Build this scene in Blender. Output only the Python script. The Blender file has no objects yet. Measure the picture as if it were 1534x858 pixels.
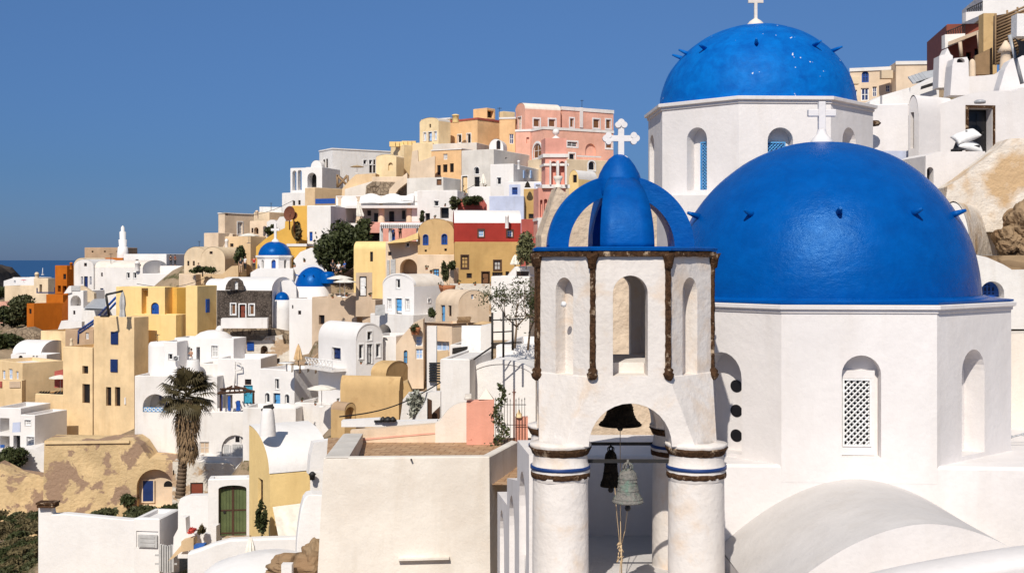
import bpy, bmesh, math, random
import numpy as np
from mathutils import Vector, Matrix, geometry, noise
random.seed(7)
R_ = math.radians
sc = bpy.context.scene
COL = sc.collection
PX, PY, F = 767.0, 388.0, 1800.0          # principal column, horizon row and focal length of the photograph, in its pixels

# ------------------------------------------------------------------ camera
cam_d = bpy.data.cameras.new('camera'); cam = bpy.data.objects.new('camera', cam_d); COL.objects.link(cam)
cam.location = (0, 0, 0); cam.rotation_euler = (R_(90), 0, 0)
cam_d.sensor_width = 36; cam_d.lens = 36 * F / 1534; cam_d.shift_y = -41 / 1534
cam_d.clip_start = .1; cam_d.clip_end = 200000
sc.camera = cam
# ------------------------------------------------------------------ sky and sun
SUN_AZ, SUN_EL = 14, 43                   # degrees left of straight behind the camera, and above the horizon
world = bpy.data.worlds.new('World'); sc.world = world; world.use_nodes = True
nt = world.node_tree; nt.nodes.clear()
out = nt.nodes.new('ShaderNodeOutputWorld'); bg = nt.nodes.new('ShaderNodeBackground')
sky = nt.nodes.new('ShaderNodeTexSky'); sky.sky_type = 'NISHITA'; sky.sun_disc = False
sky.sun_elevation = R_(SUN_EL); sky.sun_rotation = R_(180 + SUN_AZ)
sky.altitude = 150; sky.air_density = 1.0; sky.dust_density = .25; sky.ozone_density = 3.0
# the air near the horizon of this view is a deep, even blue: grade the sky by elevation
tc = nt.nodes.new('ShaderNodeTexCoord'); sx = nt.nodes.new('ShaderNodeSeparateXYZ')
rp = nt.nodes.new('ShaderNodeValToRGB'); mx = nt.nodes.new('ShaderNodeMix'); mx.data_type = 'RGBA'; mx.blend_type = 'MULTIPLY'
mx.inputs[0].default_value = 1
nt.links.new(tc.outputs['Generated'], sx.inputs[0]); nt.links.new(sx.outputs['Z'], rp.inputs[0])
e = rp.color_ramp.elements
e[0].position = 0.0; e[0].color = (.135, .215, .47, 1)
e[1].position = .22; e[1].color = (.30, .42, .60, 1)
n_ = rp.color_ramp.elements.new(.07); n_.color = (.165, .265, .47, 1)
n_ = rp.color_ramp.elements.new(.6); n_.color = (1, .88, .74, 1)
nt.links.new(sky.outputs[0], mx.inputs[6]); nt.links.new(rp.outputs[0], mx.inputs[7])
nt.links.new(mx.outputs[2], bg.inputs[0]); bg.inputs[1].default_value = .12
nt.links.new(bg.outputs[0], out.inputs[0])
sd = bpy.data.lights.new('sun', 'SUN'); sd.energy = 4.3; sd.angle = R_(.5); sd.color = (1, .935, .83)
sun = bpy.data.objects.new('sun', sd); COL.objects.link(sun); sun.location = (-30, -40, 80)
S = Vector((-math.sin(R_(SUN_AZ)) * math.cos(R_(SUN_EL)), -math.cos(R_(SUN_AZ)) * math.cos(R_(SUN_EL)), math.sin(R_(SUN_EL))))
sun.rotation_euler = S.to_track_quat('Z', 'Y').to_euler()
vs = sc.view_settings; vs.view_transform = 'Standard'; vs.look = 'None'; vs.exposure = .03; vs.gamma = 1; vs.use_curve_mapping = False

# ------------------------------------------------------------------ materials
MATS = {}
def nodes_of(name):
    m = bpy.data.materials.new(name); m.use_nodes = True
    t = m.node_tree; b = t.nodes['Principled BSDF']
    return m, t, b
def N(t, kind, **kw):
    n = t.nodes.new(kind)
    for k, v in kw.items(): setattr(n, k, v)
    return n
def mixc(t, fac, a, b, mode='MIX'):
    n = N(t, 'ShaderNodeMix', data_type='RGBA', blend_type=mode)
    for i, v in ((0, fac), (6, a), (7, b)):
        if hasattr(v, 'default_value') or hasattr(v, 'is_linked'): t.links.new(v, n.inputs[i])
        elif i == 0: n.inputs[0].default_value = v
        else: n.inputs[i].default_value = (*v, 1)
    return n.outputs[2]
def noisef(t, scale, detail=3, rough=.55, stretch=None, lo=.4, hi=.6, dist=0):
    g = N(t, 'ShaderNodeNewGeometry'); src = g.outputs['Position']
    if stretch:
        mp = N(t, 'ShaderNodeMapping'); mp.inputs['Scale'].default_value = stretch
        t.links.new(src, mp.inputs[0]); src = mp.outputs[0]
    n = N(t, 'ShaderNodeTexNoise'); n.inputs['Scale'].default_value = scale; n.inputs['Detail'].default_value = detail
    n.inputs['Roughness'].default_value = rough; n.inputs['Distortion'].default_value = dist
    t.links.new(src, n.inputs['Vector'])
    mr = N(t, 'ShaderNodeMapRange'); mr.inputs[1].default_value = lo; mr.inputs[2].default_value = hi
    t.links.new(n.outputs['Fac'], mr.inputs[0])
    return mr.outputs[0], n.outputs['Fac']
def bump(t, b, h, strength=.3, dist=.05):
    n = N(t, 'ShaderNodeBump'); n.inputs['Strength'].default_value = strength; n.inputs['Distance'].default_value = dist
    t.links.new(h, n.inputs['Height']); t.links.new(n.outputs[0], b.inputs['Normal'])
def scl(c, k): return tuple(max(0, min(1, x * k)) for x in c)
def plaster(name, col, dirt=.44, stain=None, stain_lo=.6, stain_hi=.68, stain_scale=.8, fine=14, bstr=.3, bdist=.025, streak=.42):
    """lime-washed render: mottled value, faint rain streaks, optional worn patches showing another colour"""
    m, t, b = nodes_of(name)
    f1, _ = noisef(t, .45, 5, .6, None, .35, .7)
    c = mixc(t, f1, scl(col, 1.03), scl(col, 1 - dirt * .55))
    f2, _ = noisef(t, 1.6, 4, .6, (1, 1, .16), .5, .85)
    n = N(t, 'ShaderNodeMath', operation='MULTIPLY'); n.inputs[1].default_value = streak; t.links.new(f2, n.inputs[0])
    c = mixc(t, n.outputs[0], c, (col[0] * .62, col[1] * .55, col[2] * .46))
    f3, raw = noisef(t, fine, 3, .6)
    n = N(t, 'ShaderNodeMath', operation='MULTIPLY'); n.inputs[1].default_value = .10; t.links.new(f3, n.inputs[0])
    c = mixc(t, n.outputs[0], c, scl(col, .78))
    if stain:
        f4, _ = noisef(t, stain_scale, 6, .6, None, stain_lo, stain_hi, .3)
        c = mixc(t, f4, c, stain)
    t.links.new(c, b.inputs['Base Color'])
    b.inputs['Roughness'].default_value = .88; b.inputs['Specular IOR Level'].default_value = .15
    _, big = noisef(t, fine * .22, 3, .5)
    a = N(t, 'ShaderNodeMath', operation='ADD'); t.links.new(raw, a.inputs[0]); 
    k = N(t, 'ShaderNodeMath', operation='MULTIPLY'); k.inputs[1].default_value = 2.5; t.links.new(big, k.inputs[0]); t.links.new(k.outputs[0], a.inputs[1])
    bump(t, b, a.outputs[0], bstr, bdist)
    MATS[name] = m; return m
def paint(name, col, rough=.5, var=.2, scale=3, spec=.4, metal=0, bstr=.1):
    m, t, b = nodes_of(name)
    f, raw = noisef(t, scale, 4, .6, None, .35, .7)
    t.links.new(mixc(t, f, scl(col, 1 + var * .4), scl(col, 1 - var)), b.inputs['Base Color'])
    b.inputs['Roughness'].default_value = rough; b.inputs['Specular IOR Level'].default_value = spec; b.inputs['Metallic'].default_value = metal
    if bstr: bump(t, b, raw, bstr, .02)
    MATS[name] = m; return m
for k_, c_, kw in [
    ('white', (.79, .755, .725), dict(dirt=.2)), ('bright', (.81, .78, .76), dict(dirt=.13, streak=.14)),
    ('warm', (.81, .73, .64), dict(dirt=.22)), ('cream', (.79, .63, .44), {}), ('peach', (.85, .60, .38), {}),
    ('butter', (.87, .635, .29), dict(dirt=.2)), ('gold', (.76, .45, .10), dict(dirt=.2)), ('tan', (.83, .615, .36), {}), ('sand', (.74, .54, .33), {}),
    ('brown', (.52, .36, .235), {}), ('mocha', (.62, .475, .345), {}), ('ochre', (.57, .365, .145), {}), ('straw', (.62, .42, .205), dict(dirt=.35, stain=(.42, .26, .12), stain_lo=.58, stain_hi=.75, stain_scale=1.1)),
    ('orange', (.52, .14, .012), dict(dirt=.35)), ('rust', (.33, .085, .012), {}), ('pink', (.82, .45, .34), {}), ('rose', (.80, .38, .30), {}), ('coral', (.76, .36, .265), dict(stain=(.45, .14, .09), stain_lo=.68, stain_hi=.76, stain_scale=3)),
    ('red', (.36, .042, .032), dict(dirt=.35)), ('bluewash', (.58, .63, .80), {}), ('greywash', (.68, .635, .58), {}), ('beige', (.80, .735, .66), dict(dirt=.22, bstr=.35, stain=(.66, .58, .50), stain_lo=.52, stain_hi=.85, stain_scale=.45)),
    ('apricot', (.86, .55, .29), {}), ('vanilla', (.88, .69, .42), {}), ('flesh', (.79, .62, .455), {}), ('darkrose', (.44, .11, .09), {}),
    ]: plaster(k_, c_, **kw)
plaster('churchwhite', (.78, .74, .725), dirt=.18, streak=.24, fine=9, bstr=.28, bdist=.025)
plaster('towerwhite', (.78, .72, .67), dirt=.2, stain=(.68, .52, .38), stain_lo=.53, stain_hi=.76, stain_scale=1.3, fine=11, bstr=.4, bdist=.03)
plaster('roughbeige', (.70, .56, .42), dirt=.4, fine=6, bstr=.8, bdist=.06, stain=(.52, .40, .29), stain_lo=.5, stain_hi=.7, stain_scale=2)
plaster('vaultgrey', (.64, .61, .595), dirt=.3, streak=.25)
plaster('peeling', (.74, .54, .30), dirt=.5, stain=(.36, .24, .165), stain_lo=.51, stain_hi=.535, stain_scale=.30, bstr=.6, bdist=.065)
plaster('ruinwall', (.74, .68, .60), dirt=.4, stain=(.48, .34, .22), stain_lo=.50, stain_hi=.55, stain_scale=.5, bstr=.6, bdist=.06)
plaster('stainedwall', (.78, .70, .61), dirt=.3, stain=(.58, .40, .23), stain_lo=.51, stain_hi=.63, stain_scale=.55, bstr=.5, bdist=.05)
plaster('vaultbase', (.80, .77, .74), dirt=.2, streak=.5)
def dome_paint(name, a, bcol, chip, rough=.32):
    m, t, b = nodes_of(name)
    f1, raw = noisef(t, 2.2, 6, .65, None, .38, .68, .4)
    c = mixc(t, f1, a, bcol)
    f2, _ = noisef(t, 9, 4, .6, (1, 1, .6), .45, .8)
    k = N(t, 'ShaderNodeMath', operation='MULTIPLY'); k.inputs[1].default_value = .35; t.links.new(f2, k.inputs[0])
    c = mixc(t, k.outputs[0], c, scl(a, .7))
    if chip:
        f3, _ = noisef(t, 4.5, 2, .5, None, .74, .747); c = mixc(t, f3, c, (.65, .66, .68))
    t.links.new(c, b.inputs['Base Color']); b.inputs['Roughness'].default_value = rough; b.inputs['Specular IOR Level'].default_value = .28; b.inputs['Specular Tint'].default_value = (.25, .6, 1, 1)
    rr, _ = noisef(t, 5, 3, .5, None, .3, .75); mr = N(t, 'ShaderNodeMapRange'); mr.inputs[3].default_value = rough - .03; mr.inputs[4].default_value = rough + .12
    t.links.new(rr, mr.inputs[0]); t.links.new(mr.outputs[0], b.inputs['Roughness'])
    _, h = noisef(t, 3.2, 7, .7, (1, 1, 1.6)); bump(t, b, h, .45, .045)
    MATS[name] = m
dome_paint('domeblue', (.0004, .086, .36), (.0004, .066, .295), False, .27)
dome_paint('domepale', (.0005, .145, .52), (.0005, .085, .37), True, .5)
dome_paint('ribblue', (.0004, .090, .37), (.0004, .06, .28), False, .42)
for k_, c_, r_ in [('blue', (.008, .075, .36), .5), ('sky_blue', (.10, .36, .70), .5), ('paleblue', (.36, .52, .80), .6), ('navy', (.01, .03, .13), .5), ('cyan', (.05, .34, .50), .5),
                   ('wood', (.19, .085, .035), .6), ('darkwood', (.075, .035, .018), .6), ('timber', (.30, .19, .10), .7), ('grey', (.50, .49, .48), .6), ('whitepaint', (.80, .79, .78), .5), ('green', (.10, .125, .048), .6),
                   ('redbrown', (.22, .05, .025), .6), ('iron', (.02, .018, .017), .55), ('canvas', (.82, .77, .68), .85), ('tancanvas', (.62, .42, .22), .85), ('strawcanvas', (.42, .30, .17), .9),
                   ('cloth', (.80, .79, .78), .9), ('plastic', (.62, .62, .62), .4), ('darkcloth', (.03, .03, .035), .9), ('bluecloth', (.03, .12, .42), .9), ('redcloth', (.45, .03, .025), .9), ('skin', (.50, .29, .19), .6), ('hair', (.03, .018, .012), .6),
                   ('terracotta', (.42, .16, .07), .8), ('rustmetal', (.16, .05, .025), .8), ('pinkcloth', (.65, .12, .14), .9), ('black', (.012, .011, .01), .6), ('rope', (.55, .40, .24), .9), ('bluestripe', (.008, .04, .17), .5), ('steel', (.42, .43, .45), .35)]:
    paint(k_, c_, r_)
paint('stone', (.25, .205, .165), .95, .6, 1.6, .1, bstr=.9)
paint('headrock', (.075, .06, .05), .95, .6, .15, .1, bstr=.9)
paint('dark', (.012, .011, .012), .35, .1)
paint('glass', (.03, .035, .045), .08, .1, spec=.7, bstr=0)
def rubble(name, a, bcol, scale):
    m, t, b = nodes_of(name)
    g = N(t, 'ShaderNodeNewGeometry'); v = N(t, 'ShaderNodeTexVoronoi', feature='F1'); v.inputs['Scale'].default_value = scale
    d = N(t, 'ShaderNodeTexVoronoi', feature='DISTANCE_TO_EDGE'); d.inputs['Scale'].default_value = scale
    t.links.new(g.outputs['Position'], v.inputs['Vector']); t.links.new(g.outputs['Position'], d.inputs['Vector'])
    sp = N(t, 'ShaderNodeSeparateColor'); t.links.new(v.outputs['Color'], sp.inputs[0])
    c = mixc(t, sp.outputs[0], a, bcol)
    mr = N(t, 'ShaderNodeMapRange'); mr.inputs[1].default_value = 0; mr.inputs[2].default_value = .09
    t.links.new(d.outputs['Distance'], mr.inputs[0])
    c = mixc(t, mr.outputs[0], scl(a, .45), c); f, _ = noisef(t, 1.2, 4); c = mixc(t, f, c, scl(bcol, .8))
    t.links.new(c, b.inputs['Base Color']); b.inputs['Roughness'].default_value = .95; b.inputs['Specular IOR Level'].default_value = .1
    bump(t, b, mr.outputs[0], .8, .08); MATS[name] = m
rubble('rubble', (.17, .12, .08), (.40, .31, .22), 1.9)
rubble('darkstone', (.06, .048, .04), (.15, .12, .10), 3.6)
rubble('tufa', (.26, .16, .09), (.36, .25, .15), .9)
def drysoil():
    m, t, b = nodes_of('soil')
    f1, _ = noisef(t, .25, 6, .65, None, .35, .7); c = mixc(t, f1, (.36, .27, .18), (.24, .17, .11))
    f2, _ = noisef(t, .5, 6, .7, None, .52, .62); c = mixc(t, f2, c, (.10, .095, .045))
    g = N(t, 'ShaderNodeNewGeometry'); v = N(t, 'ShaderNodeTexVoronoi', feature='F1'); v.inputs['Scale'].default_value = 1.6; t.links.new(g.outputs['Position'], v.inputs['Vector'])
    mr = N(t, 'ShaderNodeMapRange'); mr.inputs[1].default_value = .12; mr.inputs[2].default_value = .3; t.links.new(v.outputs['Distance'], mr.inputs[0])
    f3, _ = noisef(t, .8, 3, .6, None, .5, .6); k = N(t, 'ShaderNodeMath', operation='SUBTRACT'); k.use_clamp = True; t.links.new(f3, k.inputs[0]); t.links.new(mr.outputs[0], k.inputs[1])
    c = mixc(t, k.outputs[0], c, (.42, .35, .27)); t.links.new(c, b.inputs['Base Color']); b.inputs['Roughness'].default_value = 1; b.inputs['Specular IOR Level'].default_value = .1
    bump(t, b, v.outputs['Distance'], -.7, .3) if False else bump(t, b, f1, .8, .3); MATS['soil'] = m
drysoil()
def erode(name, a, bcol, pale, lo=.58, hi=.64):
    m, t, b = nodes_of(name)
    f1, raw = noisef(t, 16, 5, .65, None, .3, .7); c = mixc(t, f1, a, bcol)
    f2, _ = noisef(t, 5, 5, .7, None, lo, hi); c = mixc(t, f2, c, pale)
    t.links.new(c, b.inputs['Base Color']); b.inputs['Roughness'].default_value = .95; b.inputs['Specular IOR Level'].default_value = .1
    bump(t, b, raw, 1, .06); MATS[name] = m
erode('eroded', (.034, .018, .010), (.12, .062, .032), (.48, .36, .25), .57, .66)
erode('patina', (.15, .15, .14), (.30, .275, .245), (.17, .275, .215), .5, .64)
erode('bellblack', (.014, .012, .010), (.035, .028, .02), (.07, .055, .04))
def tiles(name):
    m, t, b = nodes_of(name)
    g = N(t, 'ShaderNodeNewGeometry'); br = N(t, 'ShaderNodeTexBrick'); mp = N(t, 'ShaderNodeMapping'); mp.inputs['Rotation'].default_value = (0, 0, R_(8))
    t.links.new(g.outputs['Position'], mp.inputs[0]); t.links.new(mp.outputs[0], br.inputs['Vector'])
    br.inputs['Scale'].default_value = 1.0; br.inputs['Brick Width'].default_value = .55; br.inputs['Row Height'].default_value = .42; br.inputs['Mortar Size'].default_value = .018
    br.inputs['Color1'].default_value = (.46, .28, .15, 1); br.inputs['Color2'].default_value = (.55, .37, .22, 1); br.inputs['Mortar'].default_value = (.22, .12, .06, 1)
    f, raw = noisef(t, 3, 5, .7, None, .35, .75); c = mixc(t, f, br.outputs['Color'], (.28, .16, .085))
    t.links.new(c, b.inputs['Base Color']); b.inputs['Roughness'].default_value = .85; bump(t, b, br.outputs['Fac'], .4, -.02); MATS[name] = m
tiles('tiles')
def leafmat(name, a, bcol, rough=.6):
    m, t, b = nodes_of(name)
    f, _ = noisef(t, .9, 3, .6, None, .35, .65); f2, _ = noisef(t, 11, 2, .6, None, .3, .7)
    c = mixc(t, f, a, bcol); c = mixc(t, f2, c, scl(bcol, 1.25))
    t.links.new(c, b.inputs['Base Color']); b.inputs['Roughness'].default_value = rough; b.inputs['Specular IOR Level'].default_value = .25; MATS[name] = m
leafmat('leafdark', (.022, .030, .010), (.050, .058, .020))
leafmat('leafmid', (.032, .042, .014), (.068, .07, .03))
leafmat('leafolive', (.07, .075, .03), (.13, .13, .06))
leafmat('leafpale', (.16, .17, .13), (.34, .34, .28))
leafmat('palmgreen', (.030, .026, .011), (.075, .058, .026))
leafmat('palmdry', (.10, .062, .034), (.24, .16, .09), .8)
leafmat('bark', (.09, .06, .04), (.17, .12, .08), .95)
leafmat('scrub', (.055, .055, .022), (.13, .10, .05), .9)
leafmat('flower', (.45, .03, .03), (.55, .08, .06))
def water(name):
    m, t, b = nodes_of(name)
    f, raw = noisef(t, .012, 4, .6, (1, .3, 1), .3, .7)
    t.links.new(mixc(t, f, (.006, .055, .165), (.009, .068, .19)), b.inputs['Base Color']); b.inputs['Roughness'].default_value = .42; b.inputs['Specular IOR Level'].default_value = .3
    _, h = noisef(t, .08, 3, .6, (1, .4, 1)); bump(t, b, h, .5, 1.5); MATS[name] = m
water('water')
def M(n): return MATS[n]

# ------------------------------------------------------------------ geometry helpers
def W(px, py, D): return Vector(((px - PX) / F * D, D, (PY - py) / F * D))
RT = [0.0, 0.0, 1.0]
REG = dict(A1=(0, 340, 400 / 1226), A2=(0, 580, 400 / 1235), A3=(260, 280, 300 / 1170), A4=(180, 460, 320 / 1194), A5=(400, 150, 300 / 1170), A6=(600, 130, 300 / 1170),
           A7=(500, 310, 320 / 1194), A8=(380, 430, 320 / 1194), B1=(560, 470, 260 / 1014), B2=(300, 600, 500 / 1534), B3=(770, 160, 330 / 1180), B4=(770, 360, 340 / 1122), B5=(730, 580, 400 / 1235),
           B6=(960, 0, 360 / 1030), B7=(1250, 0, 284 / 1015), B8=(1260, 220, 274 / 904), C1=(1050, 430, 484 / 970), C2=(0, 370, 220 / 1258), C3=(0, 500, 220 / 944), C4=(100, 400, 240 / 936), P0=(0, 0, 1))
def region(k): RT[:] = REG[k]
def gx(x): return RT[0] + x * RT[2]
def gy(y): return RT[1] + y * RT[2]
def Q(x, y, D): return W(gx(x), gy(y), D)              # a point of the place from a point of the current study crop and its distance

class MB:
    def __init__(s): s.v = []; s.f = []; s.mi = []; s.sm = []
    def add(s, vs, fs, mi=0, sm=False):
        o = len(s.v); s.v += [Vector(p) for p in vs]
        for f in fs: s.f.append(tuple(i + o for i in f)); s.mi.append(mi); s.sm.append(sm)
    def quad(s, a, b, c, d, mi=0, sm=False): s.add((a, b, c, d), ((0, 1, 2, 3),), mi, sm)
    def box(s, c, x, y, z, mi=0):                       # centre and three half-axis vectors
        c = Vector(c); x = Vector(x); y = Vector(y); z = Vector(z)
        p = [c + i * x + j * y + k * z for k in (-1, 1) for j in (-1, 1) for i in (-1, 1)]
        s.add(p, ((0, 2, 3, 1), (4, 5, 7, 6), (0, 1, 5, 4), (2, 6, 7, 3), (0, 4, 6, 2), (1, 3, 7, 5)), mi)
    def abox(s, x0, y0, z0, x1, y1, z1, mi=0):
        s.box(((x0 + x1) / 2, (y0 + y1) / 2, (z0 + z1) / 2), ((x1 - x0) / 2, 0, 0), (0, (y1 - y0) / 2, 0), (0, 0, (z1 - z0) / 2), mi)
    def bar(s, a, b, r, n=6, mi=0, r2=None, cap=True, sm=True):
        a = Vector(a); b = Vector(b); d = (b - a)
        if d.length < 1e-6: return
        q = d.to_track_quat('Z', 'Y'); r2 = r if r2 is None else r2
        p = []
        for c, rr in ((a, r), (b, r2)):
            for i in range(n):
                w = 2 * math.pi * i / n; p.append(c + q @ Vector((rr * math.cos(w), rr * math.sin(w), 0)))
        fs = [(i, (i + 1) % n, n + (i + 1) % n, n + i) for i in range(n)]
        s.add(p, fs, mi, sm and n > 4)
        if cap: s.add(p, (tuple(range(n - 1, -1, -1)), tuple(range(n, 2 * n))), mi)
    def path(s, pts, r, n=6, mi=0):
        for a, b in zip(pts, pts[1:]): s.bar(a, b, r, n, mi)
    def lathe(s, c, prof, n=32, mi=0, a0=0, a1=2 * math.pi, sm=True, ang=0):
        c = Vector(c); full = abs(a1 - a0 - 2 * math.pi) < 1e-6; k = n if full else n + 1
        p = []
        for r, z in prof:
            for i in range(k):
                w = a0 + (a1 - a0) * i / n + ang; p.append(c + Vector((r * math.sin(w), -r * math.cos(w), z)))
        fs = []
        for j in range(len(prof) - 1):
            for i in range(n):
                i2 = (i + 1) % k if full else i + 1
                fs.append((j * k + i, j * k + i2, (j + 1) * k + i2, (j + 1) * k + i))
        s.add(p, fs, mi, sm)
    def build(s, name, mats, parent=None, loc=None, bevel=0, weld=True):
        me = bpy.data.meshes.new(name)
        base = parent_loc(parent) if parent else (Vector(loc) if loc is not None else Vector((0, 0, 0)))
        me.from_pydata([p - base for p in s.v], [], s.f); me.update()
        if not isinstance(mats, (list, tuple)): mats = [mats]
        for m in mats: me.materials.append(M(m) if isinstance(m, str) else m)
        me.polygons.foreach_set('material_index', s.mi); me.polygons.foreach_set('use_smooth', s.sm)
        if weld:
            bm = bmesh.new(); bm.from_mesh(me); bmesh.ops.remove_doubles(bm, verts=bm.verts, dist=.0008); bmesh.ops.recalc_face_normals(bm, faces=bm.faces); bm.to_mesh(me); bm.free()
        o = bpy.data.objects.new(name, me); COL.objects.link(o)
        if parent: o.parent = parent
        else: o.location = base
        if bevel:
            b = o.modifiers.new('bevel', 'BEVEL'); b.width = bevel; b.segments = 2; b.limit_method = 'ANGLE'; b.angle_limit = R_(40)
        return o
def parent_loc(o):
    l = Vector((0, 0, 0))
    while o: l += o.location; o = o.parent
    return l
USED = {}
def tag(o, label, cat, group=None, kind=None):
    if label:
        if label in USED and not group: print('DUPLICATE LABEL', label)
        USED[label] = 1; o['label'] = label
    if cat: o['category'] = cat
    if group: o['group'] = group
    if kind: o['kind'] = kind
    elif cat: o['kind'] = 'thing'
    return o
def thing(name, label, cat, loc, group=None):
    o = bpy.data.objects.new(name, None); COL.objects.link(o); o.location = loc; o.empty_display_size = .3
    return tag(o, label, cat, group)
GROUND = []                                             # points the hillside passes through
def arc_pts(a0, a1, z, rise, n=14):
    c, h = (a0 + a1) / 2, (a1 - a0) / 2
    return [(c + h * math.cos(math.pi * i / n), z + rise * math.sin(math.pi * i / n)) for i in range(n + 1)]
def tess(loops):
    """triangles of a planar outline with holes; loops of (a, z)"""
    flat = [p for l in loops for p in l]
    co = [Vector((p[0], p[1], 0)) for p in flat]
    vl = []; k = 0
    for l in loops: vl.append(co[k:k + len(l)]); k += len(l)
    return flat, geometry.tessellate_polygon(vl)
class Face:
    """a vertical wall plane: origin o, unit horizontal direction u, outward normal n"""
    def __init__(s, o, u, n): s.o = Vector(o); s.u = Vector(u); s.n = Vector(n)
    def pt(s, a, z, off=0): p = s.o + s.u * a + s.n * off; return Vector((p.x, p.y, z))
    def a_of(s, px):
        k = (px - PX) / F; return (k * s.o.y - s.o.x) / (s.u.x - k * s.u.y)
    def rect(s, x0, y0, x1, y1):
        a0, a1 = sorted((s.a_of(gx(x0)), s.a_of(gx(x1)))); d = s.o.y + s.u.y * (a0 + a1) / 2
        return a0, a1, (PY - gy(y1)) / F * d, (PY - gy(y0)) / F * d
def loop_of(a0, a1, z0, z1, arched, rr=None):
    if not arched: return [(a0, z0), (a1, z0), (a1, z1), (a0, z1)]
    r = (a1 - a0) / 2; rise = min(r, (z1 - z0) * .7) if rr is None else (a1 - a0) * rr
    return [(a0, z0), (a1, z0)] + arc_pts(a0, a1, z1 - rise, rise, 12)
def inset(l, t):
    ca = (min(p[0] for p in l) + max(p[0] for p in l)) / 2; cz = (min(p[1] for p in l) + max(p[1] for p in l)) / 2
    ha = max(1e-3, max(p[0] for p in l) - ca); hz = max(1e-3, max(p[1] for p in l) - cz)
    ka, kz = max(.05, (ha - t) / ha), max(.05, (hz - t) / hz)
    return [(ca + (p[0] - ca) * ka, cz + (p[1] - cz) * kz) for p in l]
def strip(mb, f, l1, o1, l2, o2, mi=0):
    n = len(l1)
    for i in range(n):
        j = (i + 1) % n
        mb.quad(f.pt(*l1[i], o1), f.pt(*l1[j], o1), f.pt(*l2[j], o2), f.pt(*l2[i], o2), mi)
def fill(mb, f, l, off, mi=0): mb.add([f.pt(*p, off) for p in l], [tuple(range(len(l)))], mi)
def barz(mb, f, a0, a1, z0, z1, off, th):
    mb.box(f.pt((a0 + a1) / 2, (z0 + z1) / 2, off), f.u * (abs(a1 - a0) / 2), f.n * th, (0, 0, abs(z1 - z0) / 2))
def feature(root, wall, f, kind, a0, a1, z0, z1, col, opt, holes, back=None, thick=.5):
    arched = kind.isupper(); k = kind.lower(); w, h = a1 - a0, z1 - z0
    l = loop_of(a0, a1, z0, z1, arched, opt.get('r'))
    if k == 'b':                                        # raised trim or sill
        mb = MB(); barz(mb, f, a0, a1, z0, z1, .06, .055); mb.build('trim', col or 'white', root); return
    if k == 's':                                        # shutter leaf standing on the wall
        mb = MB(); barz(mb, f, a0, a1, z0, z1, .05, .045)
        n = max(3, int(h / .16))
        for i in range(n):
            z = z0 + h * (i + .5) / n; barz(mb, f, a0 + w * .12, a1 - w * .12, z - h / n * .3, z + h / n * .3, .105, .012)
        mb.build('shutter', col or 'blue', root); return
    holes.append(l)
    if k == 't':
        strip(wall, f, l, 0, l, -thick); back.append(l); return
    dep = opt.get('d', dict(w=.16, d=.18, o=1.1, n=.28, h=.3)[k])
    strip(wall, f, l, 0, l, -dep)
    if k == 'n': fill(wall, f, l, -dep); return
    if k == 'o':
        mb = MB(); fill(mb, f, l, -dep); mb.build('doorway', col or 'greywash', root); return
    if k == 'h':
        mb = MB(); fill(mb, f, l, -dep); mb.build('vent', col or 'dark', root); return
    t = opt.get('t', min(.09, w * .16)); li = inset(l, t); fr = opt.get('fr', 'darkwood' if col in ('dark', 'wood', 'glass') else 'whitepaint')
    part = MB(); strip(part, f, l, -dep + .03, li, -dep + .03); strip(part, f, li, -dep + .03, li, -dep)
    if k == 'w':
        nx, ny = opt.get('m', (0, 0) if col in ('dark', 'glass', 'wood') and w < 1.2 else (1, 1)); bt = opt.get('bt', min(.03, w * .05))
        for i in range(nx): a = a0 + w * (i + 1) / (nx + 1); barz(part, f, a - bt, a + bt, z0 + t, z1 - t * 1.2, -dep + .025, .02)
        for i in range(ny): z = z0 + h * (i + 1) / (ny + 1); barz(part, f, a0 + t, a1 - t, z - bt, z + bt, -dep + .022, .016)
        o = part.build('window', fr, root)
        mb = MB(); fill(mb, f, li, -dep + .004); mb.build('pane', col or 'glass', o)
    else:
        nx = 2 if w > .9 else 1
        npl = opt.get('planks', 0)
        o = MB(); fill(o, f, li, -dep + .01)
        for i in range(nx):
            for (q0, q1) in ((.07, .45), (.52, .92)) if not npl else ():
                x0 = a0 + t + (w - 2 * t) * (i + .14) / nx; x1 = a0 + t + (w - 2 * t) * (i + .86) / nx
                if arched and q1 > .9: q1 = .72
                barz(o, f, x0, x1, z0 + h * q0, z0 + h * q1, -dep + .02, .018)
        for i in range(npl): barz(o, f, a0 + t + (w - 2 * t) * (i + .04) / npl, a0 + t + (w - 2 * t) * (i + .96) / npl, z0 + t, z0 + h * .96 - (.05 * w if i in (0, npl - 1) else 0), -dep + .02, .02)
        o = o.build('door', col or 'wood', root)
        if npl:
            hg = MB()
            for q in (.06, .5, .93): barz(hg, f, a0 + t, a1 - t, z0 + h * q - .03, z0 + h * q + .03, -dep + .045, .02)
            barz(hg, f, (a0 + a1) / 2 - .05, (a0 + a1) / 2 + .05, z0 + t, z0 + h * .96, -dep + .05, .02); hg.build('strap', 'darkwood', o); part.build('frame', fr, o)
        hb = MB(); hb.box(f.pt(a0 + w * .8, z0 + h * .47, -dep + .07), f.u * .05, f.n * .03, (0, 0, .05)); hb.build('handle', 'iron', o)
    if opt.get('s'):
        s_ = opt['s']; mb = MB(); lo = inset(l, -s_); 
        if k == 'd': lo = [(p[0], max(p[1], z0)) for p in lo]
        strip(mb, f, l, .05, lo, .05); strip(mb, f, lo, .05, lo, 0); mb.build('surround', opt.get('sc', 'whitepaint'), o)
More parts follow.
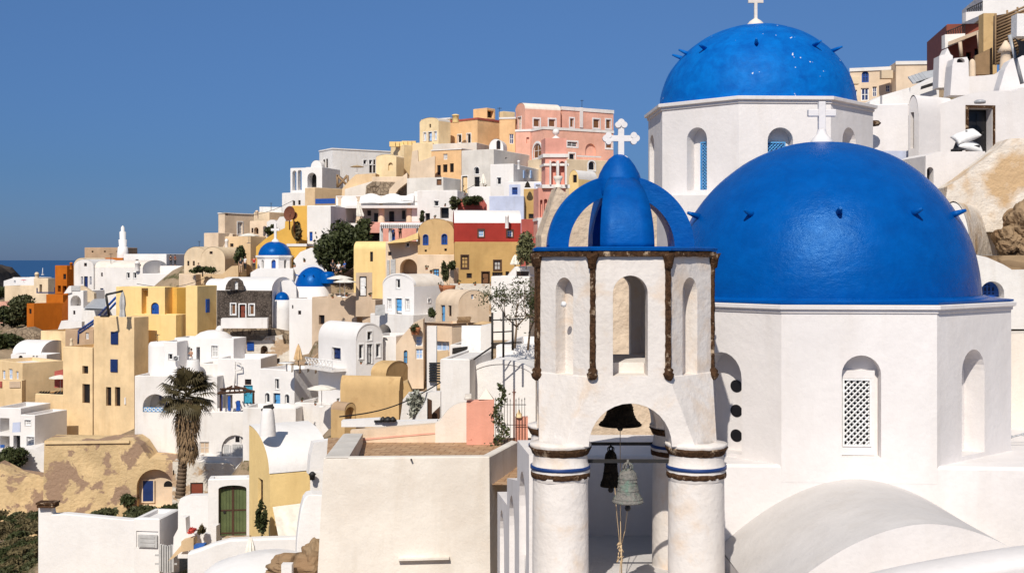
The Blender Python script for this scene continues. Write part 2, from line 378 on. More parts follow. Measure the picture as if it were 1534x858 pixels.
def H(label, mat, D, beta, xl, xc, xr, yt, yb, roof='flat', feats=(), name='house', cat='house', dep=6., wid=6., ya=None, ext=6, roofmat=None,
      group=None, par=.35, ground=True, trim=None, rim=None, over=0, bev=.05, tmat=None):
    """a house with its near upright edge at xc, one wall running off to xl, the other to xr"""
    cx = gx(xc); Cv = W(cx, 0, D); C = Vector((Cv.x, Cv.y, 0)); k = (cx - PX) / F
    if beta is None: beta = math.degrees(math.atan(k)) - 1.5
    b = R_(beta); uL = Vector((-math.cos(b), math.sin(b), 0)); uR = Vector((math.sin(b), math.cos(b), 0)); nL = -uR; nR = -uL
    fL, fR = Face(C, uL, nL), Face(C, uR, nR)
    WL = fL.a_of(gx(xl)) if xl is not None else wid
    WR = fR.a_of(gx(xr)) if xr is not None else dep
    if WL <= 0.1 or WL > 90: print('BAD L', label, WL); WL = 6
    if WR <= 0.1 or WR > 60: print('BAD R', label, WR); WR = 8
    z1 = (PY - gy(yt)) / F * D; zb = (PY - gy(yb)) / F * D; z0 = zb - ext
    root = thing(name, label, cat, C + uL * WL / 2 + uR * WR / 2 + Vector((0, 0, zb)), group)
    fL2 = Face(C + uR * WR, uL, uR); fR2 = Face(C + uL * WL, uR, uL)
    wall = MB(); hol = dict(L=[], R=[], L2=[], R2=[])
    for ft in feats:
        kd, x0, y0, x1, y1 = ft[:5]; col = ft[5] if len(ft) > 5 else None; opt = ft[6] if len(ft) > 6 else {}
        f, key, Wd = (fL, 'L', WL) if kd[0] == 'L' else (fR, 'R', WR)
        a0, a1, q0, q1 = f.rect(x0, y0, x1, y1)
        a0 = max(a0, .06); a1 = min(a1, Wd - .06); q0 = max(q0, z0 + .1)
        if a1 - a0 < .05 or q1 - q0 < .05: print('feature off wall', label, ft[:5], round(a0, 2), round(a1, 2), round(Wd, 2)); continue
        if roof == 'flat' and kd[1] not in 'bs' and q1 > z1 - .1: q1 = z1 - .1
        feature(root, wall, f, kd[1], a0, a1, q0, q1, col, opt, hol[key], hol[key + '2'], WR if key == 'L' else WL)
    rise = 0
    if roof == 'qL':
        rise = (PY - gy(ya)) / F * (fL.o.y + fL.u.y * WL) - z1
    if roof in ('vL', 'vR'):
        f = fL if roof == 'vL' else fR; mid = (WL if roof == 'vL' else WR) / 2
        rise = (PY - gy(ya)) / F * (f.o.y + f.u.y * mid) - z1
        if rise < .1: print('low vault', label, rise); rise = .3
    qa = [(WL * (1 - math.cos(math.pi / 2 * i / 12)), z1 + rise * math.sin(math.pi / 2 * i / 12)) for i in range(12, -1, -1)]
    def outl(Wd, vault, key=''):
        if roof == 'qL' and key in ('L', 'L2'): return [(0, z0), (WL, z0)] + qa
        if roof == 'qL' and key == 'R2': return [(0, z0), (Wd, z0), (Wd, z1 + rise), (0, z1 + rise)]
        return [(0, z0), (Wd, z0)] + (arc_pts(0, Wd, z1, rise, 18) if vault else [(Wd, z1), (0, z1)])
    for f, key, Wd in ((fL, 'L', WL), (fR, 'R', WR), (fL2, 'L2', WL), (fR2, 'R2', WR)):
        loops = [outl(Wd, roof == 'v' + key[0], key)] + hol[key]
        flat, tri = tess(loops); wall.add([f.pt(*p) for p in flat], tri)
    rm = roofmat or mat
    rf = MB()
    if roof == 'flat':
        def ring(t): return [C + uL * x + uR * y for x, y in ((t, t), (WL - t, t), (WL - t, WR - t), (t, WR - t))]
        t2 = min(.28, WL / 4, WR / 4); r0, r1, r2 = ring(0), ring(.06 if t2 > .1 else .01), ring(t2)
        zz = Vector((0, 0, 1))
        for i in range(4):
            j = (i + 1) % 4
            wall.quad(r0[i] + zz * z1, r0[j] + zz * z1, r1[j] + zz * (z1 + .05), r1[i] + zz * (z1 + .05))
            wall.quad(r1[i] + zz * (z1 + .05), r1[j] + zz * (z1 + .05), r2[j] + zz * (z1 + .05), r2[i] + zz * (z1 + .05))
            wall.quad(r2[i] + zz * (z1 + .05), r2[j] + zz * (z1 + .05), r2[j] + zz * (z1 - par), r2[i] + zz * (z1 - par))
        rf.quad(*[p + zz * (z1 - par) for p in r2]); rf.build('roof', rm, root)
        if trim:
            tb = MB(); th = trim
            for f, Wd in ((fL, WL), (fR, WR)): tb.box(f.pt(Wd / 2 - .02, z1 - th / 2 + .06, .05), f.u * (Wd / 2 + .07), f.n * .05, (0, 0, th / 2))
            tb.build('cornice', tmat or 'white', root)
    elif roof == 'qL':
        n = len(qa); rf.add([fL.pt(a, z + .03, .03) for a, z in qa] + [fL2.pt(a, z + .03) for a, z in qa], [(i, i + 1, n + i + 1, n + i) for i in range(n - 1)], 0, True)
        rf.build('roof', rm, root)
    elif roof in ('vL', 'vR'):
        f, f2, Wd = (fL, fL2, WL) if roof == 'vL' else (fR, fR2, WR)
        pa = arc_pts(0, Wd, z1, rise, 18); n = len(pa)
        th = .04
        pts = [f.pt(a, z + th * (z - z1) / max(rise, .1), .03) for a, z in pa] + [f2.pt(a, z + th * (z - z1) / max(rise, .1), .0) for a, z in pa]
        rf.add(pts, [(i, i + 1, n + i + 1, n + i) for i in range(n - 1)], 0, True)
        rf.build('roof', rm, root)
        if rim:                                         # raised lip round the gable
            rb = MB(); lo = [(a + (a - Wd / 2) * .0, z) for a, z in pa]
            for i in range(n - 1):
                (a, z), (a2, z2) = pa[i], pa[i + 1]
                rb.quad(f.pt(a, z + rim, .05), f.pt(a2, z2 + rim, .05), f.pt(a2, z2 - .02, .05), f.pt(a, z - .02, .05))
                rb.quad(f.pt(a, z + rim, .05), f.pt(a2, z2 + rim, .05), f.pt(a2, z2 + rim, -.3), f.pt(a, z + rim, -.3))
                rb.quad(f.pt(a, z + rim, -.3), f.pt(a2, z2 + rim, -.3), f.pt(a2, z2, -.3), f.pt(a, z, -.3))
            rb.build('gable_rim', mat, root)
    wall.build('wall', mat, root)
    if ground:
        for i in (0, .5, 1):
            for j in (0, .5, 1): p = C + uL * WL * i + uR * WR * j; GROUND.append((p.x, p.y, zb - .15))
    root['_'] = 0; del root['_']
    H.last = dict(root=root, fL=fL, fR=fR, C=C, uL=uL, uR=uR, WL=WL, WR=WR, z1=z1, zb=zb, rise=rise)
    return root
def add_to(root, name, mat, fn, **kw):
    mb = MB(); fn(mb); return mb.build(name, mat, root, **kw)

def P(label, mat, D, beta, pts, th=.5, feats=(), name='wall', cat='wall', ground=False, ext=None, group=None, root=None, part='wall', bevel=0):
    """an upright slab: outline drawn in the current crop, D its distance at the first corner, beta its turn (positive: right end farther)"""
    b = R_(beta); o = Q(pts[0][0], 0, D); f = Face((o.x, o.y, 0), (math.cos(b), math.sin(b), 0), (math.sin(b), -math.cos(b), 0))
    l = []
    for x, y in pts:
        a = f.a_of(gx(x)); l.append((a, (PY - gy(y)) / F * (f.o.y + f.u.y * a)))
    zm = min(p[1] for p in l)
    if ext is None: ext = 2 if ground else 0
    if ext: l = [(a, z - ext if z < zm + .6 else z) for a, z in l]
    new = root is None
    zl = min(p[1] for p in l); 
    if new and feats: root = thing(name, label, cat, f.pt((min(p[0] for p in l) + max(p[0] for p in l)) / 2, zm), group)
    mb = MB(); hol = []; back = []
    for ft in feats:
        kd, x0, y0, x1, y1 = ft[:5]; a0, a1, q0, q1 = f.rect(x0, y0, x1, y1)
        feature(root, mb, f, kd[1], a0, a1, q0, q1, ft[5] if len(ft) > 5 else None, ft[6] if len(ft) > 6 else {}, hol, back, th)
    flat, tri = tess([l] + hol); mb.add([f.pt(*p) for p in flat], tri)
    flat, tri = tess([l] + back); mb.add([f.pt(*p, -th) for p in flat], tri)
    strip(mb, f, l, 0, l, -th)
    if ground:
        for a, z in l:
            if z < zm + .6 - ext: p = f.pt(a, zm - .15); GROUND.append((p.x, p.y, p.z))
    if root is not None: o = mb.build(part, mat, root, bevel=bevel)
    else: o = mb.build(name, mat, None, loc=f.pt((l[0][0] + l[1][0]) / 2, zm), bevel=bevel); tag(o, label, cat, group)
    P.f = f
    return root or o

def PXM(x, D): return x * RT[2] * D / F                   # study pixels to metres at a distance
# ================================================================== the near churches
def octo(Xc, Yc, R, a0): return [Vector((Xc + R * math.sin(R_(a0 + 45 * k)), Yc - R * math.cos(R_(a0 + 45 * k)), 0)) for k in range(8)]
def octoface(v, k):
    a, b = v[k % 8], v[(k + 1) % 8]; u = (b - a).normalized(); return Face(a, u, (u.y, -u.x, 0)), (b - a).length
def lattice(f, a0, a1, z0, z1, off, mat, root, step=.11, w=.016, frame=.05, arched=False, dark='dark'):
    mb = MB()
    for x0, x1, y0, y1 in ((a0 - frame, a0, z0 - frame, z1 + frame), (a1, a1 + frame, z0 - frame, z1 + frame), (a0, a1, z0 - frame, z0), (a0, a1, z1, z1 + frame)): barz(mb, f, x0, x1, y0, y1, off + .01, .03)
    o = mb.build('lattice_window', mat, root); lt = MB()
    Wd, Hh = a1 - a0, z1 - z0
    for sgn in (1, -1):
        c = -Hh
        while c < Wd:
            p = []                                     # clip a slanted slat to the panel
            x0, x1 = max(0, c), min(Wd, c + Hh)
            if x1 - x0 > .01:
                if sgn > 0: p = [(a0 + x0, z0 + x0 - c), (a0 + x1, z0 + x1 - c)]
                else: p = [(a0 + x0, z1 - (x0 - c)), (a0 + x1, z1 - (x1 - c))]
                lt.bar(f.pt(*p[0], off + .01 * sgn), f.pt(*p[1], off + .01 * sgn), w, 4, sm=False)
            c += step
    lt.build('lattice', mat, o); pn = MB(); fill(pn, f, [(a0, z0), (a1, z0), (a1, z1), (a0, z1)], off - .06); pn.build('dark_interior', dark, o)
def plain_cross(mb, c, w, h, t, d):
    c = Vector(c); mb.box(c + Vector((0, 0, h / 2)), (t, 0, 0), (0, d, 0), (0, 0, h / 2))
    for s in (-1, 1): mb.box(c + Vector((s * (w / 4 + t / 2), 0, h * .66)), (w / 4 - t / 2, 0, 0), (0, d, 0), (0, 0, t))
def spout(root, c, R, Hh, az, el, mat, ln=.3):
    n = Vector((math.cos(R_(el)) * math.sin(R_(az)), -math.cos(R_(el)) * math.cos(R_(az)), math.sin(R_(el))))
    p = Vector((c[0] + R * n.x, c[1] + R * n.y, c[2] + Hh * n.z)); d = Vector((n.x, n.y, .28)).normalized()
    mb = MB(); mb.bar(p - d * .06, p + d * ln * .5, .075, 8, r2=.055); mb.bar(p + d * ln * .5, p + d * ln, .055, 8, r2=.03); mb.build('spout', mat, root)
def drum(root, v, z0, z1, mat, holes, name='drum', corn=.12, lip=.09):
    mb = MB(); c = sum(v, Vector()) / 8
    for k in range(8):
        f, L = octoface(v, k); hs = []
        for (kk, x0, y0, x1, y1, d) in holes:
            if kk == k:
                a0, a1, q0, q1 = f.rect(x0, y0, x1, y1); l = loop_of(a0, a1, q0, q1, True); hs.append(l)
                strip(mb, f, l, 0, l, -d); fill(mb, f, l, -d)
        flat, tri = tess([[(0, z0), (L, z0), (L, z1), (0, z1)]] + hs); mb.add([f.pt(*p) for p in flat], tri)
    mb.build(name, mat, root)
    cb = MB()                                           # moulded cornice running round the octagon
    prof = [(0.0, z1 - corn * 1.4), (lip * .35, z1 - corn * 1.25), (lip * .35, z1 - corn * .8), (lip, z1 - corn * .65), (lip * 1.05, z1 - corn * .1), (lip * .8, z1), (-.5, z1 + .02)]
    R = (v[0] - c).length
    rings = [[c + (p - c) * ((R + r * 1.08) / R) + Vector((0, 0, z)) for p in v] for r, z in prof]
    for a, b in zip(rings, rings[1:]):
        for k in range(8): j = (k + 1) % 8; cb.quad(a[k], a[j], b[j], b[k])
    cb.build('cornice', mat, root)
def dome(root, c, R, Hh, mat, squash=1.0, n=96, wob=.012):
    mb = MB(); pr = []
    for i in range(33): t = math.pi / 2 * i / 32; pr.append((max(.001, R * math.cos(t) ** squash), Hh * math.sin(t)))
    mb.lathe(c, pr, n)
    for p in mb.v:                                      # hand-plastered unevenness
        d = noise.noise(Vector((p.x * .55, p.y * .55, p.z * .55))) * wob * 2 + noise.noise(p * 1.7) * wob * .7
        q = p - Vector(c); p += q.normalized() * d
    return mb.build('dome', mat, root)
region('P0')
# ---- the large near church
XC, YC, RD, A0 = 6.75, 26.0, 3.75, -26.5
ch = thing('church', 'large white church with the nearest big blue dome and a white lattice window', 'church', (XC, YC, -8))
v = octo(XC, YC, RD, A0); ZD = -.86
drum(ch, v, -4.2, ZD, 'churchwhite', [(0, 1261, 532, 1320, 685, .3), (1, 1441, 523, 1475, 680, .42), (7, 1052, 527, 1111, 676, .4)])
f0, L0 = octoface(v, 0)
a0, a1, q0, q1 = f0.rect(1268, 571, 1306, 668)
fr = MB(); fa0, fa1, fz0, fz1 = f0.rect(1262, 556, 1314, 684)
for x0, x1, y0, y1 in ((fa0, a0 - .04, fz0, fz1), (a1 + .04, fa1, fz0, fz1), (a0 - .04, a1 + .04, q1 + .04, fz1), (a0 - .04, a1 + .04, fz0, q0 - .04)): barz(fr, f0, x0, x1, y0, y1, -.25, .05)
fr.build('window_frame', 'churchwhite', ch)
lattice(f0, a0, a1, q0, q1, -.22, 'whitepaint', ch, .115, .017, .035)
f7, L7 = octoface(v, 7); 
for y in (578, 615, 652):
    vb = MB()
    f8 = Face(f7.o - f7.n * .39, f7.u, f7.n); a = f8.a_of(1103); d = f8.o.y + f8.u.y * a; z = (PY - y) / F * d
    fill(vb, f7, [(a + .15 * math.cos(w * math.pi / 10), z + .125 * math.sin(w * math.pi / 10)) for w in range(20)], -.392); vb.build('round_vent', 'dark', ch)
sk = MB(); sk.lathe((XC, YC, 0), [(3.36, ZD - .01), (3.38, ZD + .05), (3.32, ZD + .09), (3.21, ZD + .12)], 96)
rings = [[Vector((XC, YC, 0)) + (p - Vector((XC, YC, 0))) * k_ + Vector((0, 0, z)) for p in v] for k_, z in ((1.012, ZD + .012), (1.014, ZD + .05), (.9, ZD + .075))]
for a, b in zip(rings, rings[1:]):
    for k in range(8): j = (k + 1) % 8; sk.quad(a[k], a[j], b[j], b[k])
sk.build('dome_skirt', 'domeblue', ch)
DC = (XC - .04, YC, ZD + .06)
dome(ch, DC, 3.23, 3.32, 'domeblue', .97)
for az in (-80, -44, -8, 24, 53, 95, 140, -130): spout(ch, DC, 3.21, 3.28, az, 31, 'domeblue')
cr = MB(); tz = DC[2] + 3.3
cr.lathe((XC - .05, YC, tz), [(.25, -.06), (.23, .06), (.17, .13), (.11, .2), (.09, .3)], 20); plain_cross(cr, (XC - .05, YC, tz + .18), .60, .72, .075, .07); cr.build('cross', 'churchwhite', ch, bevel=.015)
n0 = Vector((math.sin(R_(-4)), -math.cos(R_(-4)), 0)); u0 = Vector((-n0.y, n0.x, 0)); AP = RD * math.cos(R_(22.5)); cc = Vector((XC, YC, 0))
bs = MB()
bs.box(cc + Vector((0, 0, -6.9)) + u0 * 2.2, u0 * (AP + 2.2), n0 * (AP - .004), (0, 0, 3.03)); bs.build('nave_wall', 'churchwhite', ch, bevel=.06)
# curved fillet where the drum meets the front wall, and the barrel vault coming forward
fb = MB(); va, vbk = [], []
for i in range(41):
    t = -1 + 2 * i / 40; x = 2.55 * t; z = -4.16 - 1.32 * (abs(t) ** 1.85); va.append((x, z))
pc = cc + n0 * AP; e0 = Vector((6.5, 0, 0))
near = Vector((6.56, 18.9, 0)); far = Vector((6.47, pc.y + .25, 0))
def arcline(o, s=1.0): return [Vector((o.x + x * s, o.y, z)) for x, z in va]
A_, B_ = arcline(far), arcline(near)
M_ = [[a.lerp(b, t) + Vector((0, 0, .05 * (1 - t) ** 3 if t < .5 else 0)) for a, b in zip(A_, B_)] for t in (0, .05, .12, .25, .5, .75, .97, 1)]
for r0, r1 in zip(M_, M_[1:]):
    for i in range(40): fb.quad(r0[i], r0[i + 1], r1[i + 1], r1[i], 0, True)
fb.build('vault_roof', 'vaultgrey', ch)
gb = MB(); gb.add([Vector((p.x, 18.9, p.z)) for p in B_] + [Vector((B_[-1].x, 18.9, -9)), Vector((B_[0].x, 18.9, -9))], [tuple(range(43))])
for s_ in (0, 40): gb.quad(B_[s_], Vector((B_[s_].x, B_[s_].y, -9)), Vector((A_[s_].x, A_[s_].y, -9)), A_[s_])
gb.build('vault_wall', 'churchwhite', ch)
# rounded coping along the foreground roof, bottom right
fg = MB(); pr = []
for i in range(30):
    t = i / 29; x = 3.5 + 7.6 * t; y = 15.6 + .4 * math.sin(t * 3); z = -4.62 + .95 * min(1, t * 1.5) ** .55
    pr.append([Vector((x, y + r * math.cos(w) * 1.3 + (0 if w else 0), z + (r * .5 * math.sin(w)) - .12)) for r in (.30,) for w in [math.pi * (1.05 - .1 * j) for j in range(12)]])
for r0, r1 in zip(pr, pr[1:]):
    for i in range(11): fg.quad(r0[i], r0[i + 1], r1[i + 1], r1[i], 0, True)
    fg.quad(r0[0], r1[0], r1[0] - Vector((0, 0, 4)), r0[0] - Vector((0, 0, 4))); fg.quad(r0[11], r1[11], r1[11] - Vector((0, 0, 4)), r0[11] - Vector((0, 0, 4)))
o = fg.build('parapet_wall', 'churchwhite', None, loc=(6.5, 15.6, -6)); tag(o, 'low rounded white parapet in the bottom right corner, in front of the church vault', 'parapet')

# ---- the church behind it
X2, Y2, R2, B0 = 8.16, 40.0, 3.7, -20
c2 = thing('church', 'white church behind, its paler blue dome chipped, with blue lattice windows', 'church', (X2, Y2, -3))
v2 = octo(X2, Y2, R2, B0 - 45)
drum(c2, v2, 1.9, 4.95, 'churchwhite', [(0, 1029, 191, 1059, 285, .42), (1, 1150, 191, 1188, 285, .42), (2, 1262, 191, 1282, 285, .42), (7, 973, 202, 980, 290, .42)], lip=.13, corn=.16)
for k, x0, x1 in ((0, 1041, 1058), (1, 1152, 1181)):
    f, L = octoface(v2, k); a0, a1, q0, q1 = f.rect(x0, 213, x1, 284); lattice(f, a0 + .04, a1 - .04, q0, q1, -.33, 'sky_blue', c2, .10, .016, .035, dark='navy')
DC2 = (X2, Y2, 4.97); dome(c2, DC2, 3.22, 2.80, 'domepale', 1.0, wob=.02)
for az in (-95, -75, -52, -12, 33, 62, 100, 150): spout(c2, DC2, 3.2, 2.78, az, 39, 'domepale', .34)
cr = MB(); cr.lathe((X2 - .05, Y2, 7.70), [(.31, 0), (.30, .08), (.2, .2), (.1, .27), (.05, .3)], 20); plain_cross(cr, (X2 - .05, Y2, 7.9), .5, 1.0, .05, .05); cr.build('cross', 'warm', c2)
bs = MB(); n0 = Vector((math.sin(R_(2.5)), -math.cos(R_(2.5)), 0)); u0 = Vector((-n0.y, n0.x, 0))
bs.box(Vector((X2, Y2, -2.0)), u0 * 3.50, n0 * 3.50, (0, 0, 3.98)); bs.build('lower_wall', 'churchwhite', c2, bevel=.05)

# ---- rough, unpainted gabled wall standing behind the bell tower
P('rough beige unpainted gable behind the bell tower, its left edge sloping', 'roughbeige', 31, 6, [(811, 700), (811, 352), (836, 280), (862, 300), (984, 308), (984, 700)], 1.2, name='gable_wall', cat='wall')
o = MB(); p_ = W(836, 281, 31.3); o.lathe(p_, [(.12, 0), (.1, .06), (.05, .1), (.1, .2), (.13, .28), (.1, .3), (.04, .3)], 14); o = o.build('urn', 'warm', None, loc=p_); tag(o, 'small pale urn standing on the peak of the rough beige gable', 'urn')

# ================================================================== bell tower
TX, TY = 1.97, 21.5
bt = thing('bell_tower', 'white octagonal bell tower with open blue ribbed dome on four round columns', 'bell tower', (TX, TY, -6))
RT8 = 1.635; AP8 = RT8 * math.cos(R_(22.5)); HW = RT8 * math.sin(R_(22.5))
ZT, ZM, ZB = .135, -2.07, -3.12                       # top of the belfry, foot of the windows' stage, top of the columns
def boolean(mb, cutters):
    o = mb.build('tmp', 'white', None); 
    for c in cutters:
        co = c.build('tmpc', 'white', None); md = o.modifiers.new('b', 'BOOLEAN'); md.object = co; md.operation = 'DIFFERENCE'; md.solver = 'EXACT'
    dg = bpy.context.evaluated_depsgraph_get(); dg.update(); me = bpy.data.meshes.new_from_object(o.evaluated_get(dg))
    for c in [md.object for md in o.modifiers]: bpy.data.objects.remove(c)
    bpy.data.objects.remove(o); return me
def solid(loops):
    mb = MB(); n = len(loops[0])
    for a, b in zip(loops, loops[1:]):
        for i in range(n): j = (i + 1) % n; mb.quad(a[i], a[j], b[j], b[i])
    mb.add(loops[0], [tuple(range(n - 1, -1, -1))]); mb.add(loops[-1], [tuple(range(n))]); return mb
def oct8(ap, hw, z): return [Vector((TX + x, TY + y, z)) for x, y in ((-hw, -ap), (hw, -ap), (ap, -hw), (ap, hw), (hw, ap), (-hw, ap), (-ap, hw), (-ap, -hw))]
body = solid([oct8(AP8, 1.08, ZB), oct8(AP8, HW + .02, ZM + .1), oct8(AP8, HW, ZM + .12), oct8(AP8, HW, ZT)])
cut = []
inner = solid([oct8(1.1, .45, ZM + .3), oct8(1.1, .45, ZT - .12)]); cut.append(inner)
def arch_cut(hw, z0, zs, rise, L, ang, off=0):
    prof = [(-hw, z0), (hw, z0)] + arc_pts(-hw, hw, zs, rise, 16); mb = MB(); q = Matrix.Rotation(R_(ang), 3, 'Z'); n = len(prof)
    pts = [q @ Vector((a + off, -L[0], z)) + Vector((TX, TY, 0)) for a, z in prof] + [q @ Vector((a + off, -L[1], z)) + Vector((TX, TY, 0)) for a, z in prof]
    fs = [(i, (i + 1) % n, n + (i + 1) % n, n + i) for i in range(n)] + [tuple(range(n - 1, -1, -1)), tuple(range(n, 2 * n))]
    mb.add(pts, fs); return mb
zs_ = -(440 - 388) / 1800 * 20
wz0, wz1 = -(564 - 388) / 1800 * 19.9, -(440 - 388) / 1800 * 19.9
cut.append(arch_cut(.29, wz0, wz1, .30, (2, .9), 0)); cut.append(arch_cut(.27, wz0, wz1, .27, (2, .9), 180))
cut.append(arch_cut(.27, wz0, wz1, .27, (2, .9), 90)); cut.append(arch_cut(.27, wz0, wz1, .27, (2, .9), -90))
for an in (45, -45, 135, -135): cut.append(arch_cut(.205, wz0 - .02, wz1, .26, (2, AP8 - .26), an, -.02))
zz0, zz1, ri = ZB - .3, ZB + .02, .70
cut.append(arch_cut(.69, zz0, zz1, ri, (2.2, -2.2), 0)); cut.append(arch_cut(.69, zz0, zz1, ri, (2.2, -2.2), 90))
me = boolean(body, cut)
o = bpy.data.objects.new('belfry', me); COL.objects.link(o); o.parent = bt
for vv in me.vertices: vv.co -= Vector((TX, TY, -6))
me.materials.clear(); me.materials.append(M('towerwhite')); b_ = o.modifiers.new('bevel', 'BEVEL'); b_.width = .022; b_.segments = 2; b_.limit_method = 'ANGLE'; b_.angle_limit = R_(40)
# slab, eroded cornice, corner strips with knobs
sl = MB(); 
for a, b in ((oct8(AP8 + .08, (AP8 + .08) * .414, ZT + .005), oct8(AP8 + .09, (AP8 + .09) * .414, ZT + .05)), (oct8(AP8 + .09, (AP8 + .09) * .414, ZT + .05), oct8(AP8 + .02, (AP8 + .02) * .414, ZT + .075))):
    for i in range(8): j = (i + 1) % 8; sl.quad(a[i], a[j], b[j], b[i])
sl.add(oct8(AP8 + .02, (AP8 + .02) * .414, ZT + .075), [tuple(range(8))]); sl.add(oct8(AP8 + .08, (AP8 + .08) * .414, ZT + .005), [tuple(range(7, -1, -1))]); sl.build('slab', 'ribblue', bt)
def jitter(mb, amt, sc_=7):
    for p in mb.v: p += Vector((noise.noise(p * sc_), noise.noise(p * sc_ + Vector((9, 3, 1))), noise.noise(p * sc_ + Vector((1, 7, 5))))) * amt
def rough_strip(p0, p1, wv, dv, n, mb):
    ring = []
    for i in range(n + 1):
        c = p0.lerp(p1, i / n); k = 1 + .18 * noise.noise(Vector((c.x * 5, c.y * 5, c.z * 6)))
        ring.append([c - wv * k - dv, c + wv * k - dv, c + wv * k * .85 + dv * k, c - wv * k * .85 + dv * k])
    for a, b in zip(ring, ring[1:]):
        for i in range(4): j = (i + 1) % 4; mb.quad(a[i], a[j], b[j], b[i])
    mb.add(ring[0], [(3, 2, 1, 0)]); mb.add(ring[-1], [(0, 1, 2, 3)])
cn = MB(); q8 = oct8(AP8 + .025, (AP8 + .025) * .414, ZT - .05)
for i in range(8):
    a, b = q8[i], q8[(i + 1) % 8]; n = 26; d = (b - a).normalized(); nn = Vector((d.y, -d.x, 0)); L = (b - a).length
    rough_strip(a, b, Vector((0, 0, .048)), nn * .042, n, cn)
jitter(cn, .010, 11); cn.build('cornice', 'eroded', bt)
vo = oct8(AP8, HW, 0)
for i in range(8):
    p = vo[i]; r = (p - Vector((TX, TY, 0))).normalized(); tg = Vector((-r.y, r.x, 0)); st = MB()
    foot = -(556 - 388) / 1800 * (p.y - .1)
    rough_strip(p + r * .01 + Vector((0, 0, foot)), p + r * .01 + Vector((0, 0, ZT - .05)), tg * .047, r * .026, 60, st); jitter(st, .009, 15); o = st.build('corner_strip', 'eroded', bt)
    kb = MB(); kb.lathe(p + r * .02 + Vector((0, 0, foot - .16)), [(.001, 0), (.05, .01), (.085, .05), (.10, .10), (.07, .13), (.08, .18), (.05, .21), (.001, .22)], 12)
    jitter(kb, .03); kb.build('knob', 'eroded', o); kb = MB(); kb.lathe(p + r * .02 + Vector((0, 0, ZT - .3)), [(.001, 0), (.06, .02), (.075, .1), (.09, .16), (.125, .26), (.001, .27)], 10); jitter(kb, .03); kb.build('capital', 'eroded', o)
# columns
for i, (sx_, sy_) in enumerate(((-1, -1), (1, -1), (1, 1), (-1, 1))):
    cx_, cy_ = TX + sx_ * 1.15, TY + sy_ * 1.15; cl = MB()
    cl.lathe((cx_, cy_, 0), [(.49, -8), (.48, -6.2), (.472, -4.2), (.468, -3.7)], 40); cl = cl.build('column', 'towerwhite', bt)
    cp = MB(); cp.lathe((cx_, cy_, 0), [(.47, -3.72), (.495, -3.66), (.495, -3.48), (.47, -3.44), (.45, -3.30), (.485, -3.2), (.525, -3.13), (.52, -3.10), (.3, -3.09)], 40); jitter(cp, .012, 5); cp.build('capital', 'towerwhite', cl)
    er = MB(); er.lathe((cx_, cy_, 0), [(.46, -3.685), (.497, -3.67), (.505, -3.63), (.50, -3.58), (.47, -3.57)], 90); er.lathe((cx_, cy_, 0), [(.46, -3.29), (.48, -3.27), (.503, -3.215), (.530, -3.165), (.49, -3.155)], 90); jitter(er, .010, 11); er.build('stone_band', 'eroded', cl)
    sb = MB(); sb.lathe((cx_, cy_, 0), [(.46, -3.535), (.51, -3.53), (.51, -3.475), (.46, -3.47)], 40); sb.build('blue_band', 'bluestripe', cl)
# ribs
def rib(az):
    q = Matrix.Rotation(R_(az), 3, 'Z'); mb = MB(); rings = []
    for i in range(25):
        t = R_(86) * i / 24; hw = .46 * max(.25, math.cos(t) ** .62); ro, ri_ = 1.29, .95
        co, si = math.cos(t), math.sin(t); ring = []
        for (rad, x, bul) in ((ro, -hw, 0), (ro, -hw * .5, .012), (ro, 0, .016), (ro, hw * .5, .012), (ro, hw, 0), (ri_, hw * .88, 0), (ri_, -hw * .88, 0)):
            r2_ = rad + bul; xx = x
            yy = -math.sqrt(max(0, (r2_ * co) ** 2 - (x * .45) ** 2)) if (r2_ * co) > abs(x * .45) else -max(0.02, r2_ * co - .0)
            ring.append(q @ Vector((xx, yy, r2_ * si * 1.0)) + Vector((TX - .05, TY, ZT + .06)))
        rings.append(ring)
    for a, b in zip(rings, rings[1:]):
        for k in range(7): j = (k + 1) % 7; mb.quad(a[k], a[j], b[j], b[k], 0, k < 4)
    mb.add(rings[0], [tuple(range(6, -1, -1))]); mb.add(rings[-1], [tuple(range(7))])
    mb.build('dome_rib', 'ribblue', bt)
for az in (1, 91, 181, 271): rib(az)
cp = MB(); cp.lathe((TX - .05, TY, ZT + .99), [(.001, -.06), (.34, -.05), (.405, .03), (.415, .14), (.40, .26), (.355, .40), (.28, .54), (.19, .66), (.10, .73), (.001, .755)], 40); cp.build('dome_cap', 'ribblue', bt)
# budded cross
cx = MB(); cz = ZT + 1.62; cxx = TX - .02
cx.box((cxx, TY, cz + .33), (.052, 0, 0), (0, .05, 0), (0, 0, .33)); cx.box((cxx, TY, cz + .40), (.22, 0, 0), (0, .046, 0), (0, 0, .052))
DT = [.05]
def disc(mb, x, z, r):
    DT[0] += .0025; k = 16; p = [Vector((cxx + x + r * math.cos(2 * math.pi * i / k), TY + s_ * DT[0], cz + z + r * math.sin(2 * math.pi * i / k))) for s_ in (-1, 1) for i in range(k)]
    mb.add(p, [(i, (i + 1) % k, k + (i + 1) % k, k + i) for i in range(k)] + [tuple(range(k)), tuple(range(2 * k - 1, k - 1, -1))])
for (x, z) in ((-.225, .40), (.225, .40), (0, .64)):
    dx, dz = (1, 0) if x else (0, 1); sg = -1 if x < 0 else 1
    disc(cx, x + dx * sg * .045, z + dz * .045, .062); disc(cx, x + (0 if x else .055) , z + (.055 if x else 0), .055); disc(cx, x - (0 if x else .055), z - (.055 if x else 0), .055)
disc(cx, -.06, .03, .06); disc(cx, .06, .03, .06); cx.build('cross', 'churchwhite', bt, weld=False)
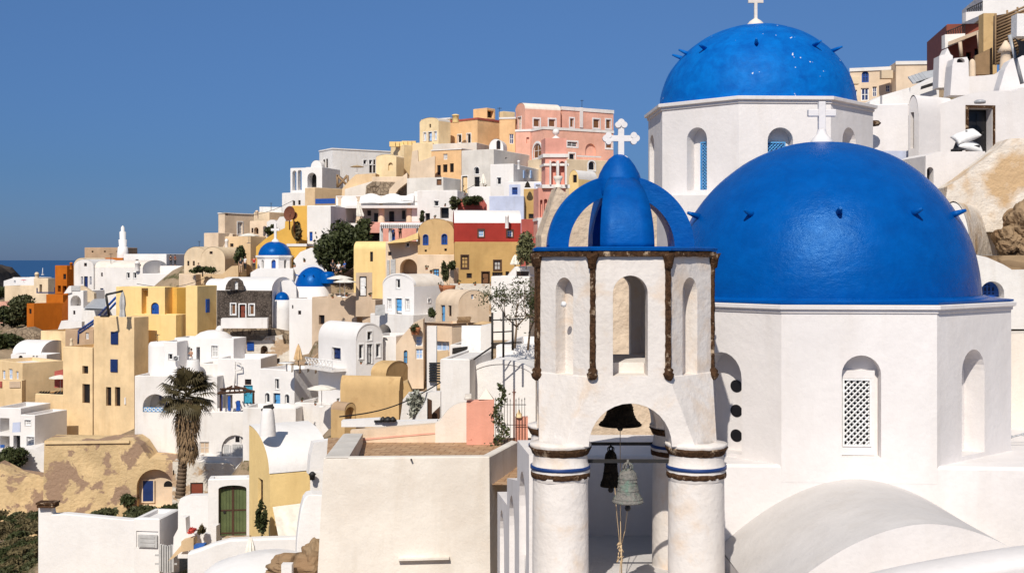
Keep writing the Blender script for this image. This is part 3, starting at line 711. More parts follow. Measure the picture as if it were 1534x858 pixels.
for y_, nm in ((-1.15, 0), (1.15, 0)):
    tb = MB(); z = -(692 - 388) / 1800 * 20.35 - (0 if y_ < 0 else .06) + .02
    tb.box((TX, TY + y_, z), (1.15 - .40, 0, 0), (0, .026, 0), (0, 0, .028)); tb.build('tie_bar', 'iron', bt)
lp = MB(); p = W(845, 456, 20.1); lp.lathe(p + Vector((0, .12, 0)), [(.001, -.05), (.04, -.035), (.05, 0), (.035, .04), (.001, .05)], 12); lp.build('lamp', 'whitepaint', bt)
def bell(label, px, ytop, ybot, r, D, mat, clap, yoke_to=None):
    p = W(px, ybot, D); h = (ybot - ytop) / F * D; b = thing('bell', label, 'bell', p); mb = MB()
    mb.lathe(p, [(r * .82, .02), (r * .98, 0), (r, .025), (r * .96, h * .07), (r * .80, h * .20), (r * .68, h * .36), (r * .61, h * .56), (r * .585, h * .74), (r * .52, h * .85), (r * .34, h * .93), (r * .14, h * .97), (.001, h * .98)], 36)
    for zz in (.115, .36, .60, .70): 
        rr = np.interp(zz, [.07, .20, .36, .56, .74], [.96, .80, .68, .61, .585]) * r; mb.lathe(p, [(rr - .005, h * zz - .012), (rr + .012, h * zz), (rr - .005, h * zz + .012)], 36)
    mb.build('bell_body', mat, b)
    c = MB()
    for k in range(3):
        an = k * math.pi / 3; pts = [p + Vector((math.cos(an) * x, math.sin(an) * x, h * .95 + z)) for x, z in ((-r * .28, 0), (-r * .30, r * .25), (-r * .1, r * .42), (r * .1, r * .42), (r * .30, r * .25), (r * .28, 0))]; c.path(pts, r * .055, 6)
    c.bar(p + Vector((0, 0, h * .95 + r * .3)), p + Vector((0, 0, (yoke_to if yoke_to else h * .95 + r * .62))), r * .07, 8); c.build('crown', mat, b)
    cl = MB(); cl.bar(p + Vector((0, 0, h * .8)), p + Vector((.0, 0, -clap * .5)), .013, 6); cl.lathe(p + Vector((0, 0, -clap)), [(.001, 0), (.035, .01), (.055, .05), (.04, .1), (.015, .15)], 12); cl.build('clapper', 'iron', b)
bell('small green-weathered bronze bell hanging in front, lowest of the three', 940.5, 700, 752, .265, 20.2, 'patina', .15)
bell('dark iron bell hanging behind the green-weathered one', 915, 672, 728, .20, 22.5, 'bellblack', .12)
bell('large black bell up inside the arch of the bell tower', 929, 598, 637, .385, 21.4, 'bellblack', .1)
for lab, pts in (('loose pale bell rope with a knotted end hanging below the dark bell', [(921, 730, 21.5), (924, 770, 21.4), (927, 800, 21.3), (930, 832, 21.2), (927, 880, 21.2)]), ('pale bell rope hanging from the clapper of the green bell', [(940, 762, 20.3), (936, 795, 20.6), (931, 815, 21), (932, 880, 21.05)]), ('bell rope hanging straight down from the large black bell', [(929, 640, 21.35), (929.5, 780, 21.35), (931, 880, 21.3)])):
    mb = MB(); P3 = [W(*q) for q in pts]; mb.path(P3, .007, 6)
    for k in range(6):
        c = W(930 + random.uniform(-4, 4), 812 + k * 5, 21.15); mb.bar(c, c + Vector((random.uniform(-.04, .04), 0, -.05)), .011, 6)
    o = mb.build('bell_rope', 'rope', None, loc=P3[0]); tag(o, lab, 'rope')

# ---- white masses at the foot of the tower
mb = MB(); mb.abox(.45, 25.0, -8, 3.6, 28, -(682 - 388) / 1800 * 25.0); o = mb.build('wall', 'churchwhite', None, loc=(2, 25, -8), bevel=.06); tag(o, 'white wall seen between the columns of the bell tower', 'wall')
mb = MB(); mb.abox(.25, 18, -8, 8, 24.99, -5.75); o = mb.build('terrace', 'vaultgrey', None, loc=(3, 20, -8)); tag(o, None, None, kind='structure')

aw = thing('arcade_wall', 'white stepped wall with tall narrow arches running back left of the tower columns', 'wall', (0, 25, -8))
fa = Face((-.37, 30.5, 0), Vector((.67, -9.3, 0)).normalized(), Vector((-9.3, -.67, 0)).normalized()); La = math.hypot(.67, 9.3)
top = [(La, -3.45), (6.6, -3.6), (6.6, -4.4), (3.6, -4.9), (3.6, -5.5), (0, -5.9)]
hs = [loop_of(7.1, 8.7, -7.9, -4.0, True), loop_of(4.3, 5.9, -7.9, -5.0, True), loop_of(1.0, 2.6, -7.9, -6.0, True)]
mb = MB(); out_l = [(0, -8.5), (La, -8.5)] + top
flat, tri = tess([out_l] + hs); mb.add([fa.pt(*p) for p in flat], tri); strip(mb, fa, out_l, 0, out_l, -.4)
for l in hs: strip(mb, fa, l, 0, l, -.25); fill(mb, fa, l, -.25)
mb.build('wall', 'churchwhite', aw)
# ================================================================== the nearer houses below the church
region('B2')
# big beige terrace house: battered front, tiled roof terrace behind a parapet
ZF = -6.98
th = thing('terrace_house', 'large plain beige house in the centre foreground with a tiled roof terrace', 'house', W(606, 860, 38))
f = Face(W(485, 0, 37) * Vector((1, 1, 0)) if False else Vector(((485 - PX) / F * 37, 37, 0)), (1, 0, 0), (0, -1, 0))
zt = -(686 - 388) / F * 37; xr_ = (733 - PX) / F * 37; xl_ = (485 - PX) / F * 37
mb = MB(); zb_ = zt - 5.5
q = [Vector((xl_ - .25, 36.7, zb_)), Vector((xr_ + .05, 36.7, zb_)), Vector((xr_, 37, zt + .02)), Vector((xl_, 37, zt - .02))]
mb.quad(*q); xq = (775 - PX) / F * 40.5; mb.quad(q[1], Vector((xq, 40.5, zb_)), Vector((xq, 40.5, zt - .05)), q[2])
xbl = (520 - PX) / F * 45.6; ztl = -(650 - 388) / F * 45.6
mb.quad(q[0], Vector((xbl - .3, 45.6, zb_)), Vector((xbl - .15, 45.6, ztl)), q[3])
mb.build('wall', 'beige', th)
def para(mb, a, b, w, zi):                               # parapet from a to b (top outer edge), width vector w, inner foot height
    a = Vector(a); b = Vector(b); w = Vector(w); up = Vector((0, 0, .03))
    mb.quad(a, b, b + w * .15 + up, a + w * .15 + up, 0); mb.quad(a + w * .15 + up, b + w * .15 + up, b + w + up, a + w + up, 0); ai, bi = a + w + up, b + w + up
    mb.quad(ai, bi, Vector((bi.x, bi.y, zi)), Vector((ai.x, ai.y, zi)), 0)
mb = MB(); para(mb, q[3], q[2], (0, .32, 0), ZF); para(mb, q[2], (xq, 40.5, zt - .05), (-.2, .25, 0), ZF)
mb.build('parapet', 'beige', th)
mb = MB(); pl = Vector(q[3]); pb = Vector((xbl - .15, 45.6, ztl)); para(mb, pb, pl, (.75, 0, 0), ZF)
mb.build('side_parapet', 'greywash', th)
mb = MB(); mb.add([(xl_, 37.2, ZF), (xr_ + 1.2, 37.2, ZF), (1.6, 47, ZF), (-7.2, 47, ZF)], [(0, 1, 2, 3)]); mb.build('terrace_floor', 'tiles', th)
mb = MB(); p = W(635, 836, 36.75); mb.box(p, (.78, 0, .02), (0, .10, 0), (0, 0, .03)); mb.build('ledge', 'beige', th)
mb = MB(); mb.box(W(740, 826, 38), (.12, 0, 0), (0, .1, 0), (0, 0, .08)); mb.build('meter_box', 'greywash', th)
mb = MB(); mb.bar(W(616, 688, 37), W(616, 688, 36.85), .03, 8); mb.build('drain_pipe', 'dark', th)
GROUND += [(-6, 37, -12.5), (0, 37, -12.5), (-6, 46, -12), (1, 46, -12), (-3, 30, -12.5), (3, 30, -11), (6, 14, -11), (-6, 14, -13), (-10, 24, -14), (10, 24, -9), (12, 36, -6)]
P('cream parapet wall along the back of the tiled terrace, with a faint coral stripe', 'flesh', 45.8, 0, [(690, 240), (690, 137), (1086, 106), (1086, 220)], .4, name='parapet_wall')
mb = MB(); f = P.f
for (x0, y0, x1, y1) in ((690, 183, 900, 163), (900, 163, 1085, 148)):
    a0, a1 = f.a_of(gx(x0)), f.a_of(gx(x1)); d = 45.8
    z0_, z1_ = (PY - gy(y0)) / F * d, (PY - gy(y1)) / F * d
    mb.box(f.pt((a0 + a1) / 2, (z0_ + z1_) / 2, .012), Vector(((a1 - a0) / 2, 0, (z1_ - z0_) / 2)), (0, .012, 0), (0, 0, .032))
o = mb.build('stripe', 'pink', None, loc=f.pt(0, -7)); o.parent = bpy.data.objects['parapet_wall.001'] if 'parapet_wall.001' in bpy.data.objects else None
if o.parent: o.matrix_parent_inverse = Matrix.Translation(-o.parent.location)
P('pale wall rising in a curve from the terrace up to the coral gatepost', 'warm', 45.75, 2, [(1080, 222), (1080, 104), (1100, 92), (1118, 68), (1140, 40), (1165, 22), (1190, 12), (1226, 8), (1226, 216)], .35, name='curved_wall')
region('B1')
P('coral pink gatepost with a small white pointed cap beside the iron gate', 'coral', 45.2, 1, [(541, 790), (541, 512), (704, 500), (704, 790)], .5, name='gatepost', cat='gatepost', feats=[], bevel=.02)
P('narrow coral wall on the far side of the iron gate, partly behind the tower', 'coral', 45.4, 0, [(826, 840), (826, 606), (900, 604), (900, 840)], .4, name='gatepost', cat='gatepost')
mb = MB(); p = Q(655, 500, 45.2); h_ = .34
bq = [p + Vector((x, y, 0)) for x, y in ((-.28, .02), (.28, .02), (.28, .45), (-.28, .45))]; mb.add(bq + [p + Vector((0, .22, .4))], [(0, 1, 4), (1, 2, 4), (2, 3, 4), (3, 0, 4)])
o = mb.build('gate_cap', 'warm', None, loc=p); tag(o, 'small cream pyramid sitting on top of the coral gatepost', 'cap')
g = thing('iron_gate', 'black iron gate with spear-topped bars between the two coral posts', 'gate', Q(765, 770, 45.3)); mb = MB(); fin = MB()
for i in range(11):
    x = 712 + i * 17; yt_ = 500 + 8 * abs(i % 2)
    if i == 6: continue
    mb.bar(Q(x, 772, 45.3), Q(x, yt_, 45.3), .011, 5); fin.bar(Q(x, yt_, 45.3), Q(x, yt_ - 16, 45.3), .022, 5, r2=.002)
for y in (530, 648, 770): mb.bar(Q(706, y, 45.3), Q(890, y, 45.3), .014, 5)
mb.build('bars', 'iron', g); fin.build('spear_tips', 'iron', g)
mb = MB(); mb.bar(Q(819, 780, 45.3), Q(819, 460, 45.3), .03, 6); mb.bar(Q(808, 458, 45.3), Q(832, 458, 45.3), .018, 5); mb.bar(Q(819, 470, 45.3), Q(819, 440, 45.3), .018, 5); mb.build('post', 'rustmetal', g)
mb = MB(); mb.lathe(Q(550, 500, 45.2), [(.001, -.02), (.14, 0), (.15, .08), (.06, .12)], 10); mb.box(Q(552, 480, 45.2), (.12, 0, 0), (0, .1, 0), (0, 0, .09)); o = mb.build('lantern', 'greywash', None, loc=Q(550, 500, 45.2)); tag(o, 'small weathered lantern on the left corner of the coral gatepost', 'lantern')
mb = MB(); mb.lathe(Q(848, 604, 45.4), [(.13, 0), (.12, .1), (.05, .2), (.02, .3), (.001, .32)], 10); o = mb.build('lantern', 'tan', None, loc=Q(848, 604, 45.4)); tag(o, 'small tan lantern standing on the narrow coral wall beyond the gate', 'lantern')
# white barrel-vaulted house behind the gate
H('big white barrel-vaulted house right behind the iron gate, its plain round gable facing front', 'bright', 62, 8, 535, 960, None, 410, 640, 'vL', ya=290, dep=9, rim=.2, feats=[])
H('white flat-topped block left of the big round white gable, rainwater-streaked', 'white', 61, 10, 388, 560, None, 270, 640, dep=6, par=.04)
H('white block under the thorny tree, behind the big round gable', 'bright', 68, 10, 715, 960, None, 190, 420, dep=8)
P('low white wall with a curved end beneath the pale flowering shrub', 'white', 56, 0, [(95, 640), (95, 585), (125, 570), (170, 500), (200, 462), (390, 455), (390, 640)], .5, ground=True)
P('white sloping stair wall beside the dark wooden shutter', 'white', 53, 6, [(235, 640), (250, 600), (285, 550), (312, 495), (312, 640)], .4)
P('dark wooden shutter leaning against the white stair wall', 'darkwood', 53.2, 12, [(313, 620), (313, 492), (340, 505), (340, 615)], .06, name='shutter', cat='shutter')
P('dark sloping timber steps behind the terrace parapet, next to the wooden shutter', 'darkwood', 54, 0, [(340, 620), (340, 585), (384, 545), (384, 612)], .5, name='steps', cat='steps')
P('white retaining wall along the back edge of the terrace, a cable crossing above it', 'bright', 48.5, 0, [(-190, 660), (-190, 625), (30, 612), (50, 630), (370, 622), (372, 640), (372, 660)], .5)
mb = MB(); p = Q(75, 630, 48.4)
for dx, s_ in ((-.15, .1), (.05, .16), (.25, .12)): mb.lathe(p + Vector((dx, 0, 0)), [(.001, 0), (s_ * 1.2, .02), (s_, .14), (s_ * .4, .2), (.001, .22)], 9)
mb.bar(p + Vector((-.5, 0, .02)), p + Vector((.4, 0, .06)), .05, 6); o = mb.build('floodlight', 'iron', None, loc=p); tag(o, 'black floodlight lying on the white wall behind the terrace', 'floodlight')
mb = MB(); pts = [Q(-200, 600, 50).lerp(Q(390, 400, 57), t / 14) - Vector((0, 0, .35 * math.sin(math.pi * t / 14))) for t in range(15)]; mb.path(pts, .03, 5)
o = mb.build('cable', 'iron', None, loc=pts[0]); tag(o, 'black cable sagging across the straw-coloured vaulted house', 'cable')
# dark ladder stair on the white block
st = thing('ladder', 'steep dark slatted stair between two white rails beside the streaked white block', 'stair', Q(360, 430, 63)); mb = MB()
for i in range(8): mb.box(Q(368, 288 + i * 15, 62.8), (.40, 0, 0), (0, .12, 0), (0, 0, .035))
mb.build('treads', 'iron', st); mb = MB(); mb.box(Q(340, 360, 63.2), (.25, 0, 0), (0, .3, 0), (0, 0, 2.6)); mb.build('side_wall', 'white', st)

region('B2')
# house with yellow gable and white quarter-round roof
H('yellow house with a white curved roof sweeping down above a sagging cream awning', 'butter', 50, 62, 225, 320, 600, 338, 640, 'qL', ya=112, roofmat='bright', dep=5, feats=[('Lw', 266, 358, 288, 470, 'dark', dict(m=(1, 3), fr='darkwood'))])
yh = H.last
mb = MB(); pa_ = yh['fR'].pt(.1, yh['z1'] - 1.35, .05); pb_ = yh['fR'].pt(1.9, yh['z1'] - 1.3, .05)
n_ = 14; o0 = yh['fR'].n
for i in range(n_):
    for j in range(6):
        def g_(i, j):
            t = i / n_; r = j / 6; p = pa_.lerp(pb_, t) + o0 * (.9 * r); return p + Vector((0, 0, -.7 * r - .5 * r * (1 - t) - .18 * math.sin(math.pi * t) * r + .04 * math.sin(t * 25) * r))
        mb.quad(g_(i, j), g_(i + 1, j), g_(i + 1, j + 1), g_(i, j + 1), 0, True)
o = mb.build('awning', 'canvas', None, loc=pa_); tag(o, 'sagging cream cloth awning hung under the white curved roof of the yellow house', 'awning')
P('white buttress wall with a thin raised rib at the right end of the quarter-barrel roof', 'bright', 49, 20, [(500, 340), (508, 250), (522, 192), (612, 180), (640, 340)], .6, name='buttress')
P('white post wall with a black lamp beside the yellow quarter-barrel house', 'white', 48.5, 0, [(505, 470), (505, 330), (620, 330), (620, 470)], .4)
mb = MB(); mb.lathe(Q(515, 365, 48.2), [(.001, 0), (.1, .02), (.12, .2), (.16, .24), (.06, .34), (.001, .36)], 10); mb.bar(Q(515, 350, 48.2), Q(520, 345, 48.5), .02, 5); o = mb.build('wall_lamp', 'iron', None, loc=Q(515, 365, 48.2)); tag(o, 'black wall lamp beside the right end of the yellow house', 'lamp')
mb = MB(); pr = []
P('white rounded wall rising between the cream awning and the beige terrace house', 'bright', 44, 12, [(440, 760), (443, 650), (450, 580), (462, 500), (475, 455), (490, 436), (515, 430), (600, 434), (600, 760)], .9, bevel=.15)
P('long white curving parapet in front of the green gate house', 'bright', 47, 4, [(-60, 900), (-60, 700), (0, 682), (60, 658), (135, 638), (300, 632), (450, 628), (450, 900)], .5, ground=True, ext=2, bevel=.08)
# low white vault roof with a rough stone lump
mb = MB(); c_ = Q(320, 830, 40); 
for i in range(1): mb.lathe(c_ + Vector((0, 0, -1)), [(3.0, -1.0), (2.95, .2), (2.6, 1.0), (1.9, 1.55), (1.0, 1.85), (.01, 1.95)], 48)
o = mb.build('dome_roof', 'bright', None, loc=c_); tag(o, 'low smooth white roof hump at the bottom edge, left of the rough stones', 'roof'); GROUND.append((c_.x, c_.y, c_.z - 2))
for (x, y, s_, lab) in ((450, 760, (.95, .5, .42), 'large rough brown rock at the foot of the beige terrace house'), (530, 715, (.42, .4, .55), 'upright rough brown rock against the corner of the beige terrace house'), (470, 800, (1.1, .5, .3), 'flat rough rock lowest in the pile beside the beige terrace house')):
    bm = bmesh.new(); bmesh.ops.create_icosphere(bm, subdivisions=4, radius=1); c_ = Q(x, y, 38.5)
    for vv in bm.verts:
        d = 1 + .35 * noise.noise(vv.co * 1.6 + Vector((x, y, 0))) + .12 * noise.noise(vv.co * 5); vv.co = Vector((vv.co.x * s_[0], vv.co.y * s_[1], vv.co.z * s_[2])) * d
    me = bpy.data.meshes.new('rock'); bm.to_mesh(me); bm.free(); me.materials.append(M('tufa')); o = bpy.data.objects.new('rock', me); COL.objects.link(o); o.location = c_; tag(o, lab, 'rock')
P('narrow white post standing in front of the brown rocks', 'bright', 37.5, 0, [(372, 900), (372, 752), (420, 752), (420, 900)], .3, name='post', cat='post')
# chimney on the quarter-barrel roof
mb = MB(); p = Q(310, 128, 50.5); mb.lathe(p, [(.34, -.3), (.33, 0), (.27, .6), (.22, .84), (.2, .86), (.001, .87)], 24); o = mb.build('chimney', 'bright', None, loc=p); tag(o, 'stout white tapered chimney at the back of the quarter-barrel roof', 'chimney')
mb = MB(); p = Q(310, 36, 50.5); mb.box(p, (.26, 0, .05), (0, .12, 0), (-.01, 0, .05)); mb.box(p + Vector((.02, 0, .1)), (.2, 0, .04), (0, .1, 0), (0, 0, .06)); o = mb.build('chimney_cowl', 'iron', None, loc=p, bevel=.03); tag(o, 'black metal cowl sitting on the stout white chimney', 'cowl')

region('A2')
# gate house with the green doors
H('white gatehouse with a green double door under a low arch', 'bright', 55, -8, 962, 1160, None, 424, 735, dep=.9, ext=1.5, par=.1, feats=[('LD', 1010, 452, 1140, 692, 'green', dict(d=.3, t=.03, fr='darkwood', r=.13, planks=8))], name='gatehouse', cat='gatehouse')
mb = MB(); p = Q(980, 512, 54.9); mb.lathe(p, [(.001, -.1), (.09, -.07), (.11, 0), (.09, .1), (.001, .12)], 10); o = mb.build('wall_lamp', 'iron', None, loc=p); tag(o, 'small round black lamp left of the green double door', 'lamp')
mb = MB(); mb.box(Q(1075, 700, 54.6), (1.25, 0, 0), (0, .3, 0), (0, 0, .09)); o = mb.build('doorstep', 'ruinwall', None, loc=Q(1075, 700, 54.6), bevel=.03); tag(o, 'worn stone step below the green double door', 'step')
P('white wall with rounded corner left of the gatehouse', 'bright', 56, -6, [(822, 690), (824, 540), (835, 512), (870, 500), (965, 498), (965, 690)], .5, ground=True, ext=1)
P('white stepped planter wall below the rounded wall, red flowers on it', 'bright', 54, -6, [(800, 770), (803, 690), (822, 655), (835, 600), (858, 602), (862, 672), (975, 678), (978, 640), (1000, 640), (1000, 740), (950, 770)], .5)
P('white foreground wall with a rounded end post at the left edge of the terraces', 'bright', 57, -4, [(174, 900), (176, 556), (196, 549), (236, 556), (240, 588), (300, 584), (600, 612), (625, 610), (625, 900)], .5, ground=True, ext=3, bevel=.05, name='long_wall')
H('white lower house front with a grey metal hatch, beside the grey picket gate', 'bright', 55.5, 8, 621, 738, 830, 612, 860, dep=4, par=.1, feats=[('Ln', 630, 664, 735, 742, None, dict(d=.06)), ('Ls', 642, 680, 730, 738, 'grey')], name='house')
P('rounded white hump of roof peeping above the foreground wall', 'bright', 60, 0, [(360, 600), (365, 585), (395, 572), (430, 566), (460, 572), (480, 590), (490, 610)], 3, name='roof_hump', cat='roof', ground=True)
mb = MB(); p = Q(222, 545, 57); mb.box(p, (.42, 0, 0), (0, .3, 0), (0, 0, .06)); mb.box(p + Vector((0, 0, .14)), (.46, 0, 0), (0, .33, 0), (0, 0, .04)); o = mb.build('chimney_cowl', 'eroded', None, loc=p); tag(o, 'rusty dark cowl on the end post of the foreground white wall', 'cowl')
g = thing('picket_gate', 'grey weathered picket gate beside the white lower house front', 'gate', Q(768, 840, 54.5)); mb = MB()
for i in range(6): 
    x = 742 + i * 11; mb.box(Q(x, 795 - abs(i - 3) * 3, 54.5), (.07, 0, 0), (0, .02, 0), (0, 0, .62))
mb.box(Q(768, 775, 54.55), (.5, 0, 0), (0, .02, 0), (0, 0, .04)); mb.box(Q(768, 815, 54.55), (.5, 0, 0), (0, .02, 0), (0, 0, .04)); mb.build('pickets', 'grey', g)
P('tan sloping stair cheek left of the white planter wall', 'sand', 53.2, 0, [(778, 800), (838, 728), (838, 760), (800, 790)], .5, name='stair_cheek')
P('small tan block with a blue cloth bin beside it under the planter wall', 'sand', 53, 0, [(838, 760), (838, 712), (895, 696), (895, 750)], .6, name='block', cat='block')
P('blue cloth bin standing below the white planter wall', 'bluecloth', 52.8, 0, [(896, 750), (896, 730), (945, 726), (945, 745)], .4, name='bin', cat='bin')
# parasols: foot, top and half width in study pixels, distance
def closed_parasol(label, x, yb, yt, hw, D, mat, group=None, lean=0):
    p = Q(x, yb, D); h = (yb - yt) * RT[2] * D / F; r = hw * RT[2] * D / F; dx = lean * RT[2] * D / F
    o = thing('closed_parasol', label, 'parasol', p, group); mb = MB(); mb.bar(p, p + Vector((dx, 0, h)), max(.02, r * .12), 6); mb.build('pole', 'timber', o)
    mb = MB(); k = 16; prof = ((.28, 1.0), (.34, 1.1), (.55, .85), (.78, .55), (.93, .25), (1, .03)); rings = []
    for t, rr in prof: rings.append([p + Vector((dx * t + math.cos(2 * math.pi * i / k) * r * rr * (1 if i % 2 else .7), math.sin(2 * math.pi * i / k) * r * rr * (1 if i % 2 else .7), h * t)) for i in range(k)])
    for a, b in zip(rings, rings[1:]):
        for i in range(k): j = (i + 1) % k; mb.quad(a[i], a[j], b[j], b[i])
    mb.build('canopy', mat, o); return o
def open_parasol(label, x, yb, yt, hw, D, mat, n=8, group=None, drop=.3):
    p = Q(x, yb, D); h = (yb - yt) * RT[2] * D / F; r = hw * RT[2] * D / F
    o = thing('parasol', label, 'parasol', p, group); mb = MB(); mb.bar(p, p + Vector((0, 0, h)), max(.03, r * .02), 6); mb.lathe(p, [(.3, 0), (.3, .06), (.05, .1)], 10); mb.build('pole', 'whitepaint', o)
    mb = MB(); mb.lathe(p + Vector((0, 0, h)), [(r, -r * drop), (r, -r * drop * .82), (r * .5, -r * drop * .28), (.02, .0)], n, sm=False); mb.build('canopy', mat, o); return o
closed_parasol('closed cream parasol tied up in front of the white curving parapet', 1158, 900, 683, 34, 44, 'canvas')
# ================================================================== the village on the hillside
SW = dict(fr='whitepaint', s=.18)
def sw(**k): d = dict(SW); d.update(k); return d
DK, WD, BL, PB, GL, LB, GR = 'dark', 'wood', 'blue', 'paleblue', 'glass', 'sky_blue', 'grey'
region('A6')
H('top storey of the pink mansion with a low barrel roof, highest on the skyline', 'pink', 168, 66, 672, 728, 935, 128, 300, 'vL', ya=97, dep=9, roofmat='warm', ground=False, feats=[('Lw', 686, 178, 706, 248, 'cream', sw(s=.1)), ('Rw', 777, 188, 813, 235, WD, sw()), ('Rw', 866, 190, 904, 235, WD, sw())])
H('right half of the pink top storey with a flat white cornice and a white pilaster', 'pink', 171, 60, 930, 944, 1244, 118, 300, ground=False, trim=.5, feats=[('Rw', 990, 185, 1012, 238, WD, sw()), ('Rw', 1126, 190, 1162, 243, WD, sw()), ('Rb', 1046, 122, 1064, 240), ('Rw', 1200, 192, 1228, 246, WD, sw())])
H('lower storey of the pink mansion with an arched brown window at its corner', 'pink', 163, 62, 756, 835, 1244, 236, 440, trim=.35, feats=[('LW', 776, 330, 824, 416, WD, sw(s=.3)), ('Rw', 974, 322, 1032, 350, DK, sw()), ('RN', 1080, 332, 1140, 402, None, {}), ('Rw', 985, 390, 1018, 436, DK, sw()), ('Rw', 1200, 318, 1236, 360, WD, sw())])
H('pink side wall tucked behind the corner of the pink mansion', 'pink', 166, 20, 672, 760, None, 250, 420, dep=4, feats=[('Ln', 735, 295, 752, 330)], trim=.3)
H('peach terrace house under the pink mansion with a round-headed niche', 'cream', 158, 62, 745, 840, 1300, 418, 560, feats=[('RW', 1098, 425, 1135, 488, DK, sw()), ('Rb', 1030, 404, 1170, 412, 'white')])
H('small ochre barrel house low behind the ribbed blue dome', 'butter', 150, 40, 985, 1040, 1150, 540, 640, 'vL', ya=488, roofmat='white', feats=[('Lw', 1006, 515, 1030, 560, DK, {})])
H('apricot block with two bracketed windows, left of the pink mansion', 'apricot', 172, 42, 290, 450, 582, 183, 380, trim=.25, tmat='darkrose', feats=[('Lw', 334, 280, 356, 328, DK, sw(s=.1)), ('Lw', 388, 274, 411, 335, DK, sw(s=.1))])
H('apricot wall with one tall blue-grey window against the pink mansion', 'apricot', 170, 10, 578, 670, None, 180, 390, dep=5, trim=.25, feats=[('Lw', 636, 276, 660, 334, 'navy', {})])
H('small apricot roof room with a dark open doorway, on top of the apricot block', 'apricot', 176, 40, 425, 505, 553, 125, 200, ground=False, dep=4, feats=[('Ro', 508, 140, 545, 182, DK, dict(d=.6))])
H('low butter-coloured roof room right of the one with the dark doorway', 'vanilla', 176, 55, 575, 600, 668, 145, 200, ground=False)
H('cream house with three tall narrow windows, leftmost on the top of the ridge', 'vanilla', 171, 40, 112, 222, 292, 200, 340, 'vL', ya=182, roofmat='greywash', dep=5, feats=[('Lw', 135, 268, 150, 315, PB, sw(s=.1)), ('Ld', 163, 265, 184, 320, PB, dict(s=.1)), ('Lw', 197, 262, 212, 310, PB, sw(s=.1)), ('Lw', 168, 218, 178, 240, DK, {})])
H('pale yellow upper block behind the house with three tall narrow windows', 'cream', 177, 30, 125, 290, 420, 183, 340, trim=.2)
H('apricot house with three small dark windows below the ridge', 'apricot', 165, 30, 180, 355, None, 362, 530, dep=6, trim=.15, feats=[('Lw', 250, 392, 274, 426, GR, {}), ('Lw', 214, 458, 235, 516, DK, {}), ('Lw', 248, 454, 274, 500, DK, {}), ('Lw', 288, 448, 311, 500, DK, {})])
H('grey flat parapet terrace between the apricot houses', 'greywash', 168, 20, 188, 445, None, 328, 380, ground=False, dep=5)
H('tall warm-white house with an arched fanlight over a dark door and a brown wooden door', 'greywash', 157, 28, 357, 545, 760, 366, 640, feats=[('LW', 430, 468, 460, 512, DK, sw(s=.06)), ('Ld', 432, 526, 462, 583, DK, {}), ('Ld', 360, 522, 392, 630, 'tan', sw(s=.1)), ('Rh', 612, 412, 622, 422)])
H('small white dormer arch with a dark door on the roof of the tall warm-white house', 'bright', 162, 10, 518, 600, None, 350, 370, 'vL', ya=306, ground=False, dep=3, ext=1, feats=[('LW', 560, 313, 584, 366, DK, {})])
closed_parasol('closed cream parasol beside the arched fanlight door', 484, 590, 505, 16, 155, 'canvas')
H('low white house with a square window under a row of pipes, below the pink mansion', 'white', 150, 20, 525, 660, 822, 452, 660, feats=[('Lw', 563, 530, 588, 572, DK, sw(s=.05)), ('RN', 727, 482, 754, 530, 'bluewash', {}), ('Rs', 716, 490, 725, 535, 'paleblue'), ('Rs', 757, 490, 766, 535, 'paleblue')])
H('white house front with one blue-framed window in a pale blue surround', 'white', 147, 12, 605, 820, None, 556, 660, dep=4, feats=[('Lw', 652, 588, 684, 630, 'navy', dict(fr='blue', s=.35, sc='bluewash')), ('Lw', 790, 572, 820, 590, BL, sw(s=.2, sc='bluewash'))])
H('plain pale blue washed wall block in the middle of the hillside', 'bluewash', 141, 6, 519, 720, None, 640, 790, dep=5)
H('ochre narrow house with a small dark window beside the pale blue wall', 'ochre', 142, 10, 720, 806, None, 598, 800, dep=4, feats=[('Lw', 748, 742, 780, 770, DK, {})])
mb = MB(); p = Q(742, 588, 141); mb.lathe(p, [(.40, 0), (.30, .15), (.24, .4), (.12, .6), (.03, .7)], 16); o = mb.build('bell', 'bellblack', None, loc=p); tag(o, 'small black bell silhouetted above the ochre narrow house', 'bell')
H('white low house with a brown-shuttered window left of the brown wooden door', 'greywash', 153, 25, 38, 250, 352, 530, 640, feats=[('Lw', 210, 540, 240, 575, WD, {})])
H('white house front with a square dark window left of the red planter wall', 'white', 148, 8, 98, 332, None, 606, 790, dep=5, feats=[('Lw', 196, 666, 224, 698, DK, sw(s=.05)), ('Lo', 232, 705, 282, 768, DK, dict(d=.8)), ('Lo', 145, 738, 172, 790, DK, dict(d=.6))])
P('dark red planter wall topped with straggling plants under the brown wooden door', 'darkrose', 145, 5, [(332, 740), (334, 655), (485, 658), (505, 690), (505, 740)], 1.0, ground=True)
H('white terrace wall with a curved top below the house with an arched fanlight', 'bright', 152, 12, 400, 545, None, 585, 700, dep=3)
H('small dark rose shed right of the dark red barrel-roofed house', 'darkrose', 127, 12, 705, 810, None, 775, 860, dep=4)
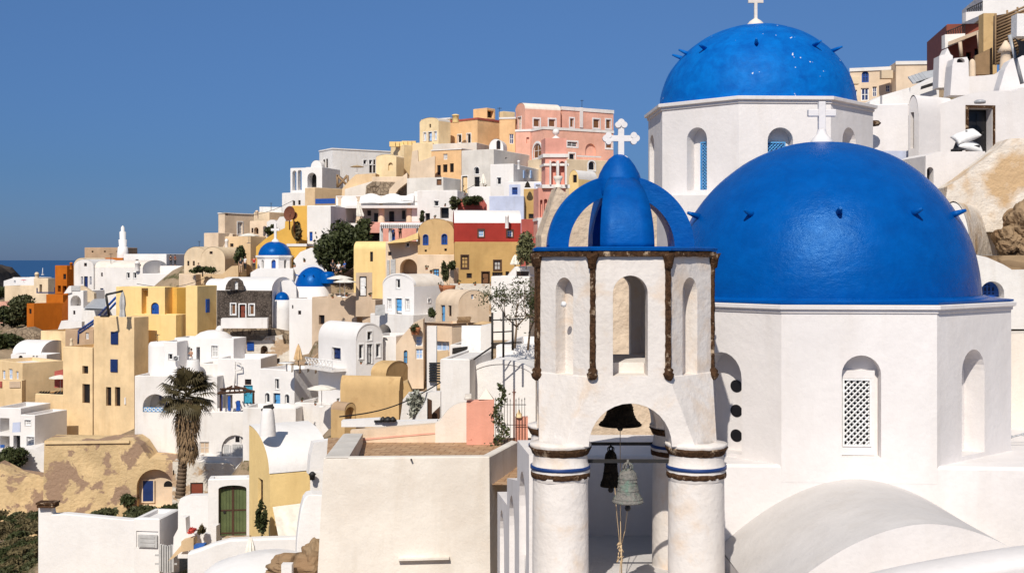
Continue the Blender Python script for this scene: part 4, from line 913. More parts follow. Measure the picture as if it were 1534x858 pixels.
# pink bell tower of the distant church
region('A6')
D_ = 122
pt_ = thing('pink_bell_tower', 'slender pink belfry with white mouldings and a ball finial', 'bell tower', Q(905, 800, D_))
def pxbox(x0, x1, y0, y1, D, dep, mat, root, name, feats=None):
    P(None, mat, D, 8, [(x0, y1), (x0, y0), (x1, y0), (x1, y1)], dep, root=root, part=name, feats=feats or [])
pxbox(846, 970, 300, 395, D_, 2.6, 'rose', pt_, 'cap', None)
pxbox(832, 986, 392, 412, D_ - .2, 3.0, 'white', pt_, 'cornice')
pxbox(846, 970, 410, 590, D_, 2.4, 'rose', pt_, 'belfry', [('RN', 880, 435, 910, 570, None, dict(d=.5)), ('RN', 930, 435, 960, 570, None, dict(d=.5))])
for x0, x1 in ((872, 880), (912, 926), (962, 972)): pxbox(x0, x1, 432, 572, D_ - .25, .3, 'white', pt_, 'pilaster')
pxbox(838, 984, 448, 462, D_ - .15, 2.7, 'white', pt_, 'moulding'); pxbox(828, 990, 572, 592, D_ - .2, 3.0, 'white', pt_, 'cornice')
pxbox(806, 965, 592, 880, D_ + .1, 3.2, 'rose', pt_, 'lower_stage', [('RN', 815, 660, 830, 760, None, dict(d=.4)), ('RN', 838, 655, 858, 755, None, dict(d=.4))])
pxbox(800, 880, 765, 782, D_ - .1, 3, 'white', pt_, 'moulding'); pxbox(804, 826, 782, 900, D_ - .1, .4, 'white', pt_, 'pilaster')
mb = MB(); p = Q(908, 300, D_ + 1); mb.lathe(p, [(.5, -.1), (.3, .1), (.12, .2), (.14, .3), (.28, .4), (.36, .6), (.28, .82), (.1, .93), (.001, .95)], 16); mb.build('finial', 'white', pt_)

region('A5')
H('large plain white house with two tall dark windows, left end of the ridge', 'white', 185, 58, 306, 382, 724, 282, 560, dep=8, trim=.2, feats=[('LW', 326, 345, 340, 412, DK, {}), ('Lw', 343, 343, 356, 410, DK, {}), ('Rw', 563, 350, 582, 376, DK, sw(s=.1)), ('Rw', 596, 350, 614, 376, DK, sw(s=.1)), ('Rw', 622, 348, 634, 376, DK, {}), ('Rw', 598, 380, 614, 425, DK, {}), ('Rw', 620, 380, 634, 425, DK, {})])
H('white arcade with two slender open arches against the sky', 'bright', 181, 20, 137, 228, None, 397, 640, dep=.9, ext=.5, par=.02, ground=False, feats=[('LT', 148, 412, 172, 528), ('LT', 179, 408, 203, 526)], name='arcade')
H('white house with one big dark arch right of the open arcade', 'bright', 179, 18, 226, 322, None, 392, 560, dep=6, feats=[('LO', 236, 424, 289, 510, DK, dict(d=1.5))])
H('white rounded roof hump behind the big dark arch', 'bright', 186, 15, 256, 320, None, 392, 420, 'vL', ya=352, dep=5, ground=False)
H('white lower house under the open arcade with two small windows', 'white', 177, 28, 88, 232, None, 540, 680, dep=6, feats=[('Lw', 150, 588, 164, 615, DK, {}), ('Lw', 182, 585, 196, 612, DK, {})])
H('tan terrace house with a blue patterned railing panel, below the big dark arch', 'sand', 172, 40, 222, 280, 500, 512, 640, dep=8)
P('blue patterned railing panel on the tan terrace house', 'blue', 170, 0, [(282, 606), (282, 577), (397, 574), (397, 604)], .1, name='railing', cat='railing')
P('tan stepped wall sloping up to the straw umbrella terrace', 'sand', 168, -4, [(430, 560), (440, 516), (480, 470), (520, 434), (634, 428), (634, 500), (620, 560)], 3, ground=True)
P('pale sloping stair wall left of the battlemented fort', 'warm', 166, -4, [(450, 570), (455, 520), (612, 474), (622, 545), (560, 560)], 2, ground=True)
open_parasol('open straw umbrella on the terrace in front of the large plain white house', 526, 430, 380, 40, 170, 'strawcanvas', 12)
mb = MB()
for a, b in (((410, 440), (470, 500)), ((470, 440), (412, 508)), ((410, 436), (412, 512)), ((470, 440), (474, 500))): mb.bar(Q(*a, 169), Q(*b, 169), .18, 5)
o = mb.build('timber_frame', 'timber', None, loc=Q(440, 510, 169)); tag(o, 'timber frame with a diagonal brace on the tan terrace', 'frame')
H('yellow house with a domed corner and a pale panel door below the fort wall', 'vanilla', 170, 24, 637, 755, 800, 332, 480, 'vL', ya=318, roofmat='cream', dep=6, feats=[('LN', 708, 365, 735, 412, None, {}), ('Lw', 762, 362, 778, 410, PB, {})])
H('battlemented pale yellow fort wall', 'vanilla', 174, 50, 723, 800, 870, 262, 480, dep=6)
for i in range(6): 
    o = MB(); p = Q(733 + i * 24, 258 + (i > 2) * -4, 174.3 + i * .3); o.box(p, (.42, 0, 0), (0, .3, 0), (0, 0, .35)); o = o.build('battlement', 'butter', None, loc=p); tag(o, 'merlon block in the row along the top of the pale yellow fort wall', 'battlement', 'battlements on the fort wall')
H('pale yellow wall with a buttress right of the battlemented fort', 'vanilla', 171, 14, 850, 968, None, 250, 480, dep=6)
P('cream sloping stair cheek climbing past the fort to the apricot house', 'flesh', 163, 2, [(820, 470), (848, 300), (880, 290), (884, 360), (982, 325), (978, 460)], 2, ground=True)
P('dark rubble-stone retaining wall under the yellow house with the domed corner', 'rubble', 162, 0, [(565, 570), (580, 500), (618, 476), (740, 478), (815, 490), (815, 560)], 2.5, ground=True)
P('cream stair wall climbing between the dark rubble walls', 'flesh', 160, 0, [(710, 560), (715, 520), (760, 470), (818, 424), (820, 480), (770, 520), (740, 560)], 1.5)
H('cream wall strip with a flat top left of the rubble walls', 'flesh', 164, 10, 614, 820, None, 448, 500, dep=2, ground=False)
# restaurant with the columned porch
rs = H('white restaurant house with a shady columned porch in the middle of the hill', 'bright', 151, 4, 402, 902, None, 560, 750, dep=7, feats=[('Lo', 446, 628, 846, 718, 'white', dict(d=3.2))])
rl = H.last; fL = rl['fL']
def on(face, x, y): a = face.a_of(gx(x)); d = face.o.y + face.u.y * a; return a, (PY - gy(y)) / F * d
for x in (424, 666, 536, 830):
    a, z = on(fL, x, 716); mb = MB(); mb.lathe(fL.pt(a, z, -.3), [(.5, 0), (.42, .2), (.38, 1.5), (.36, 3.0), (.5, 3.3)], 14); mb.build('column', 'flesh', rs)
for x0, x1, y0, y1 in ((600, 632, 655, 712), (690, 718, 645, 705), (766, 784, 640, 690), (790, 806, 660, 690), (440, 455, 660, 700), (560, 580, 640, 670)):
    a0, z0 = on(fL, x1, y1); a1, z1 = on(fL, x0, y0); mb = MB(); barz(mb, fL, a0, a1, z0, z1, -3.1, .06); mb.build('porch_door' if y1 > 702 else 'porch_window', DK, rs)
a0, z0 = on(fL, 890, 632); a1, z1 = on(fL, 320, 618); mb = MB(); barz(mb, fL, a0, a1, z0, z1, .5, .55); mb.build('canopy', 'white', rs)
mb = MB(); c0 = fL.pt(on(fL, 860, 575)[0], 0); w_ = on(fL, 545, 575)[0]
for i in range(24):
    for j in range(8):
        def g2(i, j):
            a = on(fL, 860, 0)[0] + (w_ - on(fL, 860, 0)[0]) * i / 24; zc = on(fL, 600, 548)[1]; return fL.pt(a, zc - .4 + .45 * abs(math.cos(i / 24 * math.pi * 2.5)) * (1 - j / 9) - .8 * (j / 8), .1 + .6 * (j / 8))
        mb.quad(g2(i, j), g2(i + 1, j), g2(i + 1, j + 1), g2(i, j + 1), 0, True)
mb.build('shade_sail', 'cloth', rs)
H('white side wall of the restaurant with one blue-framed window low down', 'white', 149, 14, 234, 402, None, 616, 830, dep=6, feats=[('Ls', 248, 768, 264, 818, BL), ('Lo', 340, 640, 395, 712, 'white', dict(d=1.5)), ('Lb', 310, 628, 331, 720, 'flesh')])
P('white buttressed stair wall swelling out below the restaurant corner', 'white', 147, 4, [(335, 860), (338, 790), (300, 720), (375, 720), (372, 750), (360, 800), (352, 860)], 1.5)
mb = MB(); a = fL.pt(0, 0)
closed_parasol('tall white closed sail rolled round its leaning mast in front of the restaurant porch', 552, 716, 588, 22, 147.5, 'canvas', lean=-22)
H('white house on the right of the restaurant with a rounded corner', 'bright', 150, 14, 860, 1096, None, 532, 730, dep=6, feats=[('Lw', 975, 584, 1005, 618, DK, sw(s=.06)), ('Lo', 1010, 625, 1068, 690, DK, dict(d=1)), ('Lo', 920, 655, 955, 720, DK, dict(d=.8))])
H('small white upper wall with a dark recess behind the house with a rounded corner', 'white', 155, 12, 820, 1060, None, 502, 560, dep=4, feats=[('Lo', 850, 508, 890, 530, DK, dict(d=.5))])
H('salmon pink terrace house under the restaurant porch', 'rose', 146, 6, 530, 900, None, 714, 860, dep=4, feats=[('Lo', 590, 775, 670, 850, DK, dict(d=1.2)), ('Lo', 720, 770, 748, 850, BL, dict(d=.6))])
pg = thing('pergola', 'white pergola over the salmon pink terrace', 'pergola', Q(800, 830, 142)); mb = MB()
for x in (668, 720, 882): mb.bar(Q(x, 740, 142), Q(x, 835, 142), .2, 4, sm=False)
mb.build('post', 'whitepaint', pg); mb = MB()
for y in (722, 742): mb.box(Q(798, y, 141.6), (PXM(136, 142), 0, 0), (0, .1, 0), (0, 0, .13))
for i in range(22): mb.box(Q(670 + i * 12.2, 730, 142.5), (.06, 0, 0), (0, 1.4, 0), (0, 0, .1))
mb.build('rafters', 'whitepaint', pg)

region('A7')
H('butter-yellow barrel house with one slim dark window', 'butter', 134, 10, 112, 292, 325, 236, 470, 'vR', ya=194, feats=[('Lw', 203, 250, 219, 305, DK, dict(m=(0, 1)))], dep=4)
H('pale house wall with a deep shaded arch and grey shutters beside the butter-yellow barrel house', 'flesh', 131, 6, 290, 472, None, 195, 420, dep=5, feats=[('LO', 370, 290, 466, 376, 'mocha', dict(d=2.2)), ('Ls', 318, 292, 346, 396, 'grey'), ('Ls', 298, 296, 312, 396, 'grey'), ('Lw', 404, 198, 422, 222, DK, sw(s=.05)), ('Lw', 304, 250, 322, 272, DK, {})])
P('yellow rounded parapet swelling over the wall with the deep shaded arch', 'butter', 129.5, 2, [(296, 205), (330, 188), (400, 172), (472, 142), (472, 178), (400, 196), (340, 200)], 2, name='parapet')
H('straw house with a half-round gable and two blue arched windows', 'straw', 130, 4, 470, 672, None, 140, 268, 'vL', ya=66, dep=8, ext=0, ground=False, roofmat='straw', feats=[('LW', 500, 155, 527, 210, 'navy', dict(fr='blue', s=.05, sc='blue')), ('LW', 604, 152, 633, 207, 'navy', dict(fr='blue', s=.05, sc='blue')), ('Lh', 508, 238, 520, 250), ('Lh', 618, 232, 632, 246)])
H('beige lower storey under the half-round straw gable, a pale blue door in it', 'flesh', 129.6, 4, 468, 674, None, 268, 460, dep=8.5, feats=[('Lw', 556, 346, 589, 390, LB, dict(fr='darkwood')), ('Lh', 512, 336, 525, 352, 'blue')])
H('dark red upper storey under a white barrel roof', 'red', 128, -4, 673, 1046, None, 90, 200, 'vR', ya=22, roofmat='bright', dep=7, ext=0, ground=False, feats=[('Lw', 809, 128, 838, 166, LB, sw(s=.12, sc='darkwood')), ('Lw', 969, 131, 999, 166, LB, sw(s=.12, sc='darkwood'))])
H('ochre ground storey below the dark red wall with brown-framed doors and windows', 'ochre', 127.6, -4, 675, 1042, None, 198, 440, dep=7.4, feats=[('Lw', 714, 272, 750, 342, 'ochre', dict(fr='darkwood', s=.12, sc='darkwood', m=(1, 2))), ('Lw', 896, 300, 933, 352, GR, dict(fr='darkwood', s=.12, sc='darkwood')), ('Ld', 829, 364, 868, 430, WD, dict(s=.1, sc='darkwood')), ('Lw', 742, 370, 772, 398, DK, dict(fr='darkwood')), ('Lw', 886, 364, 944, 392, DK, dict(fr='darkwood', m=(3, 0))), ('Lw', 960, 360, 980, 385, DK, {})])
H('tan stone planter block with a cactus in front of the ochre ground storey', 'mocha', 124, 25, 645, 672, 698, 342, 440, dep=2)
P('white terrace wall beneath the ochre ground storey', 'ruinwall', 122, 0, [(648, 500), (650, 428), (880, 430), (880, 500)], 1.2, ground=True)
closed_parasol('closed cream parasol at the right end of the ochre house', 1014, 345, 265, 28, 120, 'canvas')
H('white house at the right with a black-topped opening, next to the bell tower cornice', 'bright', 117, 8, 880, 1094, None, 390, 620, dep=5)
H('white roof room with a dark strip window next to the tower cornice', 'bright', 119, 10, 1018, 1094, None, 335, 400, dep=4, ground=False, feats=[('Lw', 1022, 360, 1092, 388, DK, {})])
P('white sloping wing of the roof room with the dark strip window', 'bright', 118, 4, [(968, 392), (985, 370), (1018, 332), (1022, 392)], 1)
H('white barrel house with blue-paned door and three windows in its tall gable', 'bright', 112, 36, 274, 449, 618, 444, 610, 'vL', ya=377, roofmat='warm', rim=.12, feats=[('Lw', 348, 402, 372, 454, DK, sw(s=.08)), ('Lw', 300, 512, 324, 573, GR, sw(s=.08)), ('Ld', 346, 510, 382, 597, 'whitepaint', dict(s=.08)), ('Lw', 401, 513, 424, 574, GR, sw(s=.08)), ('Rw', 526, 513, 540, 533, DK, sw(s=.05))])
mb = MB()
for k in range(3): a, z = on(H.last['fL'], 366, 528 + k * 20); barz(mb, H.last['fL'], a - .35, a + .35, z - .2, z + .2, -.12, .02)
mb.build('door_panes', 'sky_blue', H.last['root'])
H('white terrace block beneath the barrel house with the blue-paned door', 'white', 109, 36, 205, 445, 618, 605, 760, feats=[('LO', 246, 655, 320, 720, DK, dict(d=1.6)), ('Lo', 320, 755, 352, 850, 'redcloth', dict(d=.6))])
P('pale grey louvred screen left of the barrel house with the blue-paned door', 'grey', 110, 10, [(231, 606), (233, 550), (286, 545), (286, 604)], .3, name='screen', cat='screen')
H('cream barrel house with a pale blue door and a tiny blue gable window', 'flesh', 107, 56, 569, 697, 868, 545, 660, 'vR', ya=466, feats=[('Ld', 597, 548, 622, 644, LB, dict(fr='darkwood')), ('Lw', 639, 550, 658, 610, DK, dict(fr='darkwood')), ('Rw', 768, 488, 786, 515, LB, {})])
H('tan terrace block with a dark coping below the cream barrel house', 'flesh', 101, 40, 494, 660, 828, 656, 800, trim=.12, tmat='darkwood', feats=[('Lw', 505, 748, 645, 805, PB, dict(m=(4, 0), d=.4))])
P('tan gabled wall with pale blue doors, its left edge curving down', 'flesh', 99.5, 2, [(346, 880), (348, 770), (375, 730), (410, 690), (440, 655), (470, 640), (500, 628), (502, 880)], 3, feats=[('Rw', 456, 720, 496, 778, PB, dict(m=(0, 2), fr='whitepaint')), ('Rw', 458, 792, 498, 850, PB, dict(fr='whitepaint')), ('RW', 391, 800, 412, 875, LB, dict(fr='darkwood'))], ground=True, name='house', cat='house')
H('white stair block with a lattice screen under the cream barrel house', 'white', 97, 10, 650, 825, None, 775, 870, dep=4)
P('dark diamond lattice screen on the white stair block', 'iron', 96.5, 10, [(662, 822), (664, 788), (748, 778), (748, 816)], .08, name='screen', cat='screen')
P('tan curved terrace parapet sweeping below the dark coping', 'sand', 94, 2, [(525, 870), (527, 835), (560, 815), (640, 805), (645, 870)], 1.5, ground=True)
P('white sunlit wall below the thorny tree, left of the tower', 'white', 96, 0, [(820, 780), (820, 668), (888, 655), (888, 780)], 2, ground=True)
mb = MB()
for i in range(9): mb.bar(Q(690 + i * 8, 645, 103), Q(702 + i * 8, 615, 103), .07, 5)
mb.bar(Q(688, 618, 103), Q(765, 615, 103), .06, 5); mb.bar(Q(688, 646, 103), Q(765, 643, 103), .06, 5); o = mb.build('sun_bed', 'timber', None, loc=Q(720, 645, 103)); tag(o, 'slatted timber sun bed on the terrace of the cream barrel house', 'sun bed')
open_parasol('open cream parasol seen edge-on beside the scaffold poles', 838, 740, 636, 58, 99, 'tancanvas', 8)
mb = MB(); mb.box(Q(790, 740, 97), (1.1, 0, 0), (0, .1, .2), (0, .3, .9)); o = mb.build('deck_chair', 'cloth', None, loc=Q(790, 760, 97)); tag(o, 'white deck chair back on the white stair block', 'deck chair')
mb = MB(); mb.bar(Q(745, 650, 99), Q(785, 770, 98), .07, 5); o = mb.build('leaning_pole', 'timber', None, loc=Q(785, 770, 98)); tag(o, 'long timber pole leaning by the white deck chair', 'pole')

region('A8')
H('white barrel house with a balcony and a blue-grey door in its gable', 'bright', 98, 52, 362, 572, 722, 298, 500, 'vR', ya=205, rim=.1, feats=[('Rw', 635, 248, 660, 296, DK, sw(s=.08)), ('Rw', 588, 320, 612, 400, GL, sw(s=.08)), ('Rd', 632, 318, 662, 428, GR, dict(s=.08)), ('Rw', 683, 316, 707, 390, GL, sw(s=.08)), ('Ld', 440, 338, 489, 402, 'navy', dict(s=.06, m=(3, 3)))])
bl = H.last; fL = bl['fL']; bal = MB(); br_ = MB()
a0, zb_ = on(fL, 519, 455); a1, _ = on(fL, 366, 455); zt_ = on(fL, 440, 397)[1]
bal.box(fL.pt((a0 + a1) / 2, zb_ - .1, .7), fL.u * ((a1 - a0) / 2), fL.n * .7, (0, 0, .12)); bal.build('balcony_floor', 'white', bl['root'])
br_.bar(fL.pt(a0, zt_, 1.35), fL.pt(a1, zt_, 1.35), .05, 5); br_.bar(fL.pt(a0, zb_ + .25, 1.35), fL.pt(a1, zb_ + .25, 1.35), .04, 5)
for i in range(8):
    x0, x1 = a0 + (a1 - a0) * i / 8, a0 + (a1 - a0) * (i + 1) / 8
    br_.bar(fL.pt(x0, zb_, 1.35), fL.pt(x0, zt_, 1.35), .035, 4); br_.bar(fL.pt(x0, zb_ + .2, 1.35), fL.pt(x1, zt_, 1.35), .03, 4); br_.bar(fL.pt(x1, zb_ + .2, 1.35), fL.pt(x0, zt_, 1.35), .03, 4)
br_.build('balcony_railing', 'whitepaint', bl['root'])
H('tall white wall with a low dark opening at the left of the tan gabled wall', 'white', 100, 15, 655, 796, None, 275, 440, dep=4, feats=[('LN', 712, 275, 750, 305, None, {})])
H('straw-coloured barrel house with a cable crossing its front wall', 'straw', 84, 14, 484, 812, 836, 578, 760, 'vR', ya=502, dep=5, feats=[])
H('rounded straw-coloured barrel roof behind the one the cable crosses', 'straw', 92, 22, 655, 740, 862, 480, 600, 'vR', ya=415, dep=6)
P('yellow rough garden wall right of the straw-coloured barrel roof', 'straw', 87, 4, [(832, 600), (832, 540), (860, 528), (950, 575), (950, 600)], 2, ground=True)
H('small ochre stub house with an arched door, left of the cable-crossed house', 'straw', 82, 40, 432, 508, 572, 690, 760, 'vR', ya=648, roofmat='brown', dep=3, feats=[('RN', 512, 668, 566, 745, 'darkwood', dict(d=.5))])
H('white terrace house with three neat narrow openings under the sun loungers', 'bright', 118 * .9, 24, 33, 228, 372, 466, 690, feats=[('Lw', 121, 512, 142, 570, GL, sw(s=.06)), ('LW', 66, 590, 90, 645, GL, sw(s=.06)), ('Ld', 112, 592, 150, 672, LB, dict(s=.06)), ('LW', 176, 598, 200, 652, GL, sw(s=.06))])
H('white lower terrace wall in front of the house with three neat narrow openings', 'white', 98, 8, -60, 235, None, 680, 800, dep=3)
H('white terrace box holding the big cream parasol', 'white', 99, 18, 230, 430, None, 655, 780, dep=4)
H('white side house with a small window behind the big cream parasol', 'white', 103, 14, 378, 482, None, 512, 700, dep=3, feats=[('Lw', 420, 585, 440, 628, DK, sw(s=.05))])
open_parasol('large open cream parasol on the white terrace, left of the straw-coloured barrel house', 380, 668, 545, 82, 96, 'canvas', 8)
H('brown rendered house with two square dark windows beside the church', 'mocha', 122, 24, 326, 536, 612, 60, 240, feats=[('Lw', 364, 156, 396, 208, DK, dict(d=.3)), ('Lw', 438, 156, 470, 206, DK, dict(d=.3)), ('Lw', 506, 150, 516, 205, DK, {})])
H('small brown rendered block right of the house with two square dark windows', 'mocha', 120, 20, 608, 680, None, 72, 240, dep=3)
region('P0')
closed_parasol('closed straw parasol beside the sun loungers on the white terrace', 447, 548, 515, 6.5, 104, 'tancanvas')
region('A3')
# ---- the church on the slope
cr3 = thing('church', 'small white village church with a blue dome on a windowed drum and two half domes', 'church', Q(590, 600, 140))
H('white barrel vault behind the dark stone chapel front', 'bright', 128, 6, 252, 572, None, 604, 810, 'vR', ya=528, dep=8)
P('dark stone chapel front with a brown door and two white-framed windows', 'darkstone', 127.9, -6, [(253, 815), (253, 604), (571, 606), (571, 815)], .28, name='chapel_front', cat='chapel', ground=True, feats=[('Lw', 336, 682, 362, 744, WD, sw(s=.12)), ('Ld', 386, 686, 420, 768, 'redbrown', sw(s=.12)), ('Lw', 444, 686, 470, 746, WD, sw(s=.12))])
def lathe_part(name, mat, px, py, D, prof, root, n=32, ang=0):
    mb = MB(); mb.lathe(Q(px, py, D), prof, n, ang=ang, sm=n > 10); return mb.build(name, mat, root)
s_ = 140 * .2564 / 1800                                 # metres per study pixel at the church
R3 = 103 * s_
v3 = octo(Q(592, 0, 142).x, 142, R3, -22.5); zt3, zb3 = Q(0, 400, 140).z, Q(0, 520, 140).z
drum(cr3, v3, zb3 - 2, zt3, 'bright', [(0, 571, 424, 597, 476, .3), (7, 513, 424, 527, 474, .3), (1, 646, 424, 662, 474, .3)], lip=.2, corn=.3)
for k, x0, x1, m_ in ((0, 573, 595, 'blue'), (7, 514, 526, 'dark'), (1, 648, 661, 'dark')):
    f, L = octoface(v3, k); a0, a1, q0, q1 = f.rect(x0, 428, x1, 474); mb = MB(); fill(mb, f, loop_of(a0, a1, q0, q1, True), -.25); mb.build('window_pane', m_, cr3)
dome(cr3, (Q(592, 0, 142).x, 142, zt3 + .02), 96 * s_, 82 * s_, 'domeblue', .95, 40, wob=.03)
mb = MB(); p = Vector((Q(595, 0, 142).x, 142, zt3 + 80 * s_)); mb.lathe(p, [(.5, 0), (.3, .3), (.1, .4)], 12); plain_cross(mb, p, 1.0, 2.2, .14, .14); mb.build('cross', 'bright', cr3)
# body: vault gable with the half dome, side vault
P(None, 'bright', 137, 10, [(448, 640), (450, 500), (490, 476), (700, 476), (700, 640)], 6, root=cr3, part='nave_wall')
P(None, 'bright', 134, 10, [(700, 640), (706, 560), (722, 510), (750, 475), (790, 455), (830, 455), (870, 470), (900, 520), (912, 640)], 1.6, root=cr3, part='gable_wall')
mb = MB(); p = Q(815, 590, 133.5); mb.lathe(p, [(98 * s_ * math.cos(t * math.pi / 40), 118 * s_ * math.sin(t * math.pi / 40)) for t in range(20)] + [(.01, 118 * s_)], 48); mb.build('half_dome', 'domeblue', cr3)
mb = MB(); mb.lathe(p, [(98 * s_, -5.5), (100 * s_, .15), (97 * s_, .2)], 48); mb.build('apse_wall', 'bright', cr3)
mb = MB(); q_ = Q(900, 515, 132.5); mb.lathe(q_, [(.8, -.9), (.85, 0), (.6, .35), (.001, .4)], 14); mb.build('small_turret', 'domeblue', cr3)
mb = MB(); p = Q(634, 664, 129.5); mb.lathe(p, [(40 * s_ * math.cos(t * math.pi / 28), 48 * s_ * math.sin(t * math.pi / 28)) for t in range(15)], 32); mb.build('apse_dome', 'domeblue', cr3)
mb = MB(); mb.lathe(p, [(52 * s_, -9), (50 * s_, -1), (46 * s_, .06), (38 * s_, .1)], 32); mb.build('apse_wall', 'bright', cr3)
P(None, 'bright', 131, 8, [(570, 690), (575, 640), (600, 580), (640, 545), (690, 545), (716, 580), (720, 690)], 3, root=cr3, part='side_gable')
for az in range(-60, 90, 35): spout(cr3, tuple(Q(815, 590, 133.5)), 98 * s_, 118 * s_, az, 35, 'domeblue', .5)
H('white tall side block of the church with two tiny square windows', 'bright', 126, 8, 676, 812, None, 655, 850, dep=6, feats=[('Lw', 728, 722, 745, 745, DK, {}), ('Lw', 692, 690, 700, 710, DK, {})])
P('low white wall in front of the dark stone chapel', 'white', 124, 6, [(275, 825), (277, 768), (548, 766), (548, 825)], 1.5)
mb = MB(); p = Q(345, 540, 127.5)
P('white arched bellcote with a round stone-filled gable above the dark stone chapel', 'darkstone', 127.2, 6, [(302, 602), (306, 575), (320, 550), (345, 532), (375, 532), (400, 550), (416, 602)], .6, feats=[('RW', 357, 552, 376, 598, 'whitepaint', dict(m=(0, 1)))], name='gable', cat='gable')
# ---- cream houses climbing at the left
H('cream house with a brown window, standing alone against the sky left of the hill', 'flesh', 172, 34, 262, 300, 480, 152, 300, trim=.15, dep=6, feats=[('Rw', 374, 206, 402, 275, GR, sw(s=.15)), ('Rh', 302, 156, 318, 166)])
H('pale cream annexe on the left edge of the hill, no windows', 'flesh', 168, 30, 178, 262, 340, 270, 360, dep=6)
H('cream house with a dark arched door and a bush on its terrace', 'flesh', 166, 20, 446, 560, None, 200, 330, dep=6, feats=[('LO', 470, 236, 496, 275, DK, dict(d=.8)), ('Lw', 455, 240, 466, 268, DK, {})])
H('cream flat house right of the lone house, dark timber beams under its roof', 'cream', 170, 24, 470, 560, 650, 148, 230, dep=4)
P('white picket railing on the flat roof against the sky', 'whitepaint', 174, 0, [(502, 150), (502, 116), (632, 118), (632, 150)], .2, name='railing', cat='railing')
P('white rounded house gable beside the rusty disc', 'bright', 160, 5, [(540, 236), (545, 205), (565, 192), (590, 192), (600, 205), (620, 175), (655, 172), (655, 236)], 3, ground=True)
H('tan stepped house below the lone cream house', 'sand', 160, 24, 300, 450, 560, 290, 420, dep=5, feats=[('Lw', 330, 330, 350, 350, DK, {})])
P('cream ramp wall with a rail sloping up to the lone cream house', 'flesh', 164, 0, [(170, 350), (180, 335), (250, 335), (330, 270), (345, 275), (345, 350)], 2, ground=True)
open_parasol('flat cream parasol on the stepped terrace under the lone cream house', 440, 330, 270, 62, 155, 'canvas', 8)
H('cream barrel house with a round gable and a tiny dark window, left of the church', 'cream', 152, 14, 160, 300, None, 420, 520, 'vL', ya=352, dep=6, feats=[('Lw', 210, 376, 228, 392, DK, {})])
H('cream vaulted house front with panelled doors behind the dark terrace hedge', 'cream', 155, 20, 62, 200, None, 415, 520, 'vL', ya=350, dep=6, feats=[('Ln', 168, 420, 200, 482), ('Ld', 176, 425, 192, 482, 'tan', {}), ('Lw', 80, 432, 92, 460, DK, {}), ('Lw', 112, 432, 124, 460, DK, {})])
P('tan terrace wall with a curved right end left of the church', 'sand', 148, 6, [(36, 600), (38, 508), (285, 510), (310, 485), (340, 462), (378, 458), (380, 600)], 2, ground=True)
H('pale pink low wall block at the left end of the tan terrace', 'flesh', 147, 12, 34, 130, None, 512, 600, dep=3)
H('white rounded roof left of the dark stone chapel', 'bright', 136, 0, 185, 330, None, 590, 640, 'vR', ya=538, dep=6)
# ---- ochre house with rusty discs
H('ochre yellow house with a sloping parapet behind the village church', 'gold', 152, 6, 690, 780, None, 112, 400, dep=6, feats=[])
P('ochre yellow wall rising in a curve to a square chimney behind the blue dome', 'gold', 149, 4, [(480, 420), (482, 350), (540, 300), (600, 262), (650, 240), (652, 200), (702, 200), (704, 300), (775, 312), (775, 420)], 1.5, ground=True)
H('ochre yellow lower wall with a white coping right of the village church dome', 'gold', 143, 8, 664, 775, None, 335, 460, dep=4, trim=.3)
for (x, y, r, lab) in ((676, 155, .74, 'large rusty satellite dish above the ochre yellow chimney'), (702, 168, .5, 'smaller rusty disc beside the large rusty dish')):
    mb = MB(); p = Q(x, y, 147); d = Vector((-.25, -1, .2)).normalized(); q = d.to_track_quat('Z', 'Y'); rr = r
    k = 24; rings = [[p + q @ Vector((rr * t * math.cos(2 * math.pi * i / k), rr * t * math.sin(2 * math.pi * i / k) * (1.25 if r > .6 else 1), -.25 + .25 * t * t)) for i in range(k)] for t in (.02, .4, .7, 1)]
    for a, b in zip(rings, rings[1:]):
        for i in range(k): j = (i + 1) % k; mb.quad(a[i], a[j], b[j], b[i], 0, True)
    mb.bar(p, p + Vector((0, .3, -2)), .08, 6); o = mb.build('satellite_dish', 'rustmetal', None, loc=p); tag(o, lab, 'satellite dish')
H('white tall house wall with one blue window left of the big dark tree', 'white', 146, 14, 782, 918, None, 112, 420, dep=5, feats=[('Lw', 794, 262, 812, 316, 'blue', dict(fr='blue')), ('Lh', 826, 262, 834, 276)])
P('white curved stair wall running down beside the village church dome', 'bright', 140, 4, [(700, 470), (702, 425), (740, 380), (800, 355), (880, 352), (880, 470)], 1.5, ground=True)
# ---- people and umbrella terrace by the tree
open_parasol('white open parasol on the terrace right of the half dome', 972, 640, 515, 76, 121, 'canvas', 8)
open_parasol('second cream open parasol beside the white one, right of the half dome', 1000, 645, 538, 66, 119, 'canvas', 8)
P('brown ornate panelled wall with a white double door below the dark tree', 'mocha', 120, 6, [(1064, 640), (1066, 502), (1160, 500), (1160, 640)], 1.2, feats=[('Rd', 1086, 522, 1128, 640, 'whitepaint', dict(m=(1, 2)))], ground=True)
H('brown low terrace wall holding the two parasols', 'mocha', 121.5, 10, 905, 1070, None, 628, 700, dep=4)

region('C4')
